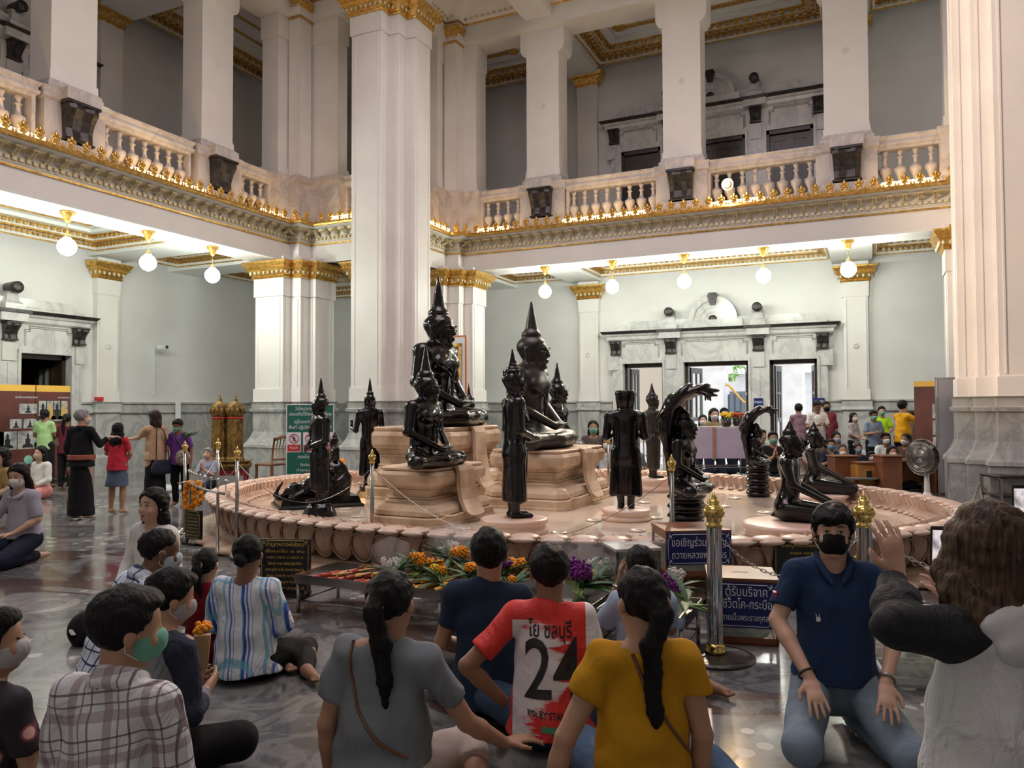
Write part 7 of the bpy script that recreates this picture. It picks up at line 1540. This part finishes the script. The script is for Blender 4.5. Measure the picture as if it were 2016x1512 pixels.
# steel bench, lecterns, boxes
BRN = noisy('brown_wood', (.16, .055, .025), (.28, .11, .05), 2.5, .35, bs=.08)
def simple(name, cat, label, px, d, rz, parts, z0=0):
    p = atd(px, 801, d); t = tag(empty(name, (p.x, p.y, z0), YAW + R(rz)), label, cat)
    for nm_, mm, bx in parts: MB().bbox(*bx, r=.006).build(nm_, mm, t)
    return t
simple('steel_bench', 'bench', 'long low steel bench behind the right back rim of the basin', 1640, 13.4, 0, [('top', M['steel'], (-.95, .95, 0, .35, .26, .30)), ('leg', M['steel'], (-.93, -.88, 0, .05, 0, .26)), ('leg', M['steel'], (.88, .93, 0, .05, 0, .26)), ('leg', M['steel'], (-.93, -.88, .3, .35, 0, .26)), ('leg', M['steel'], (.88, .93, .3, .35, 0, .26)), ('rail', M['steel'], (-.9, .9, .02, .04, .1, .13))])
simple('brown_lectern', 'lectern', 'brown wooden lectern with rounded front left of the wooden box', 1664, 13.9, 0, [('body', BRN, (-.20, .20, 0, .35, .05, .62)), ('top', BRN, (-.22, .22, -.02, .37, .62, .65)), ('foot', BRN, (-.22, .22, -.02, .37, 0, .05))])
t = simple('yellow_wood_box', 'box', 'honey coloured wooden box with a small dark opening between the lecterns', 1708, 13.6, 0, [('body', noisy('honey_wood', (.45, .20, .05), (.62, .32, .09), 3, .4), (-.19, .19, 0, .3, .1, .52)), ('lid', BRN, (-.21, .21, -.02, .32, .52, .55)), ('opening_frame', M['gold'], (-.07, .07, -.012, .0, .22, .42)), ('opening', M['black_leather'], (-.05, .05, -.016, -.005, .24, .40)), ('foot', BRN, (-.19, .19, .0, .3, 0, .1))])
simple('brown_lectern', 'lectern', 'tall brown wooden lectern right of the wooden box', 1755, 13.3, 0, [('body', BRN, (-.17, .17, 0, .35, 0.03, .66)), ('top', BRN, (-.19, .19, -.02, .37, .66, .69)), ('foot', BRN, (-.19, .19, -.02, .37, 0, .03))])
t = simple('brown_desk', 'desk', 'low brown wooden desk behind the pedestal fan', 1810, 13.6, 0, [('top', BRN, (-.42, .40, 0, .5, .55, .59)), ('side', BRN, (-.42, -.38, 0, .5, 0, .55)), ('side', BRN, (.26, .40, 0, .5, 0, .62)), ('back', BRN, (-.38, .3, .46, .5, .15, .55))])
# pedestal fan
p = atd(1822, 801, 12.7); t = tag(empty('pedestal_fan', (p.x, p.y, 0), YAW + R(118)), 'white pedestal fan with round wire cage turned to the left', 'fan')
MB().lathe([(.24, 0), (.24, .02), (.2, .04), (.07, .07), (.05, .12)], (0, 0, 0), 24).build('base', M['soffit'], t); MB().lathe([(.05, .08), (.04, .3), (.03, .62)], (0, 0, 0), 14).build('stand', M['soffit'], t)
Mt = Matrix.Translation((0, 0, .70)) @ Matrix.Rotation(R(-90), 4, 'X'); MB().lathe([(.06, -.18), (.08, -.12), (.08, .02), (.05, .05)], (0, 0, 0), 16, Mt).build('motor', M['soffit'], t)
mb = MB(); 
for rr, zz in ((.30, .11), (.24, .155), (.16, .175), (.08, .18), (.24, .065), (.16, .05)): mb.lathe([(rr - .004, zz), (rr, zz + .004), (rr + .004, zz), (rr, zz - .004), (rr - .004, zz)], (0, 0, 0), 28, Mt)
for i in range(40): a = i * PI / 20; mb.tube([(.04 * math.cos(a), .04 * math.sin(a), .18), (.2 * math.cos(a), .2 * math.sin(a), .168), (.30 * math.cos(a), .30 * math.sin(a), .11), (.2 * math.cos(a), .2 * math.sin(a), .055), (.06 * math.cos(a), .06 * math.sin(a), .045)], .0025, 4, Mt)
mb.build('wire_cage', M['steel'], t); b0 = None
for i in range(3):
    if b0 is None: mb = MB(); mb.add([(.03, -.03, .10), (.26, -.10, .13), (.28, .06, .09), (.03, .04, .12)], [(0, 1, 2, 3)], Mt); b0 = mb.build('blade', mat('grey_blade', (.35, .36, .38), .4), t)
    else: q = inst(b0, t); q.data = b0.data.copy(); q.data.transform(Mt @ Matrix.Rotation(i * 2 * PI / 3, 4, 'Z') @ Mt.inverted())
# banner, grey partition, ladder, dark table at the right
p = atd(1838, 801, 14.0); t = tag(empty('display_banner', (p.x, p.y, 0), YAW + R(-58)), 'brown display banner with gold top beside the grey partition', 'banner')
MB().box(-.35, .35, -.02, .02, .1, 1.9).build('panel', noisy('brown_print_b', (.10, .025, .02), (.18, .05, .035), 1.5, .45), t); MB().box(-.35, .35, -.03, .03, 1.9, 2.0).build('gold_header', mat('gold_header_b', (.85, .50, .08), .5), t); MB().box(-.36, .36, -.15, .15, 0, .1).build('foot', M['steel'], t)
for i in range(3): pic(t, .12, 1.45 - .3 * i, .26, .26, noisy('photo_b', (.3, .3, .3), (.6, .6, .6), 9, .5), M['blackp'])
p = atd(1868, 801, 13.3); t = tag(empty('grey_partition', (p.x, p.y, 0), YAW + R(-8)), 'plain grey upright partition panel in front of the right pillar base', 'partition')
MB().box(-.20, .20, -.02, .02, .04, 2.02).build('panel', noisy('grey_panel', (.33, .32, .35), (.38, .37, .40), 1, .5), t); mb = MB(); mb.box(-.21, -.195, -.03, .03, 0, 2.04); mb.box(.195, .21, -.03, .03, 0, 2.04); mb.box(-.21, .21, -.03, .03, 2.02, 2.04); mb.build('frame', M['steel'], t)
p = atd(1933, 801, 11.5); t = tag(empty('folding_trestle', (p.x, p.y, 0), YAW + R(20)), 'small pale wooden folding trestle leaning at the foot of the right pillar', 'trestle')
PW = mat('pale_wood', (.55, .48, .34), .6); mb = MB(); mb.tube([(-.14, -.1, 0), (-.07, 0, .36)], .014, 5); mb.tube([(.16, -.1, .0), (-.07, 0, .40)], .014, 5); mb.build('front_leg', PW, t); mb = MB(); mb.tube([(-.14, .12, 0), (-.07, 0.02, .36)], .012, 5); mb.tube([(-.13, -.09, .08), (.10, -.08, .08)], .010, 5); mb.build('brace', PW, t)
simple('dark_side_table', 'table', 'dark steel framed table at the right edge before the pillar', 2000, 11.2, 0, [('top', M['black_stone'], (-.25, .6, 0, .5, .48, .52)), ('leg', M['steel'], (-.25, -.21, 0, .04, 0, .48)), ('leg', M['steel'], (-.25, -.21, .46, .5, 0, .48)), ('shelf', M['black_stone'], (-.22, .6, .02, .48, .2, .23))])
p = atd(1967, 801, 11.9); t = tag(empty('folded_chairs', (p.x, p.y, 0), YAW), 'stack of dark folded chairs leaning beside the trestle', 'chair'); mb = MB(); [mb.box(-.12 + .05 * i, -.09 + .05 * i, 0, .4, 0, .45 - .02 * i, Matrix.Rotation(R(6), 4, 'Y')) for i in range(4)]; mb.build('folded_frame', M['black_leather'], t)
# direction signs on the marble door jambs
def navysign(px, py, w, h, txt, label):
    q = on('y', YW - .04, px, py); t = tag(empty('direction_sign', (q.x, q.y, q.z), 0), label, 'sign', 'navy direction signs'); MB().box(-w / 2, w / 2, -.01, .03, -h / 2, h / 2).build('plate', M['blue'], t); lettering('lettering', txt, M['signw'], t, Matrix.Translation((0, -.012, 0)))
AR_ = ('←', 0, -.09, .2)
navysign(1493, 797, .22, .34, [('ทางออก', 0, .07, .10, .19), AR_], 'navy exit sign with white arrow between the middle and right doors'); navysign(1612, 790, .26, .16, [('ทางออก', 0, 0, .10, .2)], 'navy sign at the right jamb of the right door, behind the maroon shirt'); navysign(1326, 797, .26, .32, [('ทางเข้า', 0, .06, .10, .2), AR_], 'navy sign between the left and middle doors')
p = atd(1267, 801, 15.5); t = tag(empty('direction_sign', (p.x, p.y, 1.35), YAW), 'navy sign on a pole in front of the left door', 'sign', 'navy direction signs'); MB().box(-.1, .1, -.01, .01, -.1, .1).build('plate', M['blue'], t); lettering('lettering', [('พร', 0, 0, .13)], M['signw'], t, Matrix.Translation((0, -.012, 0))); MB().box(-.01, .01, .01, .03, -1.35, .05).build('pole', M['steel'], t)
p = atd(520, 943, 13.0); t = tag(empty('fallen_orchids', (p.x, p.y, 0), 0), 'purple orchids lying on the floor behind the left rim', 'flowers'); mb = MB(); rd = random.Random(5); [mb.ball((rd.uniform(-.3, .3), rd.uniform(-.1, .1), .04 + rd.uniform(0, .05)), .03, 6) for _ in range(26)]; tag(mb.build('blossoms', FLW['p'], t), kind='stuff')

# ------------------------------------------------------------------ outside the doors
st(mesh_obj('ground_outside', [(-40, 20.66, -.02), (30, 20.66, -.02), (30, 70, -.02), (-40, 70, -.02)], [(0, 1, 2, 3)], mat('sunlit_paving', (.70, .68, .64), .8)))
OW = noisy('whitewash', (.62, .62, .64), (.75, .75, .77), 2, .7)
def gate_pier(x, y, label):
    t = tag(empty('gate_pier', (x, y, 0)), label, 'gate pillar', 'gate pillars outside the doors')
    MB().loft([(-.6, -.6), (.6, -.6), (.6, .6), (-.6, .6)], [(0, .1), (.3, .1), (.35, 0), (2.9, 0), (3.0, .12), (3.15, .16), (3.2, .05)]).build('shaft', OW, t)
    mb = MB(); mb.lathe([(.25, 3.2), (.2, 3.35), (.45, 3.7), (.6, 4.0), (.5, 4.3), (.55, 4.5), (.3, 4.5)], (0, 0, 0), 12); mb.build('finial', OW, t)
gate_pier(on('y', 30, 1398, 801).x, 30, 'white gate pillar with urn seen through the middle door'); gate_pier(on('y', 27, 1545, 801).x, 27, 'white gate pillar seen through the right door')
t = tag(empty('iron_fence', (on('y', 30, 1412, 801).x, 30, 0)), 'dark blue iron fence with gilded scroll seen through the middle door', 'fence'); b0 = None
for i in range(14):
    if b0 is None: b0 = MB().box(-.04, .04, -.02, .02, 0, 2.0).build('bar', mat('fence_blue', (.06, .09, .16), .5), t)
    else: inst(b0, t, (i * .22, 0, 0))
MB().box(0, 3, -.03, .03, .2, .28).build('rail', b0.data.materials[0], t); MB().tube([(0, -.03, 2.6), (.5, -.03, 2.3), (1.0, -.03, 1.7), (1.6, -.03, 1.75), (2.2, -.03, 1.5), (2.8, -.03, 1.6)], .05, 6).build('gilded_scroll', M['gold'], t)
q = on('y', 36, 1425, 801); t = tag(empty('tree', (q.x, 36, 0)), 'bright green leafy tree outside the middle door', 'tree'); mb = MB(); mb.tube([(0, 0, 0), (.1, 0, 1.6), (0, .1, 3)], [.2, .15, .1], 8); mb.build('trunk', mat('bark', (.12, .09, .06), .8), t); mb = MB(); rd = random.Random(2)
for _ in range(900):
    a, b, r_ = rd.uniform(0, 6.28), rd.uniform(-1, 1), rd.uniform(.6, 1.6); c = Vector((math.cos(a) * r_ * math.sqrt(1 - b * b), math.sin(a) * r_ * math.sqrt(1 - b * b), 4.2 + b * 1.5)); u = Vector((rd.uniform(-1, 1), rd.uniform(-1, 1), rd.uniform(-1, 1))).normalized() * .16; v_ = u.cross(Vector((0, 0, 1))) * .6; mb.add([tuple(c - u), tuple(c + v_), tuple(c + u), tuple(c - v_)], [(0, 1, 2, 3)])
tag(mb.build('foliage', mat('leaf_bright', (.20, .42, .06), .6), t), kind='stuff')
t = tag(empty('white_building', (on('y', 46, 1540, 801).x, 46, 0)), 'low white building with pitched roof outside the doors', 'building'); MB().box(-6, 8, 0, 5, 0, 3.6).build('wall', OW, t); MB().add([(-6.6, -.8, 3.4), (8.6, -.8, 3.4), (8.6, 2.6, 5.4), (-6.6, 2.6, 5.4), (-6.6, 6, 3.4), (8.6, 6, 3.4)], [(0, 1, 2, 3), (3, 2, 5, 4)]).build('roof', mat('grey_roof', (.40, .40, .42), .6), t); w0 = None
for i in range(5):
    if w0 is None: w0 = MB().box(-.5, .5, -.06, 0, .9, 2.4).build('window', mat('dark_window', (.12, .14, .16), .3), t, loc=(-5, 0, 0))
    else: inst(w0, t, (-5 + 2.6 * i, 0, 0))
t = tag(empty('porch_column', (on('y', 24.5, 1278, 801).x, 24.5, 0)), 'plain beige porch column filling the left door', 'column'); MB().box(-.55, .55, -.5, .5, 0, 5).build('shaft', mat('beige_plaster', (.50, .44, .38), .8), t); MB().box(-.65, .65, -.6, .6, 0, .4).build('plinth', OW, t)
